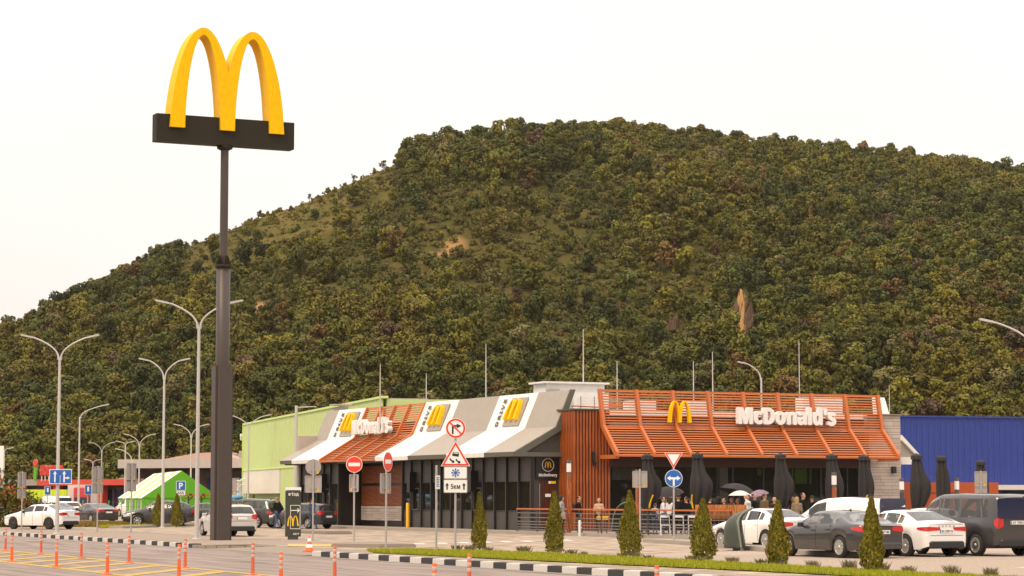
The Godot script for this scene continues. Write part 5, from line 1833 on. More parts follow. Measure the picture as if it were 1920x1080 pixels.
# ---------------------------------------------------------------- terrace
func folded_parasol(at: Vector3, h: float, label: String, turn: float, bulge: float, emblem := 1) -> Node3D:
	var o := thing("folded_parasol", label, "parasol", at, turn, "folded dark parasols")
	var st := ms(true)
	lathe(st, [Vector2(0.0, 0.0), Vector2(0.42, 0.0), Vector2(0.42, 0.09), Vector2(0.1, 0.12), Vector2(0.05, 0.3)], Vector3.ZERO, 14)
	part(st, "base", M.steel_dark, o)
	st = ms(true)
	tube(st, [Vector3(0, 0.1, 0), Vector3(0, h - 0.15, 0)], [0.045], 8)
	part(st, "pole", M.steel_dark, o)
	# gathered cloth: pleated rings, tied below the middle
	st = ms(true)
	var rings := [[0.45, 0.36], [0.75, 0.34], [0.95, 0.29], [1.10, 0.22], [1.18, 0.21], [1.35, 0.27], [1.8, 0.33 * bulge], [2.15, 0.36 * bulge], [2.45, 0.35 * bulge], [2.9, 0.27], [3.4, 0.20], [h - 0.2, 0.17], [h - 0.12, 0.15]]
	var n := 40
	var pts := []
	for k in rings.size():
		var ring := []
		for i in n:
			var a := TAU * i / n
			var pleat := 1.0 + 0.24 * sin(a * 7.0 + k * 0.10 + turn * 3.0) + 0.07 * sin(a * 3.0 + turn * 5.0)
			var lean: float = maxf(0.0, rings[k][1] - 0.2) * 0.75 if rings[k][0] > 1.2 else 0.0
			ring.append(Vector3(cos(a) * rings[k][1] * pleat + lean, rings[k][0], sin(a) * rings[k][1] * pleat))
		pts.append(ring)
	for k in rings.size() - 1:
		for i in n:
			var j := (i + 1) % n
			quad(st, pts[k][i], pts[k + 1][i], pts[k + 1][j], pts[k][j])
	part(st, "cloth", M.parasol_cloth, o)
	# little flared cap
	st = ms()
	for i in 8:
		var a := TAU * i / 8
		var b := TAU * (i + 1) / 8
		var m := (a + b) / 2
		tri(st, Vector3(0, h, 0), Vector3(cos(b) * 0.27, h - 0.12, sin(b) * 0.27), Vector3(cos(a) * 0.27, h - 0.12, sin(a) * 0.27))
		quad(st, Vector3(cos(a) * 0.27, h - 0.12, sin(a) * 0.27), Vector3(cos(b) * 0.27, h - 0.12, sin(b) * 0.27), Vector3(cos(m) * 0.30 + (cos(b) - cos(m)) * 0.27, h - 0.30, sin(m) * 0.30 + (sin(b) - sin(m)) * 0.27), Vector3(cos(m) * 0.30 + (cos(a) - cos(m)) * 0.27, h - 0.30, sin(m) * 0.30 + (sin(a) - sin(m)) * 0.27))
	part(st, "cap", M.parasol_cloth, o)
	st = ms(true)
	lathe(st, [Vector2(0.235, 1.11), Vector2(0.25, 1.13), Vector2(0.25, 1.17), Vector2(0.235, 1.19)], Vector3.ZERO, 20)
	part(st, "tie", M.ink, o)
	if emblem > 0:
		# piece of a printed yellow arch showing between the folds
		st = ms(true)
		var q := []
		for i in 7:
			var f := i / 6.0
			var r := 0.30 + 0.2 * f
			q.append(Vector3(sin(-0.3 + 0.25 * f * f) * r, 1.22 + 0.62 * f, cos(-0.3 + 0.25 * f * f) * r * 1.12))
		tube(st, q, [0.035, 0.045, 0.04, 0.03], 6)
		if emblem > 1:
			var q2 := []
			for v in q: q2.append(Vector3(-v.x + 0.12, v.y, v.z))
			tube(st, q2, [0.035, 0.045, 0.04, 0.03], 6)
		part(st, "printed_arch", M.arch_yellow, o)
	return o

func open_umbrella(at: Vector3, r: float, tip: Vector3, material: Material, label: String) -> void:
	var o := thing("umbrella", label, "umbrella", at)
	var st := ms()
	var n := 8
	for i in n:
		var a := TAU * i / n
		var b := TAU * (i + 1) / n
		for k in 4:
			var f0 := k / 4.0
			var f1 := (k + 1) / 4.0
			var g := func(f: float, an: float) -> Vector3: return Vector3(cos(an) * r * f, 0.95 + (1.0 - f * f) * r * 0.42, sin(an) * r * f)
			quad(st, g.call(f0, a), g.call(f0, b), g.call(f1, b), g.call(f1, a))
	part(st, "cover", material, o, Vector3.ZERO, Basis(tip.cross(Vector3.UP).normalized(), -0.25) if tip.length() > 0.1 else Basis())
	st = ms(true)
	tube(st, [Vector3(0, 0.0, 0), Vector3(0, 0.95 + r * 0.42, 0)], [0.012], 6)
	part(st, "shaft", M.steel_dark, o)

func shell_shelter(at: Vector3, turn: float, label: String, mirror := 1.0) -> void:
	var o := thing("curved_shell", label, "shelter shell", at, turn, "dark green curved shells")
	var st := ms(true)
	var w := 1.7
	var hgt := 1.46
	var g := []
	for side in 2:
		var rows := []
		for j in 15:
			var row := []
			for i in 21:
				var a := -1.0 + 2.0 * i / 20.0
				var top := hgt * pow(maxf(0.0, 1.0 - pow(absf(a), 2.6)), 0.5)
				var y := 0.1 + maxf(top, 0.02) * j / 14.0 * 0.94
				var f := y / hgt
				var z := 0.9 * pow(f, 6.0) + 0.6 * (1.0 - a * a) * -1.0 + (0.12 if side == 0 else 0.0)
				row.append(Vector3(a * w / 2, y, z))
			rows.append(row)
		g.append(rows)
	for j in 14:
		for i in 20:
			quad(st, g[0][j][i], g[0][j + 1][i], g[0][j + 1][i + 1], g[0][j][i + 1])
			quad(st, g[1][j][i + 1], g[1][j + 1][i + 1], g[1][j + 1][i], g[1][j][i])
	for i in 20:
		quad(st, g[1][14][i], g[1][14][i + 1], g[0][14][i + 1], g[0][14][i])
		quad(st, g[0][0][i], g[0][0][i + 1], g[1][0][i + 1], g[1][0][i])
	part(st, "shell", M.shell_green, o)
	st = ms(true)
	var rim := []
	for i in 21: rim.append(g[0][14][i].lerp(g[1][14][i], 0.5))
	tube(st, rim, [0.04], 6)
	part(st, "rim", M.rim_green, o)
	st = ms()
	for s in [-0.6, 0.6]:
		bx(st, Vector3(s, 0.06, -0.15), Vector3(0.12, 0.12, 0.2))
	part(st, "feet", M.ink, o)

func fence_run(o: Node3D, a: Vector3, b: Vector3, posts: int, first := true) -> void:
	var d := b - a
	var l := d.length()
	var bas := Basis(d.normalized(), Vector3.UP, d.normalized().cross(Vector3.UP))
	for i in range(0 if first else 1, posts + 1):
		box("post", a + d * i / posts + Vector3.UP * 0.55, Vector3(0.06, 1.1, 0.06), M.steel_dark, o, bas)
	for i in posts:
		var c := a + d * (i + 0.5) / posts
		box("top_rail", c + Vector3.UP * 1.13, Vector3(l / posts - 0.01, 0.07, 0.09), M.rib_orange, o, bas)
		for k in 6:
			box("rail", c + Vector3.UP * [0.10, 0.22, 0.36, 0.50, 0.70, 0.93][k], Vector3(l / posts - 0.07, 0.045, 0.035), M.rail_grey, o, bas)

func lamp_post(at: Vector3, h: float, label: String, wood := true) -> void:
	var o := thing("lamp_bollard", label, "lamp post", at, 0.0, "terrace lamp posts")
	var st := ms()
	cbx(st, Vector3(0, h * 0.5 - 0.35, 0), Vector3(0.17, h - 0.7, 0.17), 0.015)
	part(st, "post", M.wood_orange if wood else M.steel_dark, o)
	st = ms()
	cbx(st, Vector3(0, h - 0.64, 0), Vector3(0.15, 0.14, 0.15), 0.01)
	part(st, "neck", M.ink_grey, o)
	st = ms()
	cbx(st, Vector3(0, h - 0.36, 0), Vector3(0.17, 0.42, 0.17), 0.01)
	part(st, "lamp_glass", M.sign_white, o)
	st = ms()
	cbx(st, Vector3(0, h - 0.07, 0), Vector3(0.18, 0.15, 0.18), 0.01)
	part(st, "cap", M.ink_grey, o)

func build_terrace() -> void:
	var o := thing("terrace_fence", "dark rail fence with an orange top rail round the terrace", "fence", Vector3(0, 0.14, 0))
	fence_run(o, Vector3(-1.45, 0, 1.2), Vector3(-1.45, 0, 19.6), 8)
	fence_run(o, Vector3(-1.45, 0, 19.6), Vector3(0.2, 0, 19.6), 1, false)
	lamp_post(Vector3(-1.55, 0.1, 7.2), 3.55, "wooden lamp post in front of the timber corner")
	lamp_post(yard(5.72, 109.5) + Vector3(0, 0.1, 0), 3.0, "wooden lamp post standing right of the dark green shell")
	lamp_post(yard(14.85, 111.0) + Vector3(0, 0.1, 0), 2.9, "wooden lamp post before the fourth parasol")
	lamp_post(yard(19.75, 122.0) + Vector3(0, 0.1, 0), 2.7, "dark lamp post at the right edge of the stone corner", false)
	lamp_post(yard(21.8, 118.0) + Vector3(0, 0.1, 0), 2.7, "dark lamp post between the right hand parasols and the grey van", false)
	# folded parasols
	var hs := 3.9
	for q in [[yard(6.35, 113.0), "first folded parasol from the timber corner, beside a square sign", 0.4, 1.25, 1], [yard(8.48, 110.0), "folded parasol right of the blue turn sign", 1.2, 1.2, 1], [yard(12.5, 112.0), "folded parasol over the crowd between the front letters", 2.2, 1.15, 0], [yard(15.02, 113.0), "folded parasol right of the front letters, behind the white van", 0.9, 1.0, 0], [yard(16.96, 116.0), "folded parasol against the stone corner with two yellow arcs", 0.1, 0.95, 2], [yard(19.0, 113.0), "first folded parasol in front of the blue hall", 2.8, 1.15, 0], [yard(21.06, 118.0), "second folded parasol in front of the blue hall", 1.7, 0.85, 1], [yard(25.9, 133.0), "farthest folded parasol, mostly behind a square sign", 0.6, 0.9, 1]]:
		q[0].y = 0.12
		folded_parasol(q[0], hs - 0.1, q[1], -YAW + sin(q[2] * 4.0) * 0.5, q[3], q[4])
	open_umbrella(yard(10.45, 113.5) + Vector3(0, 1.15, 0), 1.0, Vector3(1, 0, 0), M.parasol_cloth, "large dark open umbrella over the crowd")
	open_umbrella(yard(10.55, 111.5) + Vector3(0, 0.98, 0), 0.56, Vector3.ZERO, M.trailer, "beige open umbrella in the crowd")
	var pu := mat("umbrella_mauve", Color(0.30, 0.20, 0.30), 0.7, M.fine, 3.0)
	open_umbrella(yard(11.65, 112.2) + Vector3(0, 1.06, 0), 0.5, Vector3(-1, 0, 0.3), pu, "mauve patterned open umbrella in the crowd")
	open_umbrella(yard(7.6, 116.0) + Vector3(0, 1.05, 0), 0.9, Vector3(-1, 0, 0.3), M.parasol_cloth, "black open umbrella between the first two parasols")
	# play shells
	shell_shelter(yard(5.62, 115.5) + Vector3(0, 0.14, 0), -YAW, "dark green curved shell on the terrace behind the fence")
	shell_shelter(yard(7.97, 84.0), -YAW + 1.42, "dark green curved shell standing at the white saloon's rear")
	# planter and screens
	o = thing("planter_box", "long orange timber planter box on the terrace behind the white saloon", "planter", yard(9.1, 107.0) + Vector3(0, 0.14, 0), -0.0)
	for k in 4:
		box("board", Vector3(0.2, 0.84 + k * 0.155, 0.25), Vector3(2.3, 0.15, 0.05), M.planter_wood, o)
		box("board", Vector3(0.2, 0.84 + k * 0.155, -0.25), Vector3(2.3, 0.15, 0.05), M.planter_wood, o)
	for s in [-0.95, 1.35]:
		box("end_board", Vector3(s, 1.07, 0), Vector3(0.05, 0.62, 0.5), M.planter_wood, o)
		box("leg", Vector3(s, 0.42, 0.2), Vector3(0.08, 0.84, 0.08), M.wood_orange, o)
		box("leg", Vector3(s, 0.42, -0.2), Vector3(0.08, 0.84, 0.08), M.wood_orange, o)
	box("lower_shelf", Vector3(0.2, 0.5, 0), Vector3(2.2, 0.06, 0.5), M.fascia, o)
	# seats of white tube behind the rails
	for i in 4:
		var c := thing("tube_chair", ["white tube chair next to the fence corner", "second white tube chair along the fence", "third white tube chair along the fence", "white tube chair next to the planter"][i], "chair", yard(6.9 + i * 0.62, 108.6 - i * 0.1) + Vector3(0, 0.14, 0), -YAW, "white tube chairs")
		box("seat", Vector3(0, 0.46, 0), Vector3(0.42, 0.03, 0.4), M.chair_white, c)
		for s in [[-0.2, -0.19, 0.9], [0.2, -0.19, 0.9], [-0.2, 0.19, 0.46], [0.2, 0.19, 0.46]]:
			box("leg", Vector3(s[0], s[2] / 2, s[1]), Vector3(0.03, s[2], 0.03), M.chair_white, c)
		box("backrest", Vector3(0, 0.85, -0.19), Vector3(0.42, 0.1, 0.03), M.chair_white, c)
	var toy := thing("yellow_table", "low yellow toy table behind the terrace fence", "table", yard(4.35, 116.0) + Vector3(0, 0.14, 0), -YAW)
	box("top", Vector3(0, 0.72, 0), Vector3(0.55, 0.18, 0.5), M.bollard_yellow, toy)
	for s in [-0.2, 0.2]: box("leg", Vector3(s, 0.32, 0), Vector3(0.06, 0.64, 0.3), M.steel_dark, toy)

# ---------------------------------------------------------------- vehicles
func along(list: Array, x: float) -> float:
	if x <= list[0][0]: return list[0][1]
	for i in list.size() - 1:
		if x <= list[i + 1][0]:
			var f: float = (x - list[i][0]) / (list[i + 1][0] - list[i][0])
			return lerpf(list[i][1], list[i + 1][1], f)
	return list[-1][1]

func softly(list: Array, x: float) -> float:
	return (along(list, x - 0.10) + along(list, x - 0.05) + along(list, x) * 2.0 + along(list, x + 0.05) + along(list, x + 0.10)) / 6.0

# front at -z. k: len, width, top, belt, roof (inset), glass [z0,z1,z2,z3], windows, axles, tyre, sill
func section(k: Dictionary, z: float) -> Array:
	var hl: float = k.len / 2.0
	var e := absf(z) / hl
	var w: float = k.width / 2.0 * (1.0 - 0.13 * pow(e, 5.0) - (0.10 * pow(clampf((e - 0.93) / 0.07, 0, 1), 2.0)))
	var top := softly(k.top, z)
	var belt := minf(softly(k.belt, z), top - 0.035)
	var low: float = k.sill + 0.10 * pow(clampf((e - 0.8) / 0.2, 0, 1), 2.0)
	for a in k.axles:
		var dz := absf(z - a)
		var ra: float = k.tyre + 0.055
		if dz < ra: low = maxf(low, k.tyre + sqrt(ra * ra - dz * dz))
	low = minf(low, belt - 0.05)
	var tall := clampf((top - belt - 0.05) / 0.35, 0.0, 1.0)
	var wr := lerpf(w * 0.93, w - k.inset, tall)
	var h := belt - low
	var gh := top - belt
	return [Vector2(w * 0.955, low), Vector2(w * 0.995, low + h * 0.28), Vector2(w, low + h * 0.6), Vector2(w * 0.985, low + h * 0.86), Vector2(w * 0.955, belt), Vector2(lerpf(w * 0.95, wr, 0.10), belt + gh * 0.10), Vector2(lerpf(w * 0.95, wr, 0.82), belt + gh * 0.80), Vector2(wr * 0.97, top - minf(gh, 0.075) * 0.55), Vector2(wr * 0.86, top - minf(gh, 0.06) * 0.22), Vector2(wr * 0.45, top), Vector2(0, top + 0.008)]

func make_car(called: String, label: String, category: String, k: Dictionary, at: Vector3, turn: float, group := "parked cars") -> Node3D:
	var o := thing(called, label, category, at, turn, group)
	var hl: float = k.len / 2.0
	var zs := []
	var z := -hl
	while z < hl - 0.001:
		zs.append(z)
		z += 0.05
	zs.append(hl)
	var secs := []
	for v in zs: secs.append(section(k, v))
	var body := ms(true)
	var wind := ms(true)
	var rear := ms(true)
	var sides := []
	for w in k.windows:
		sides.append([ms(true), ms(true)])
	for i in zs.size() - 1:
		var zm: float = (zs[i] + zs[i + 1]) / 2
		for j in 10:
			for s in [1.0, -1.0]:
				var a := Vector3(secs[i][j].x * s, secs[i][j].y, zs[i])
				var b := Vector3(secs[i + 1][j].x * s, secs[i + 1][j].y, zs[i + 1])
				var c := Vector3(secs[i + 1][j + 1].x * s, secs[i + 1][j + 1].y, zs[i + 1])
				var d := Vector3(secs[i][j + 1].x * s, secs[i][j + 1].y, zs[i])
				var tool := body
				if j == 5:
					for q in k.windows.size():
						if zm > k.windows[q][0] and zm < k.windows[q][1]:
							tool = sides[q][0 if s > 0 else 1]
				elif j >= 8:
					if zm > k.glass[0] and zm < k.glass[1]: tool = wind
					elif zm > k.glass[2] and zm < k.glass[3]: tool = rear
				if s > 0: quad(tool, a, b, c, d)
				else: quad(tool, d, c, b, a)
	# close both ends
	for e in [0, zs.size() - 1]:
		var sec: Array = secs[e]
		var ze: float = zs[e]
		for j in 10:
			var p := [Vector3(sec[j].x, sec[j].y, ze), Vector3(sec[j + 1].x, sec[j + 1].y, ze), Vector3(-sec[j + 1].x, sec[j + 1].y, ze), Vector3(-sec[j].x, sec[j].y, ze)]
			body.set_smooth_group(-1)
			if e > 0: quad(body, p[0], p[3], p[2], p[1])
			else: quad(body, p[0], p[1], p[2], p[3])
	part(body, "body", k.paint, o)
	if k.glass[1] > k.glass[0]: part(wind, "windscreen", M.glass_car, o)
	if k.glass[3] > k.glass[2]: part(rear, "rear_window", M.glass_car, o)
	for q in sides:
		for t in q: part(t, "side_window", M.glass_car, o)
	var st := ms()
	# flat upright back window for vans
	if k.has("back_window"):
		var bw: Array = k.back_window
		prism(st, rect(bw[0], bw[1], 0.07), 0.02, Transform3D(Basis(), Vector3(0, bw[2], hl + 0.004)))
		part(st, "rear_window", M.window_blue, o)
		st = ms()
	# cabin floor, seats and underbody
	bx(st, Vector3(0, 0.42, 0), Vector3(k.width * 0.8, 0.34, k.len * 0.80))
	part(st, "underbody", M.trim_black, o)
	for sx in [-1, 1]:
		for sz in k.seats:
			st = ms()
			cbx(st, Vector3(sx * 0.37, 0.82, sz), Vector3(0.46, 0.75, 0.16), 0.05)
			cbx(st, Vector3(sx * 0.37, 1.25 if k.top[4][1] < 1.7 else 1.35, sz + 0.04), Vector3(0.24, 0.18, 0.1), 0.04)
			part(st, "seat", M.seat_cloth, o)
	# wheels
	for az in k.axles:
		for sx in [-1.0, 1.0]:
			var wh := Node3D.new()
			wh.name = "wheel"
			o.add_child(wh, true)
			wh.position = Vector3(sx * (k.width / 2 - 0.13), k.tyre, az)
			wh.rotation.z = -PI / 2 * sx
			st = ms(true)
			var r: float = k.tyre
			lathe(st, [Vector2(r * 0.66, 0.10), Vector2(r * 0.9, 0.11), Vector2(r, 0.07), Vector2(r, -0.07), Vector2(r * 0.9, -0.11), Vector2(r * 0.6, -0.1)], Vector3.ZERO, 28)
			part(st, "tyre", M.rubber, wh)
			st = ms()
			lathe(st, [Vector2(r * 0.69, 0.10), Vector2(r * 0.66, 0.10), Vector2(r * 0.62, 0.04), Vector2(0, 0.035)], Vector3.ZERO, 28)
			part(st, "rim", M.trim_black if not k.get("steel", false) else k.rim, wh)
			st = ms()
			for i in k.spokes:
				var a: float = TAU * i / k.spokes
				prism(st, PackedVector2Array([Vector2(-0.03, 0.0), Vector2(0.03, 0.0), Vector2(0.042, r * 0.66), Vector2(-0.042, r * 0.66)]), 0.03, Transform3D(Basis(Vector3.UP, a) * Basis(Vector3.RIGHT, PI / 2), Vector3(0, 0.098, 0)))
			lathe(st, [Vector2(0.07, 0.06), Vector2(0.065, 0.105), Vector2(0, 0.108)], Vector3.ZERO, 12)
			lathe(st, [Vector2(r * 0.69, 0.095), Vector2(r * 0.68, 0.106), Vector2(r * 0.62, 0.10), Vector2(r * 0.61, 0.08)], Vector3.ZERO, 28)
			part(st, "spokes", k.rim, wh)
	# lamps wrapped round the corners
	for s in [-1.0, 1.0]:
		for lampset in [["taillight", k.tail, M.lamp_red, 1.0], ["headlight", k.head, M.lamp_clear, -1.0]]:
			var t: Array = lampset[1]   # y low, y high, length along side, width along end
			st = ms()
			var dir: float = lampset[3]
			var z1: float = hl * dir
			for i in 5:
				var f0 := i / 5.0
				var f1 := (i + 1) / 5.0
				var q := []
				for f in [f0, f1]:
					var zz: float = z1 - dir * t[2] * (1.0 - f)
					var half: float = (t[1] - t[0]) / 2 * (0.35 + 0.65 * f)
					var mid: float = (t[0] + t[1]) / 2 + 0.02 * (1.0 - f)
					var sc := section(k, zz)
					q.append(Vector3((sc[2].x + 0.012) * s, mid - half, zz + dir * 0.006))
					q.append(Vector3((sc[3].x + 0.016) * s, mid + half, zz + dir * 0.006))
				if s * dir > 0: quad(st, q[0], q[2], q[3], q[1])
				else: quad(st, q[0], q[1], q[3], q[2])
			var se := section(k, z1)
			var x0: float = se[2].x * s
			var x1: float = (se[2].x - t[3]) * s
			var yi: float = (t[1] - t[0]) * 0.22
			prism(st, PackedVector2Array([Vector2(x0, t[0]), Vector2(x1, t[0] + yi), Vector2(x1, t[1] - yi * 0.6), Vector2(x0, t[1])]), 0.014, Transform3D(Basis(), Vector3(0, 0, z1 if dir > 0 else z1 - 0.014)))
			part(st, lampset[0], lampset[2], o)
		if k.get("mirror", true):
			st = ms()
			cbx(st, Vector3(s * (k.width / 2 + 0.08), along(k.belt, k.glass[0] + 0.5) + 0.06, k.glass[0] + 0.48), Vector3(0.2, 0.15, 0.12), 0.03)
			bx(st, Vector3(s * (k.width / 2 - 0.03), along(k.belt, k.glass[0] + 0.5), k.glass[0] + 0.46), Vector3(0.14, 0.04, 0.05))
			part(st, "mirror", k.get("mirror_paint", k.paint), o)
		for w in k.windows.size():
			if k.windows[w][1] - k.windows[w][0] > 0.55 and k.get("handles", true):
				st = ms()
				var hz: float = k.windows[w][1] - 0.12
				var sc2 := section(k, hz)
				bx(st, Vector3(sc2[3].x * s, sc2[3].y - 0.03, hz), Vector3(0.035, 0.03, 0.2))
				part(st, "door_handle", k.get("handle_paint", k.paint), o)
				# door shut line
				st = ms()
				for y in 6:
					var pz: float = k.windows[w][1] + 0.03
					var s3 := section(k, pz)
					var ya := lerpf(k.sill + 0.06, s3[4].y, y / 6.0)
					var yb := lerpf(k.sill + 0.06, s3[4].y, (y + 1) / 6.0)
					var xa := _skin(s3, ya)
					var xb := _skin(s3, yb)
					bx(st, Vector3((xa + xb) / 2 * s, (ya + yb) / 2, pz), Vector3(0.008, yb - ya + 0.01, 0.014))
				part(st, "shut_line", M.trim_black, o)
	# bumpers, plate, boot line, aerial
	st = ms()
	var rb := section(k, hl)
	cbx(st, Vector3(0, k.sill + 0.16, hl - 0.04), Vector3(rb[1].x * 1.86, 0.2, 0.2), 0.05)
	part(st, "rear_bumper", k.get("bumper", M.trim_black), o)
	st = ms()
	cbx(st, Vector3(0, k.sill + 0.14, -hl + 0.04), Vector3(rb[1].x * 1.8, 0.18, 0.16), 0.04)
	bx(st, Vector3(0, 0.52, -hl - 0.005), Vector3(rb[1].x * 1.0, 0.16, 0.03))
	part(st, "front_grille", M.trim_black, o)
	st = ms()
	bx(st, Vector3(0, k.plate_y, hl + 0.012), Vector3(0.52, 0.115, 0.012))
	var pl := part(st, "number_plate", M.sign_white, o)
	if k.get("reg", "") != "":
		lettering(k.reg, 0.42, 0.075, 0.003, "lettering", M.ink, pl, Vector3(0.02, k.plate_y, hl + 0.02))
	st = ms()
	bx(st, Vector3(-0.24, k.plate_y, hl + 0.0185), Vector3(0.04, 0.11, 0.003))
	part(st, "plate_band", M.sign_blue, pl)
	if k.get("badge", "") != "":
		lettering(k.badge, 0.62, 0.05, 0.006, "lettering", M.chrome, o, Vector3(0, k.plate_y + 0.16, hl + 0.012), Basis(), 0.0, 20)
	st = ms()
	bx(st, Vector3(0, k.plate_y - 0.13, hl + 0.002), Vector3(rb[2].x * 1.7, 0.012, 0.008))
	bx(st, Vector3(0, k.plate_y + 0.24, hl + 0.002), Vector3(rb[2].x * 1.5, 0.01, 0.008))
	part(st, "boot_line", M.trim_black, o)
	st = ms()
	var az2: float = k.glass[2] - 0.25
	prism(st, PackedVector2Array([Vector2(-0.09, 0), Vector2(0.09, 0), Vector2(0.07, 0.07), Vector2(0.03, 0.05)]), 0.02, Transform3D(Basis(Vector3.UP, -PI / 2), Vector3(0.01, softly(k.top, az2), az2)))
	part(st, "aerial", k.get("aerial", k.paint), o)
	return o

func _skin(sec: Array, y: float) -> float:
	for i in 4:
		if y <= sec[i + 1].y:
			return lerpf(sec[i].x, sec[i + 1].x, clampf((y - sec[i].y) / maxf(0.001, sec[i + 1].y - sec[i].y), 0, 1))
	return sec[4].x

func saloon(paint: Material, extra := {}) -> Dictionary:
	var k := {"len": 4.84, "width": 1.85, "paint": paint, "sill": 0.23, "tyre": 0.335, "axles": [-1.45, 1.38], "inset": 0.27,
		"top": [[-2.42, 0.66], [-2.2, 0.80], [-1.3, 0.95], [-1.05, 1.0], [-0.25, 1.42], [0.35, 1.46], [0.9, 1.42], [1.55, 1.20], [1.9, 1.07], [2.3, 1.05], [2.42, 0.98]],
		"belt": [[-2.42, 0.6], [-1.2, 0.93], [0.0, 0.97], [1.2, 1.02], [2.42, 1.0]],
		"glass": [-1.02, -0.28, 0.95, 1.74], "windows": [[-0.72, 0.12], [0.18, 0.92], [0.96, 1.22]], "seats": [-0.05, 0.85],
		"tail": [0.80, 0.98, 0.42, 0.36], "head": [0.60, 0.76, 0.6, 0.3], "rim": M.rim, "spokes": 10, "plate_y": 0.80, "reg": ""}
	k.merge(extra, true)
	return k

func estate(paint: Material, extra := {}) -> Dictionary:
	var k := {"len": 4.3, "width": 1.78, "paint": paint, "sill": 0.23, "tyre": 0.325, "axles": [-1.28, 1.25], "inset": 0.22,
		"top": [[-2.15, 0.66], [-2.0, 0.82], [-1.25, 0.98], [-1.05, 1.02], [-0.35, 1.47], [0.4, 1.53], [1.6, 1.49], [1.85, 1.40], [2.08, 1.02], [2.15, 0.94]],
		"belt": [[-2.15, 0.6], [-1.2, 0.94], [0.0, 0.98], [2.0, 1.03]],
		"glass": [-1.05, -0.38, 1.80, 2.06], "windows": [[-0.75, 0.05], [0.11, 0.85], [0.92, 1.6]], "seats": [-0.05, 0.8],
		"tail": [0.80, 1.06, 0.2, 0.2], "head": [0.62, 0.8, 0.5, 0.3], "rim": M.rim, "spokes": 7, "plate_y": 0.72, "reg": ""}
	k.merge(extra, true)
	return k

func tall_van(paint: Material, extra := {}) -> Dictionary:
	var k := {"len": 4.9, "width": 1.9, "paint": paint, "sill": 0.27, "tyre": 0.35, "axles": [-1.5, 1.5], "inset": 0.16,
		"top": [[-2.45, 0.8], [-2.3, 1.0], [-1.7, 1.18], [-0.95, 1.80], [-0.5, 1.95], [0.5, 1.98], [2.2, 1.95], [2.38, 1.90], [2.45, 1.82]],
		"belt": [[-2.45, 0.7], [-1.6, 1.10], [0.0, 1.14], [2.45, 1.14]],
		"glass": [-1.68, -0.85, 3.0, 3.0], "windows": [[-1.25, -0.5], [-0.38, 0.62], [0.7, 2.05]], "seats": [-0.5, 0.55, 1.5],
		"tail": [0.86, 1.22, 0.08, 0.2], "head": [0.75, 0.98, 0.5, 0.35], "rim": M.rim, "spokes": 16, "steel": true, "plate_y": 1.06, "reg": "", "back_window": [1.5, 0.62, 1.50], "handles": false}
	k.merge(extra, true)
	return k

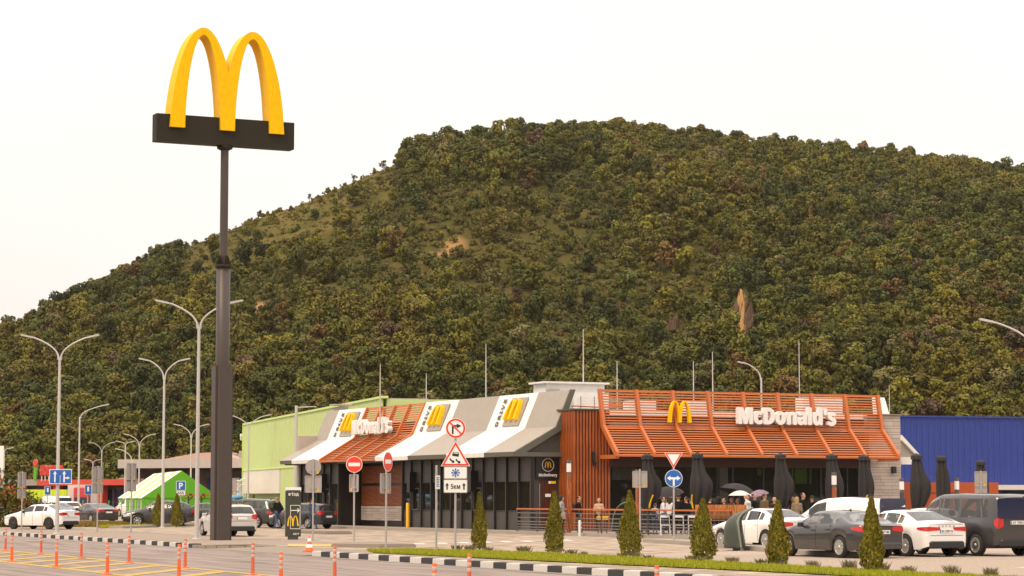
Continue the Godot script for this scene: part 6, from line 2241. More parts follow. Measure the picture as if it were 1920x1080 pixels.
func build_cars() -> void:
	# heading 0 looks down -z, so the backs face the road
	make_car("white_saloon", "white saloon behind the dark green shell, half hidden by a cypress", "car", saloon(M.car_white, {"badge": "SKODA", "len": 4.7}), Vector3(-8.6, 0, 36.6), 0.06)
	make_car("dark_saloon", "dark grey saloon with red tail lights, nearest to the road", "car", saloon(M.car_grey, {"reg": "AX 4077 MA", "rim": M.rim, "bumper": M.car_grey, "handle_paint": M.trim_black, "aerial": M.trim_black}), Vector3(-13.1, 0, 48.3), 0.02)
	make_car("white_saloon", "white saloon between the dark saloon and the grey van", "car", saloon(M.car_white, {"reg": "КА 1209 ТО", "badge": "SKODA", "len": 4.7, "tail": [0.80, 0.94, 0.35, 0.46]}), Vector3(-10.15, 0, 47.6), 0.0)
	make_car("grey_van", "grey passenger van at the right edge of the car park", "van", tall_van(M.car_grey, {"reg": "АТ 7081", "bumper": M.trim_black}), Vector3(-7.75, 0, 47.9), 0.0)
	make_car("white_van", "small white panel van behind the dark saloon", "van", tall_van(M.car_white, {"len": 4.5, "width": 1.8, "windows": [[-1.1, -0.25]], "seats": [-0.3], "axles": [-1.4, 1.35], "top": [[-2.25, 0.75], [-2.1, 0.95], [-1.55, 1.15], [-0.75, 1.72], [-0.3, 1.82], [0.4, 1.86], [1.9, 1.80], [2.15, 1.72], [2.25, 1.5]], "belt": [[-2.25, 0.7], [-1.4, 1.08], [2.25, 1.1]], "glass": [-1.5, -0.7, 3.0, 3.0], "tail": [0.86, 1.3, 0.06, 0.14]}), Vector3(-4.4, 0, 35.6), 0.3)
	make_car("white_saloon", "white car roof showing behind the white van and the last cypress", "car", saloon(M.car_white), Vector3(-1.7, 0, 37.0), 0.0)
	# left part of the car park
	make_car("white_saloon", "white saloon with dark wheels turning out at the far left", "car", saloon(M.car_white, {"rim": M.rim_dark, "spokes": 9, "len": 4.6, "tail": [0.80, 0.98, 0.4, 0.42], "mirror_paint": M.trim_black}), yard(-27.4, 140.5), PI / 2 - 0.58 - YAW)
	make_car("silver_estate", "silver estate car partly hidden by the tall brown pole", "car", estate(M.car_silver, {"plate_y": 0.86}), yard(-13.7, 116.0), 0.0)
	make_car("grey_crossover", "dark grey crossover with pale wheels behind the little cypresses", "car", estate(M.car_grey, {"len": 4.45, "width": 1.86, "tyre": 0.36, "rim": M.rim, "sill": 0.28, "top": [[-2.22, 0.75], [-2.05, 0.95], [-1.3, 1.08], [-1.1, 1.12], [-0.35, 1.58], [0.4, 1.65], [1.5, 1.58], [1.9, 1.42], [2.15, 1.05], [2.22, 0.95]], "belt": [[-2.22, 0.7], [-1.2, 1.02], [0.0, 1.08], [2.1, 1.18]], "axles": [-1.35, 1.3]}), yard(-22.5, 153.5), PI / 2 + 0.16 - YAW)
	make_car("grey_offroader", "grey off-road car behind the silver estate and the walker", "car", estate(M.car_grey, {"len": 4.7, "width": 1.9, "tyre": 0.38, "sill": 0.32, "top": [[-2.35, 0.85], [-2.2, 1.02], [-1.3, 1.12], [-1.1, 1.16], [-0.5, 1.68], [0.4, 1.78], [1.9, 1.72], [2.15, 1.62], [2.3, 1.1], [2.35, 1.0]], "belt": [[-2.35, 0.8], [-1.2, 1.08], [2.3, 1.16]], "axles": [-1.4, 1.4], "glass": [-1.1, -0.52, 2.08, 2.3], "windows": [[-0.85, 0.1], [0.16, 0.95], [1.05, 1.95]]}), yard(-16.3, 147.5), PI / 2 - 0.5 - YAW)
	var dk := make_car("black_estate", "black car behind the entrance totem", "car", estate(M.car_dark, {"mirror": false}), yard(-12.4, 143.0), PI / 2 - 0.7 - YAW)
	# rows of parked cars farther back
	var kinds := []
	for q in [["row_saloon", saloon(M.car_dark)], ["row_estate", estate(M.car_navy)], ["row_saloon", saloon(M.car_grey)], ["row_estate", estate(M.car_white)]]:
		kinds.append(q)
	var spots := [[-35.8, 178.0, 1, 0.2, "navy estate right behind the white saloon's boot"], [-33.2, 175.0, 0, 0.15, "black saloon next to the navy estate"], [-29.9, 172.0, 2, 0.2, "grey saloon left of the dark crossover"], [-39.0, 188.0, 0, 0.15, "dark saloon roof above the white saloon's cabin"], [-44.0, 200.0, 3, 0.3, "white estate in front of the lime container"], [-38.2, 205.0, 3, 0.2, "white estate in front of the red lorry"], [-25.3, 172.0, 0, 1.0, "black saloon behind the crossover's rear"], [-22.6, 176.0, 2, 1.1, "grey saloon just left of the near lamp pole"]]
	for q in spots:
		var kd: Dictionary = kinds[q[2]][1]
		make_car(kinds[q[2]][0], q[4], "car", kd, yard(q[0], q[1]), q[3], "cars parked in the far rows")
	for q in [[-43.5, 228.0, "white delivery van in front of the lime container"], [-36.3, 232.0, "white van right of the red lorry"], [-33.6, 236.0, "second white van beside the marquee"]]:
		make_car("far_van", q[2], "van", tall_van(M.car_white, {"windows": [[-1.25, -0.5]], "seats": []}), yard(q[0], q[1]), 0.2, "far white vans")
	# blue roof bag on the off-roader
	var st := ms(true)
	lathe(st, [Vector2(0, 0), Vector2(0.55, 0.02), Vector2(0.62, 0.16), Vector2(0.45, 0.32), Vector2(0, 0.36)], Vector3.ZERO, 16)
	var bag := whole(st, "roof_bag", mat("bag_blue", Color(0.16, 0.42, 0.62), 0.6), "round sky blue roof bag on the grey off-road car", "bag")
	bag.position = yard(-17.1, 147.7) + Vector3(0, 1.72, 0)

# ---------------------------------------------------------------- people
# bones: from, to, radius, radius, region (0 skin, 1 top, 2 trousers, 3 shoes)
func pose_bones(kind: String) -> Array:
	var b := []
	var hip := 0.92
	var lean := 0.0
	var la := [Vector3(-0.19, 1.42, 0), Vector3(-0.24, 1.14, -0.02), Vector3(-0.22, 0.90, 0.08)]
	var ra := [Vector3(0.19, 1.42, 0), Vector3(0.24, 1.14, -0.02), Vector3(0.22, 0.90, 0.08)]
	var ll := [Vector3(-0.09, hip, 0), Vector3(-0.10, 0.49, 0.02), Vector3(-0.11, 0.08, -0.01)]
	var rl := [Vector3(0.09, hip, 0), Vector3(0.10, 0.49, 0.03), Vector3(0.12, 0.08, 0.02)]
	if kind == "phone":
		ra = [Vector3(0.19, 1.42, 0), Vector3(0.27, 1.20, 0.10), Vector3(0.16, 1.46, 0.20)]
		la = [Vector3(-0.19, 1.42, 0), Vector3(-0.25, 1.17, 0.03), Vector3(-0.08, 1.12, 0.22)]
	elif kind == "shade":
		ra = [Vector3(0.19, 1.42, 0), Vector3(0.34, 1.42, 0.13), Vector3(0.12, 1.62, 0.17)]
		la = [Vector3(-0.19, 1.42, 0), Vector3(-0.29, 1.18, 0.04), Vector3(-0.10, 1.10, 0.20)]
	elif kind == "walk":
		ll = [Vector3(-0.09, hip, 0), Vector3(-0.10, 0.50, 0.17), Vector3(-0.10, 0.10, 0.30)]
		rl = [Vector3(0.09, hip, 0), Vector3(0.10, 0.50, 0.00), Vector3(0.10, 0.16, -0.32)]
		la = [Vector3(-0.19, 1.42, 0.02), Vector3(-0.25, 1.15, -0.12), Vector3(-0.23, 0.95, -0.05)]
		ra = [Vector3(0.19, 1.42, 0.02), Vector3(0.25, 1.15, 0.08), Vector3(0.22, 0.97, 0.24)]
	elif kind == "fold":
		la = [Vector3(-0.19, 1.42, 0), Vector3(-0.26, 1.15, 0.03), Vector3(0.04, 1.14, 0.20)]
		ra = [Vector3(0.19, 1.42, 0), Vector3(0.26, 1.15, 0.03), Vector3(-0.04, 1.19, 0.19)]
	b.append([Vector3(0, 0.95, -0.01), Vector3(0, 1.20, 0.0), 0.15, 0.145, 1])
	b.append([Vector3(-0.06, 1.20, 0), Vector3(-0.07, 1.38, 0.0), 0.12, 0.115, 1])
	b.append([Vector3(0.06, 1.20, 0), Vector3(0.07, 1.38, 0.0), 0.12, 0.115, 1])
	b.append([Vector3(-0.16, 1.42, 0), Vector3(0.16, 1.42, 0), 0.075, 0.075, 1])
	b.append([Vector3(0, 1.44, 0.0), Vector3(0, 1.54, 0.015), 0.058, 0.055, 0])
	b.append([Vector3(-0.06, 0.92, -0.01), Vector3(0.06, 0.92, -0.01), 0.13, 0.13, 2])
	for l in [ll, rl]:
		b.append([l[0], l[1], 0.092, 0.062, 2])
		b.append([l[1], l[2], 0.060, 0.045, 2])
		b.append([l[2] + Vector3(0, -0.035, -0.03), l[2] + Vector3(0, -0.04, 0.15), 0.045, 0.038, 3])
	for a in [la, ra]:
		b.append([a[0], a[1], 0.062, 0.052, 1])
		b.append([a[1], a[2], 0.050, 0.036, 1])
	return [b, la, ra]

func head_bones(at: Vector3) -> Array:
	return [[at + Vector3(0, 0.03, -0.012), at + Vector3(0, 0.065, -0.008), 0.088, 0.092, 0], [at + Vector3(0, -0.055, 0.03), at + Vector3(0, 0.0, 0.025), 0.055, 0.072, 0], [at + Vector3(0, -0.01, 0.10), at + Vector3(0, 0.025, 0.088), 0.014, 0.009, 0], [at + Vector3(-0.09, 0.0, -0.01), at + Vector3(-0.093, 0.035, -0.015), 0.013, 0.016, 0], [at + Vector3(0.09, 0.0, -0.01), at + Vector3(0.093, 0.035, -0.015), 0.013, 0.016, 0], [at + Vector3(0, -0.16, -0.01), at + Vector3(0, -0.05, -0.005), 0.055, 0.052, 0]]

func field(bones: Array, p: Vector3, k: float) -> float:
	var d := 9.0
	for b in bones:
		var a: Vector3 = b[0]
		var ab: Vector3 = b[1] - a
		var t := clampf((p - a).dot(ab) / maxf(ab.length_squared(), 0.000001), 0.0, 1.0)
		var e: float = p.distance_to(a + ab * t) - lerpf(b[2], b[3], t)
		if e > d + k: continue
		var h := clampf(0.5 + 0.5 * (d - e) / k, 0.0, 1.0)
		d = lerpf(d, e, h) - k * h * (1.0 - h)
	return d

func nearest_region(bones: Array, p: Vector3) -> int:
	var best := 9.0
	var r := 0
	for b in bones:
		var a: Vector3 = b[0]
		var ab: Vector3 = b[1] - a
		var t := clampf((p - a).dot(ab) / maxf(ab.length_squared(), 0.000001), 0.0, 1.0)
		var e: float = p.distance_to(a + ab * t) - lerpf(b[2], b[3], t)
		if e < best:
			best = e
			r = b[4]
	return r

func nets(bones: Array, lo: Vector3, hi: Vector3, cell: float, k: float, out: Dictionary) -> void:
	var n := Vector3i(((hi - lo) / cell).ceil()) + Vector3i.ONE
	var f := PackedFloat32Array()
	f.resize(n.x * n.y * n.z)
	for z in n.z:
		for y in n.y:
			for x in n.x:
				f[x + n.x * (y + n.y * z)] = field(bones, lo + Vector3(x, y, z) * cell, k)
	var id := PackedInt32Array()
	id.resize(f.size())
	id.fill(-1)
	var corner := [0, 1, n.x, n.x + 1, n.x * n.y, n.x * n.y + 1, n.x * n.y + n.x, n.x * n.y + n.x + 1]
	var edges := [[0, 1], [2, 3], [4, 5], [6, 7], [0, 2], [1, 3], [4, 6], [5, 7], [0, 4], [1, 5], [2, 6], [3, 7]]
	for z in n.z - 1:
		for y in n.y - 1:
			for x in n.x - 1:
				var i := x + n.x * (y + n.y * z)
				var inside := 0
				for c in 8:
					if f[i + corner[c]] < 0.0: inside += 1
				if inside == 0 or inside == 8: continue
				var s := Vector3.ZERO
				var m := 0
				for e in edges:
					var a := f[i + corner[e[0]]]
					var b := f[i + corner[e[1]]]
					if (a < 0.0) != (b < 0.0):
						var t := a / (a - b)
						var pa := Vector3(e[0] & 1, (e[0] >> 1) & 1, e[0] >> 2)
						var pb := Vector3(e[1] & 1, (e[1] >> 1) & 1, e[1] >> 2)
						s += pa.lerp(pb, t)
						m += 1
				var p := lo + (Vector3(x, y, z) + s / m) * cell
				id[i] = out.v.size()
				out.v.append(p)
				out.r.append(nearest_region(bones, p))
	var dx := 1
	var dy := n.x
	var dz := n.x * n.y
	for z in range(1, n.z - 1):
		for y in range(1, n.y - 1):
			for x in range(1, n.x - 1):
				var i := x + n.x * (y + n.y * z)
				for ax in [[dx, dy, dz], [dy, dz, dx], [dz, dx, dy]]:
					var a := f[i]
					var b := f[i + ax[0]]
					if (a < 0.0) == (b < 0.0): continue
					var q := [id[i], id[i - ax[1]], id[i - ax[1] - ax[2]], id[i - ax[2]]]
					if q.min() < 0: continue
					if a < 0.0: out.i.append_array([q[0], q[2], q[1], q[0], q[3], q[2]])
					else: out.i.append_array([q[0], q[1], q[2], q[0], q[2], q[3]])

func finger(out: Dictionary, pts: Array, rad: float) -> void:
	var base: int = out.v.size()
	for k in pts.size():
		var d: Vector3 = (pts[mini(k + 1, pts.size() - 1)] - pts[maxi(k - 1, 0)]).normalized()
		var s := d.cross(Vector3(0.3, 0.5, 0.8)).normalized()
		var u := d.cross(s)
		for c in 4:
			var a := TAU * c / 4
			out.v.append(pts[k] + (s * cos(a) + u * sin(a)) * rad * (1.0 - 0.3 * k / pts.size()))
			out.r.append(0)
	for k in pts.size() - 1:
		for c in 4:
			var e := (c + 1) % 4
			var p := base + k * 4
			out.i.append_array([p + c, p + e, p + 4 + e, p + c, p + 4 + e, p + 4 + c])
	var q: int = base + (pts.size() - 1) * 4
	out.i.append_array([q, q + 1, q + 2, q, q + 2, q + 3])

var figures := {}

func figure(kind: String) -> Dictionary:
	if figures.has(kind): return figures[kind]
	var got := pose_bones(kind)
	var out := {"v": PackedVector3Array(), "r": PackedInt32Array(), "i": PackedInt32Array()}
	nets(got[0], Vector3(-0.46, -0.02, -0.46), Vector3(0.46, 1.58, 0.44), 0.036, 0.05, out)
	var hp := Vector3(0, 1.635, 0.02)
	nets(head_bones(hp), hp - Vector3(0.13, 0.2, 0.14), hp + Vector3(0.13, 0.19, 0.14), 0.017, 0.03, out)
	for arm in [got[1], got[2]]:
		var w: Vector3 = arm[2]
		var d: Vector3 = (arm[2] - arm[1]).normalized()
		var side := d.cross(Vector3(0, 0.2, 1)).normalized()
		var bend := d.cross(side)
		nets([[w - d * 0.03, w + d * 0.075, 0.026, 0.034, 0]], w - Vector3.ONE * 0.1, w + Vector3.ONE * 0.13, 0.02, 0.01, out)
		for k in 4:
			var f0 := w + d * 0.085 + side * (k - 1.5) * 0.019
			var l: float = [0.062, 0.075, 0.07, 0.052][k]
			finger(out, [f0, f0 + d * l * 0.5 + bend * 0.008, f0 + d * l * 0.85 + bend * 0.03], 0.009)
		var t0 := w + d * 0.03 + side * 0.034
		finger(out, [t0, t0 + d * 0.03 + side * 0.022, t0 + d * 0.06 + side * 0.024 + bend * 0.012], 0.010)
	var nn := PackedVector3Array()
	nn.resize(out.v.size())
	for i in range(0, out.i.size(), 3):
		var a: Vector3 = out.v[out.i[i]]
		var n: Vector3 = (out.v[out.i[i + 2]] - a).cross(out.v[out.i[i + 1]] - a)
		for k in 3: nn[out.i[i + k]] += n
	for i in nn.size(): nn[i] = nn[i].normalized()
	out.n = nn
	figures[kind] = out
	return out

func hair_mesh(style: String) -> Mesh:
	var st := ms(true)
	var c := Vector3(0, 1.67, 0.0)
	if style == "cap":
		lathe(st, [Vector2(0.112, -0.01), Vector2(0.114, 0.05), Vector2(0.09, 0.10), Vector2(0.04, 0.125), Vector2(0, 0.128)], c, 14)
		prism(st, PackedVector2Array([Vector2(-0.09, 0), Vector2(0.09, 0), Vector2(0.06, 0.09), Vector2(-0.06, 0.09)]), 0.012, Transform3D(Basis(Vector3(1, 0, 0), Vector3(0, -0.15, 1), Vector3(0, 1, 0)), c + Vector3(0, 0.0, 0.09)))
		return _done(st)
	var rows := []
	for j in 9:
		var row := []
		for i in 17:
			var a := TAU * i / 16.0            # 0 at the face
			var front := 0.5 + 0.5 * cos(a)
			var low := lerpf(1.45, 0.62, front * front)
			if style == "long": low = lerpf(2.0, 0.62, front * front)
			if style == "hood": low = lerpf(1.9, 0.9, pow(front, 4.0))
			var ph := low * j / 8.0
			var r := 0.112 if style != "hood" else 0.135
			var p := Vector3(sin(a) * sin(minf(ph, 1.7)) * r, cos(minf(ph, PI / 2 + 0.2)) * r * 1.05, cos(a) * sin(minf(ph, 1.7)) * r - 0.012)
			if ph > 1.5: p.y -= (ph - 1.5) * (0.42 if style == "long" else 0.3)
			row.append(c + p)
		rows.append(row)
	for j in 8:
		for i in 16:
			quad(st, rows[j][i], rows[j][i + 1], rows[j + 1][i + 1], rows[j + 1][i])
	return _done(st)

func _done(st: SurfaceTool) -> Mesh:
	st.generate_normals()
	return st.commit()

var tones := {}

func tone(c: Color) -> Material:
	if not tones.has(c): tones[c] = mat("cloth_%d" % tones.size(), c, 0.85)
	return tones[c]

func person(at: Vector3, turn: float, kind: String, top: Color, legs: Color, hair: Color, style: String, label: String, scale_ := 1.0, extra := "", skin := Color(0.48, 0.27, 0.18)) -> void:
	var o := thing("person", label, "person", at, turn, "people around the restaurant")
	o.scale = Vector3.ONE * scale_
	var f := figure(kind)
	var cs := PackedColorArray()
	cs.resize(f.v.size())
	var pal := [skin, top, legs, Color(0.06, 0.055, 0.05)]
	for i in cs.size():
		cs[i] = pal[f.r[i]]
	var arr := []
	arr.resize(Mesh.ARRAY_MAX)
	arr[Mesh.ARRAY_VERTEX] = f.v
	arr[Mesh.ARRAY_NORMAL] = f.n
	arr[Mesh.ARRAY_COLOR] = cs
	arr[Mesh.ARRAY_INDEX] = f.i
	var m := ArrayMesh.new()
	m.add_surface_from_arrays(Mesh.PRIMITIVE_TRIANGLES, arr)
	put(m, "body", M.skin_and_cloth, o)
	put(hair_mesh(style), "hair" if style in ["short", "long"] else ("hood" if style == "hood" else "cap"), tone(hair), o)
	if style == "cap":
		put(hair_mesh("short"), "hair", tone(Color(0.03, 0.02, 0.015)), o, Vector3(0, 0.083, 0), Basis.from_scale(Vector3(0.97, 0.95, 0.97)))
	var st := ms()
	for s in [-0.034, 0.034]: bx(st, Vector3(s, 1.668, 0.098), Vector3(0.022, 0.010, 0.012))
	bx(st, Vector3(0, 1.583, 0.096), Vector3(0.04, 0.008, 0.012))
	part(st, "eyes_and_mouth", tone(Color(0.10, 0.05, 0.04)), o)
	if extra == "backpack":
		st = ms()
		cbx(st, Vector3(0, 1.22, -0.22), Vector3(0.30, 0.44, 0.17), 0.06)
		cbx(st, Vector3(0, 1.12, -0.32), Vector3(0.22, 0.2, 0.06), 0.03)
		var bp := part(st, "backpack", tone(Color(0.02, 0.022, 0.035)), o)
		st = ms()
		for s in [-0.11, 0.11]: tube(st, [Vector3(s, 1.02, -0.14), Vector3(s * 1.1, 1.25, 0.13), Vector3(s, 1.44, 0.06), Vector3(s, 1.42, -0.13)], [0.018], 6)
		part(st, "strap", tone(Color(0.02, 0.022, 0.035)), bp)
	elif extra == "coat":
		st = ms(true)
		lathe(st, [Vector2(0.20, 0.66), Vector2(0.205, 0.70), Vector2(0.19, 0.95), Vector2(0.17, 1.0)], Vector3.ZERO, 18)
		part(st, "coat_hem", tone(top), o)
	elif extra == "badge":
		box("badge", Vector3(0.09, 1.34, 0.125), Vector3(0.06, 0.06, 0.02), M.sign_white, o)
		box("lanyard", Vector3(0, 1.33, 0.122), Vector3(0.10, 0.02, 0.02), M.arch_yellow, o)

func crowd_spot(column: float, d: float) -> Vector3:
	return yard((column - 960.0) * d / 4517.0, d) + Vector3(0, 0.14, 0)

func build_people() -> void:
	var black := Color(0.014, 0.013, 0.015)
	var navy := Color(0.015, 0.02, 0.04)
	var white := Color(0.62, 0.60, 0.62)
	var grey := Color(0.34, 0.31, 0.32)
	var jeans := Color(0.06, 0.09, 0.16)
	var olive := Color(0.11, 0.085, 0.045)
	var brown := Color(0.04, 0.02, 0.012)
	var dark := Color(0.012, 0.009, 0.008)
	var fair := Color(0.34, 0.21, 0.09)
	var cam := -YAW
	# [column, distance, turn, pose, top, legs, hair, style, label, size, extra]
	var list := [
		[1053.0, 117.0, cam + 1.3, "stand", grey, navy, black, "hood", "person in a black hood and grey jacket by the delivery door", 1.0, "coat"],
		[1085.0, 117.5, cam + 1.5, "stand", black, navy, dark, "short", "person with a dark backpack standing at the timber corner", 0.98, "backpack"],
		[1123.0, 119.5, cam - 0.1, "fold", Color(0.5, 0.32, 0.22), black, dark, "long", "person in a light cardigan leaning on the timber wall", 0.93, ""],
		[1228.0, 111.5, cam + 2.6, "stand", grey, jeans, dark, "short", "small dark haired person in grey near the first parasol", 0.8, "backpack"],
		[1243.0, 112.5, cam + 1.5, "shade", white, jeans, brown, "short", "person in a white hoodie shading their eyes", 0.96, ""],
		[1257.0, 111.8, cam + 2.4, "stand", white, black, brown, "long", "person in a pale hoodie with long brown hair", 0.97, ""],
		[1272.0, 111.0, cam + 2.9, "stand", black, black, dark, "short", "broad person in black behind the turn sign pole", 1.03, ""],
		[1287.0, 112.0, cam - 2.4, "phone", black, navy, dark, "short", "person in black with raised hand left of the second parasol", 0.97, ""],
		[1295.0, 114.0, cam + 2.0, "stand", navy, black, brown, "short", "dark figure half behind the second parasol", 0.95, ""],
		[1331.0, 113.0, cam + 2.9, "stand", black, black, brown, "short", "person in black seen from behind over the planter's left end", 0.97, ""],
		[1347.0, 114.5, cam + 3.0, "stand", black, black, black, "hood", "person with a black hood up over the planter", 0.97, ""],
		[1358.0, 111.0, cam - 1.4, "fold", Color(0.03, 0.03, 0.035), navy, dark, "short", "dark haired person facing left behind the planter", 0.93, ""],
		[1371.0, 114.0, cam + 0.5, "stand", Color(0.12, 0.10, 0.08), navy, brown, "short", "person in brown under the beige umbrella", 0.95, ""],
		[1384.0, 112.0, cam - 1.5, "phone", olive, navy, Color(0.22, 0.12, 0.05), "short", "light brown haired person looking left under the umbrellas", 0.93, ""],
		[1402.0, 109.5, cam - 1.3, "shade", white, jeans, dark, "short", "person in a white shirt shading their face behind the white saloon", 1.03, ""],
		[1414.0, 111.5, cam + 1.2, "stand", black, black, dark, "short", "person in black under the mauve umbrella", 1.05, ""],
		[1433.0, 110.0, cam + 2.2, "stand", olive, navy, brown, "short", "person in an olive quilted jacket seen from behind", 1.05, ""],
		[1452.0, 110.5, cam - 0.3, "stand", Color(0.05, 0.03, 0.025), white, dark, "long", "person with long dark hair and an open white top", 0.96, ""],
		[1470.0, 112.0, cam + 2.0, "stand", navy, black, brown, "short", "person in navy partly behind the middle parasol", 0.98, ""],
		[1477.0, 114.0, cam - 1.0, "fold", Color(0.22, 0.05, 0.05), black, Color(0.25, 0.22, 0.2), "short", "grey haired person in dark red behind the white van", 0.9, ""],
		[1485.0, 112.0, cam + 1.2, "stand", black, black, brown, "short", "short haired person left of the blond person", 0.97, ""],
		[1494.0, 110.5, cam + 2.8, "stand", Color(0.20, 0.15, 0.10), navy, fair, "long", "blond person in a beige coat seen from behind", 0.97, ""],
		[1505.0, 111.5, cam + 1.4, "stand", black, black, brown, "short", "tall person in black looking right above the white van", 1.07, ""],
		[1523.0, 112.0, cam - 1.2, "stand", black, navy, black, "cap", "person in a black cap looking left above the white van", 1.0, ""],
		[1633.0, 113.0, cam - 0.3, "stand", Color(0.018, 0.016, 0.014), black, black, "cap", "staff person in a dark uniform and cap by the stone corner", 1.03, "badge"],
		[1178.0, 121.0, cam + 0.6, "stand", navy, black, brown, "short", "dark blue figure standing behind the dark green shell", 0.95, ""],
	]
	for q in list:
		person(crowd_spot(q[0], q[1]), q[2], q[3], q[4], q[5], q[6], q[7], q[8], q[9], q[10])
	person(yard((520.0 - 960.0) * 141.0 / 4517.0, 141.0), cam - 2.2, "walk", black, jeans, Color(0.2, 0.13, 0.09), "short", "walking person in a black sweater and jeans left of the totem", 1.04)
	person(yard((585.0 - 960.0) * 139.0 / 4517.0, 139.0), cam + 2.5, "walk", Color(0.04, 0.06, 0.12), jeans, dark, "short", "person in blue jeans half hidden behind the round back-turned sign", 1.0)

# ---------------------------------------------------------------- planting
func cypress_mesh(seed_: int, h: float, w: float) -> ArrayMesh:
	var r := RandomNumberGenerator.new()
	r.seed = seed_
	var vs := PackedVector3Array()
	var ns := PackedVector3Array()
	var cs := PackedColorArray()
	# upright sprays: many small flames set round a narrow cone
	for i in 5200:
		var f := pow(r.randf(), 0.8)
		var a := r.randf() * TAU
		var lump := 1.0 + 0.16 * sin(a * 3.0 + f * 9.0 + seed_) + 0.12 * sin(a * 5.0 - f * 17.0) + r.randfn() * 0.05
		var prof := w * (lerpf(0.78, 1.0, f / 0.22) if f < 0.22 else 1.0 - pow((f - 0.22) / 0.78, 1.35)) * 0.92 + 0.02
		var rad := prof * lump * (0.62 + 0.38 * sqrt(r.randf()))
		var p := Vector3(cos(a) * rad, 0.05 + f * h, sin(a) * rad)
		var out := Vector3(cos(a), 0.15, sin(a)).normalized()
		var up := (Vector3.UP + out * r.randf_range(0.05, 0.5) + Vector3(r.randfn(), 0, r.randfn()) * 0.18).normalized()
		var nn := (out + Vector3(r.randfn(), r.randfn(), r.randfn()) * 0.5)
		nn = (nn - up * nn.dot(up)).normalized()
		var side := up.cross(nn)
		var l := r.randf_range(0.05, 0.11) * (0.7 + 0.3 * (1.0 - f))
		var b := l * r.randf_range(0.28, 0.42)
		var q := [p - side * b * 0.4, p + up * l * 0.5 - side * b, p + up * l, p + up * l * 0.5 + side * b]
		var t := r.randf()
		var c := Color(0.17, 0.155, 0.022) if t < 0.5 else (Color(0.11, 0.112, 0.02) if t < 0.72 else Color(0.28, 0.215, 0.028))
		if r.randf() < 0.03: c = Color(0.16, 0.09, 0.03)
		c = c * r.randf_range(0.75, 1.3)
		for j in [0, 1, 2, 0, 2, 3]:
			vs.append(q[j])
			ns.append(nn if true else out)
			cs.append(c)
	var arr := []
	arr.resize(Mesh.ARRAY_MAX)
	arr[Mesh.ARRAY_VERTEX] = vs
	arr[Mesh.ARRAY_COLOR] = cs
	var am := ArrayMesh.new()
	am.add_surface_from_arrays(Mesh.PRIMITIVE_TRIANGLES, arr)
	var st := SurfaceTool.new()
	st.create_from(am, 0)
	st.generate_normals()
	return st.commit()

func blade_mesh(seed_: int, n: int, h: float, spread: float, lean: float, tones_: Array) -> ArrayMesh:
	var r := RandomNumberGenerator.new()
	r.seed = seed_
	var st := ms()
	for i in n:
		var a := r.randf() * TAU
		var p := Vector3(r.randf_range(-spread, spread), 0, r.randf_range(-spread, spread))
		var d := Vector3(cos(a), 0, sin(a))
		var s := Vector3(-d.z, 0, d.x) * h * 0.09
		var hh := h * r.randf_range(0.6, 1.2)
		var m := p + Vector3.UP * hh * 0.55 + d * lean * hh * 0.3
		var t := p + Vector3.UP * hh + d * lean * hh
		st.set_color(tones_[r.randi() % tones_.size()] * r.randf_range(0.8, 1.2))
		tri(st, p - s, m, p + s)
		tri(st, p + s * 0.7, m, t)
	st.generate_normals()
	return st.commit()

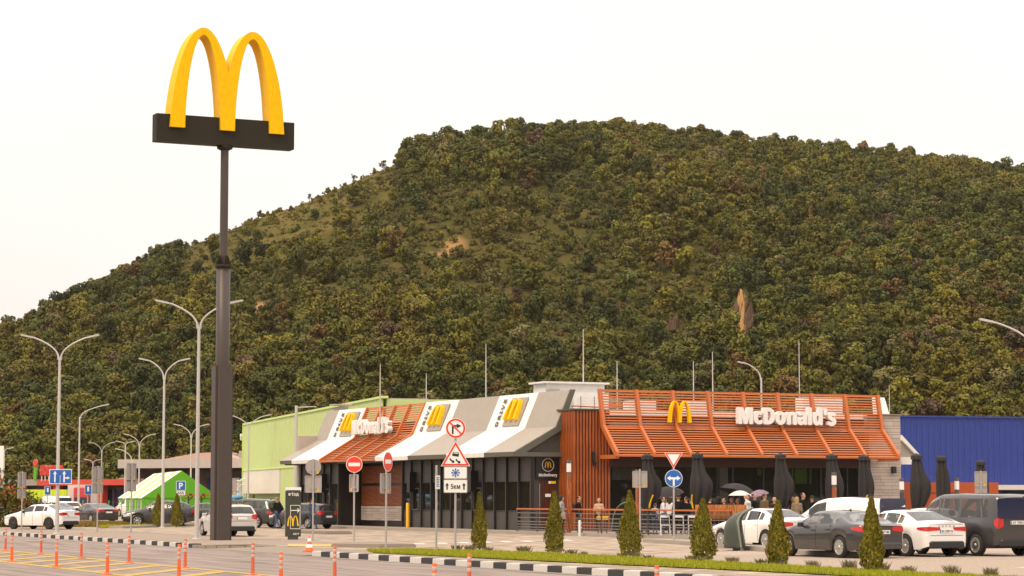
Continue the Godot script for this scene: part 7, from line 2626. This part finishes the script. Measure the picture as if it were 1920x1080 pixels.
func build_planting() -> void:
	var r := RandomNumberGenerator.new()
	r.seed = 9
	# cypresses along the lawn strip
	var spots := [[-19.6, 35.8, 1.95, "slim cypress left of the delivery door, first of the row"], [-19.7, 41.8, 1.9, "second cypress of the row, before the timber corner"], [-19.8, 47.1, 1.86, "third cypress of the row, before the first parasol"], [-20.2, 52.2, 1.72, "broad based cypress before the planter, fourth of the row"], [-20.5, 56.7, 1.62, "fifth cypress of the row, before the white saloon's boot"], [-21.3, 62.3, 1.66, "last cypress of the row, before the dark saloon's tail light"]]
	var small := [[yard(-21.95, 149.5), 2.0, "left of the two little cypresses in front of the dark crossover"], [yard(-20.8, 149.5), 1.95, "right of the two little cypresses, below the P sign"], [yard(-16.95, 158.0), 1.85, "little cypress between the silver estate and the walker"]]
	var tm := ms(true)
	tube(tm, [Vector3(0, -0.05, 0), Vector3(0, 1.2, 0)], [0.035, 0.012], 6)
	tm.generate_normals()
	var trunk := tm.commit()
	for i in spots.size() + small.size():
		var near := i < spots.size()
		var q: Array = spots[i] if near else small[i - spots.size()]
		var at: Vector3 = Vector3(q[0], 0.0, q[1]) if near else q[0]
		var h: float = q[2] if near else q[1]
		var o := thing("cypress", q[3] if near else q[2], "tree", at, i * 1.3, "columnar cypresses")
		put(cypress_mesh(40 + i, h * (1.0 + 0.03 * (i % 3)), [0.25, 0.30, 0.34, 0.36, 0.30, 0.28, 0.36, 0.36, 0.33][i]), "crown", M.needle, o)
		put(trunk, "trunk", M.bark, o)
	# lawn strip with blades
	var edge := [[-24.3, 37.6], [-23.9, 48.0], [-23.5, 55.0], [-23.2, 60.0], [-23.2, 90.0], [-20.6, 90.0], [-21.2, 62.5], [-20.6, 56.0], [-20.3, 49.0], [-20.1, 41.5], [-21.6, 34.6], [-23.2, 34.4]]
	structure(sheet(edge, 0.03), "lawn_strip", M.lawn)
	var poly := PackedVector2Array()
	for e in edge: poly.append(Vector2(e[0], e[1]))
	var lime := [Color(0.30, 0.31, 0.02), Color(0.38, 0.37, 0.024), Color(0.24, 0.26, 0.018), Color(0.44, 0.40, 0.04)]
	blades("mown_grass", "short bright mown grass of the strip behind the striped kerb", blade_mesh(5, 9, 0.085, 0.10, 0.35, lime), poly, 15000, 0.02, 61)
	var lw := PackedVector2Array([Vector2(-14.6, -29), Vector2(-5.8, -40), Vector2(-2, -44), Vector2(-13, -34)])
	blades("mown_grass", "short green grass by the little cypresses in the left car park", blade_mesh(6, 7, 0.14, 0.16, 0.35, lime), lw, 2600, 0.01, 62)
	var dry := [Color(0.30, 0.20, 0.06), Color(0.24, 0.15, 0.04), Color(0.18, 0.15, 0.03)]
	var dv := PackedVector2Array()
	for q in [[-36.0, 150.0], [-24.0, 150.0], [-24.0, 166.0], [-40.0, 172.0]]:
		var v := yard(q[0], q[1])
		dv.append(Vector2(v.x, v.z))
	blades("dry_grass", "dry straw coloured verge behind the white saloon", blade_mesh(7, 8, 0.22, 0.22, 0.5, dry), dv, 3600, 0.0, 63)
	# lavender tufts behind the cypresses
	var lav := [Color(0.16, 0.15, 0.07), Color(0.20, 0.17, 0.09), Color(0.12, 0.12, 0.06), Color(0.17, 0.12, 0.11)]
	for i in 22:
		var z := 35.2 + i * 1.45 + r.randf_range(-0.3, 0.3)
		var o := thing("lavender_tuft", "low grey lavender tuft in the row along the lawn strip", "plant", Vector3(-20.0 - i * 0.03 + r.randf_range(-0.35, 0.35), 0.0, z), r.randf() * TAU, "lavender tufts along the lawn")
		o.scale = Vector3.ONE * r.randf_range(0.75, 1.25)
		put(blade_mesh(80 + i % 4, 110, 0.20, 0.13, 0.55, lav), "stems", M.grass_blade, o)
	# ragged autumn bush at the far left
	var at := yard(-31.6, 151.0)
	var bush := thing("autumn_bush", "large ragged bush with rusty leaves at the left edge", "bush", at, 0.4)
	bush.scale = Vector3.ONE * 1.3
	put(tinted(leaf_mass(910, [[Vector3(0.0, 1.3, 0), 1.1], [Vector3(-1.2, 1.5, 0.2), 1.2], [Vector3(1.0, 1.1, 0.1), 0.9], [Vector3(0.3, 2.1, -0.2), 0.7], [Vector3(-0.8, 2.5, 0), 0.6], [Vector3(1.5, 0.8, 0.3), 0.7], [Vector3(-0.3, 0.6, 0.6), 0.9]], 3200, 0.16, 0.25), Color(0.125, 0.115, 0.03)), "foliage", M.leaf, bush)
	put(tinted(leaf_mass(911, [[Vector3(-0.6, 1.6, 0.5), 0.7], [Vector3(-1.2, 2.2, 0.3), 0.5], [Vector3(0.2, 1.0, 0.7), 0.5]], 260, 0.17, 0.2), Color(0.42, 0.12, 0.03)), "rusty_leaves", M.leaf, bush)
	put(trunk_mesh(2.2, 1.3, 33, 0.06), "stems", M.bark, bush)
	# sapling between the parked cars, low plants by the kerb
	var sap := thing("young_shrub", "young yellow green shrub between the dark parked cars", "bush", yard(-29.9, 156.0), 0.0)
	put(tinted(leaf_mass(912, [[Vector3(0, 0.8, 0), 0.45], [Vector3(0.1, 1.3, 0), 0.35], [Vector3(-0.2, 0.4, 0), 0.4]], 420, 0.12, 0.2), Color(0.15, 0.15, 0.03)), "foliage", M.leaf, sap)
	put(trunk_mesh(1.2, 0.3, 34, 0.03), "stems", M.bark, sap)
	var low := thing("low_hedge", "low pale tufted plants at the foot of the little cypresses", "plant", yard(-22.9, 160.0), -YAW)
	put(blade_mesh(90, 260, 0.35, 1.1, 0.6, lav), "stems", M.grass_blade, low)
	# unseen wood added across the road to be mirrored in the windows
	var far_x := []
	for k in 7: far_x.append([])
	for i in 240:
		var p: Vector3
		if i < 130: p = Vector3(-95.0 - r.randf() * 30.0, -0.2, -330.0 + i * 2.4)
		else: p = Vector3(-10.0 + (i - 130) * 2.2, -0.2, 215.0 + r.randf() * 30.0)
		far_x[r.randi() % 7].append([p, r.randf_range(1.2, 1.9), leaf_tone(0.01 * i, 0.3, r)])
	scatter("added_wood", "unseen belt of broadleaf trees added across the road for the window reflections", crowns, far_x, M.leaf, 35)

func blades(called: String, label: String, m: Mesh, poly: PackedVector2Array, count: int, y: float, seed_: int) -> void:
	var r := RandomNumberGenerator.new()
	r.seed = seed_
	var lo := poly[0]
	var hi := poly[0]
	for p in poly:
		lo = lo.min(p)
		hi = hi.max(p)
	var xs := []
	var tries := 0
	while xs.size() < count and tries < count * 8:
		tries += 1
		var p := Vector2(r.randf_range(lo.x, hi.x), r.randf_range(lo.y, hi.y))
		if Geometry2D.is_point_in_polygon(p, poly):
			xs.append(Transform3D(Basis(Vector3.UP, r.randf() * TAU).scaled(Vector3.ONE * r.randf_range(0.7, 1.3)), Vector3(p.x, y, p.y)))
	var mm := MultiMesh.new()
	mm.transform_format = MultiMesh.TRANSFORM_3D
	mm.mesh = m
	mm.instance_count = xs.size()
	for i in xs.size(): mm.set_instance_transform(i, xs[i])
	var o := MultiMeshInstance3D.new()
	o.name = numbered(called)
	o.multimesh = mm
	o.material_override = M.grass_blade
	add_child(o)
	tag(o, label, "grass", "", "stuff")
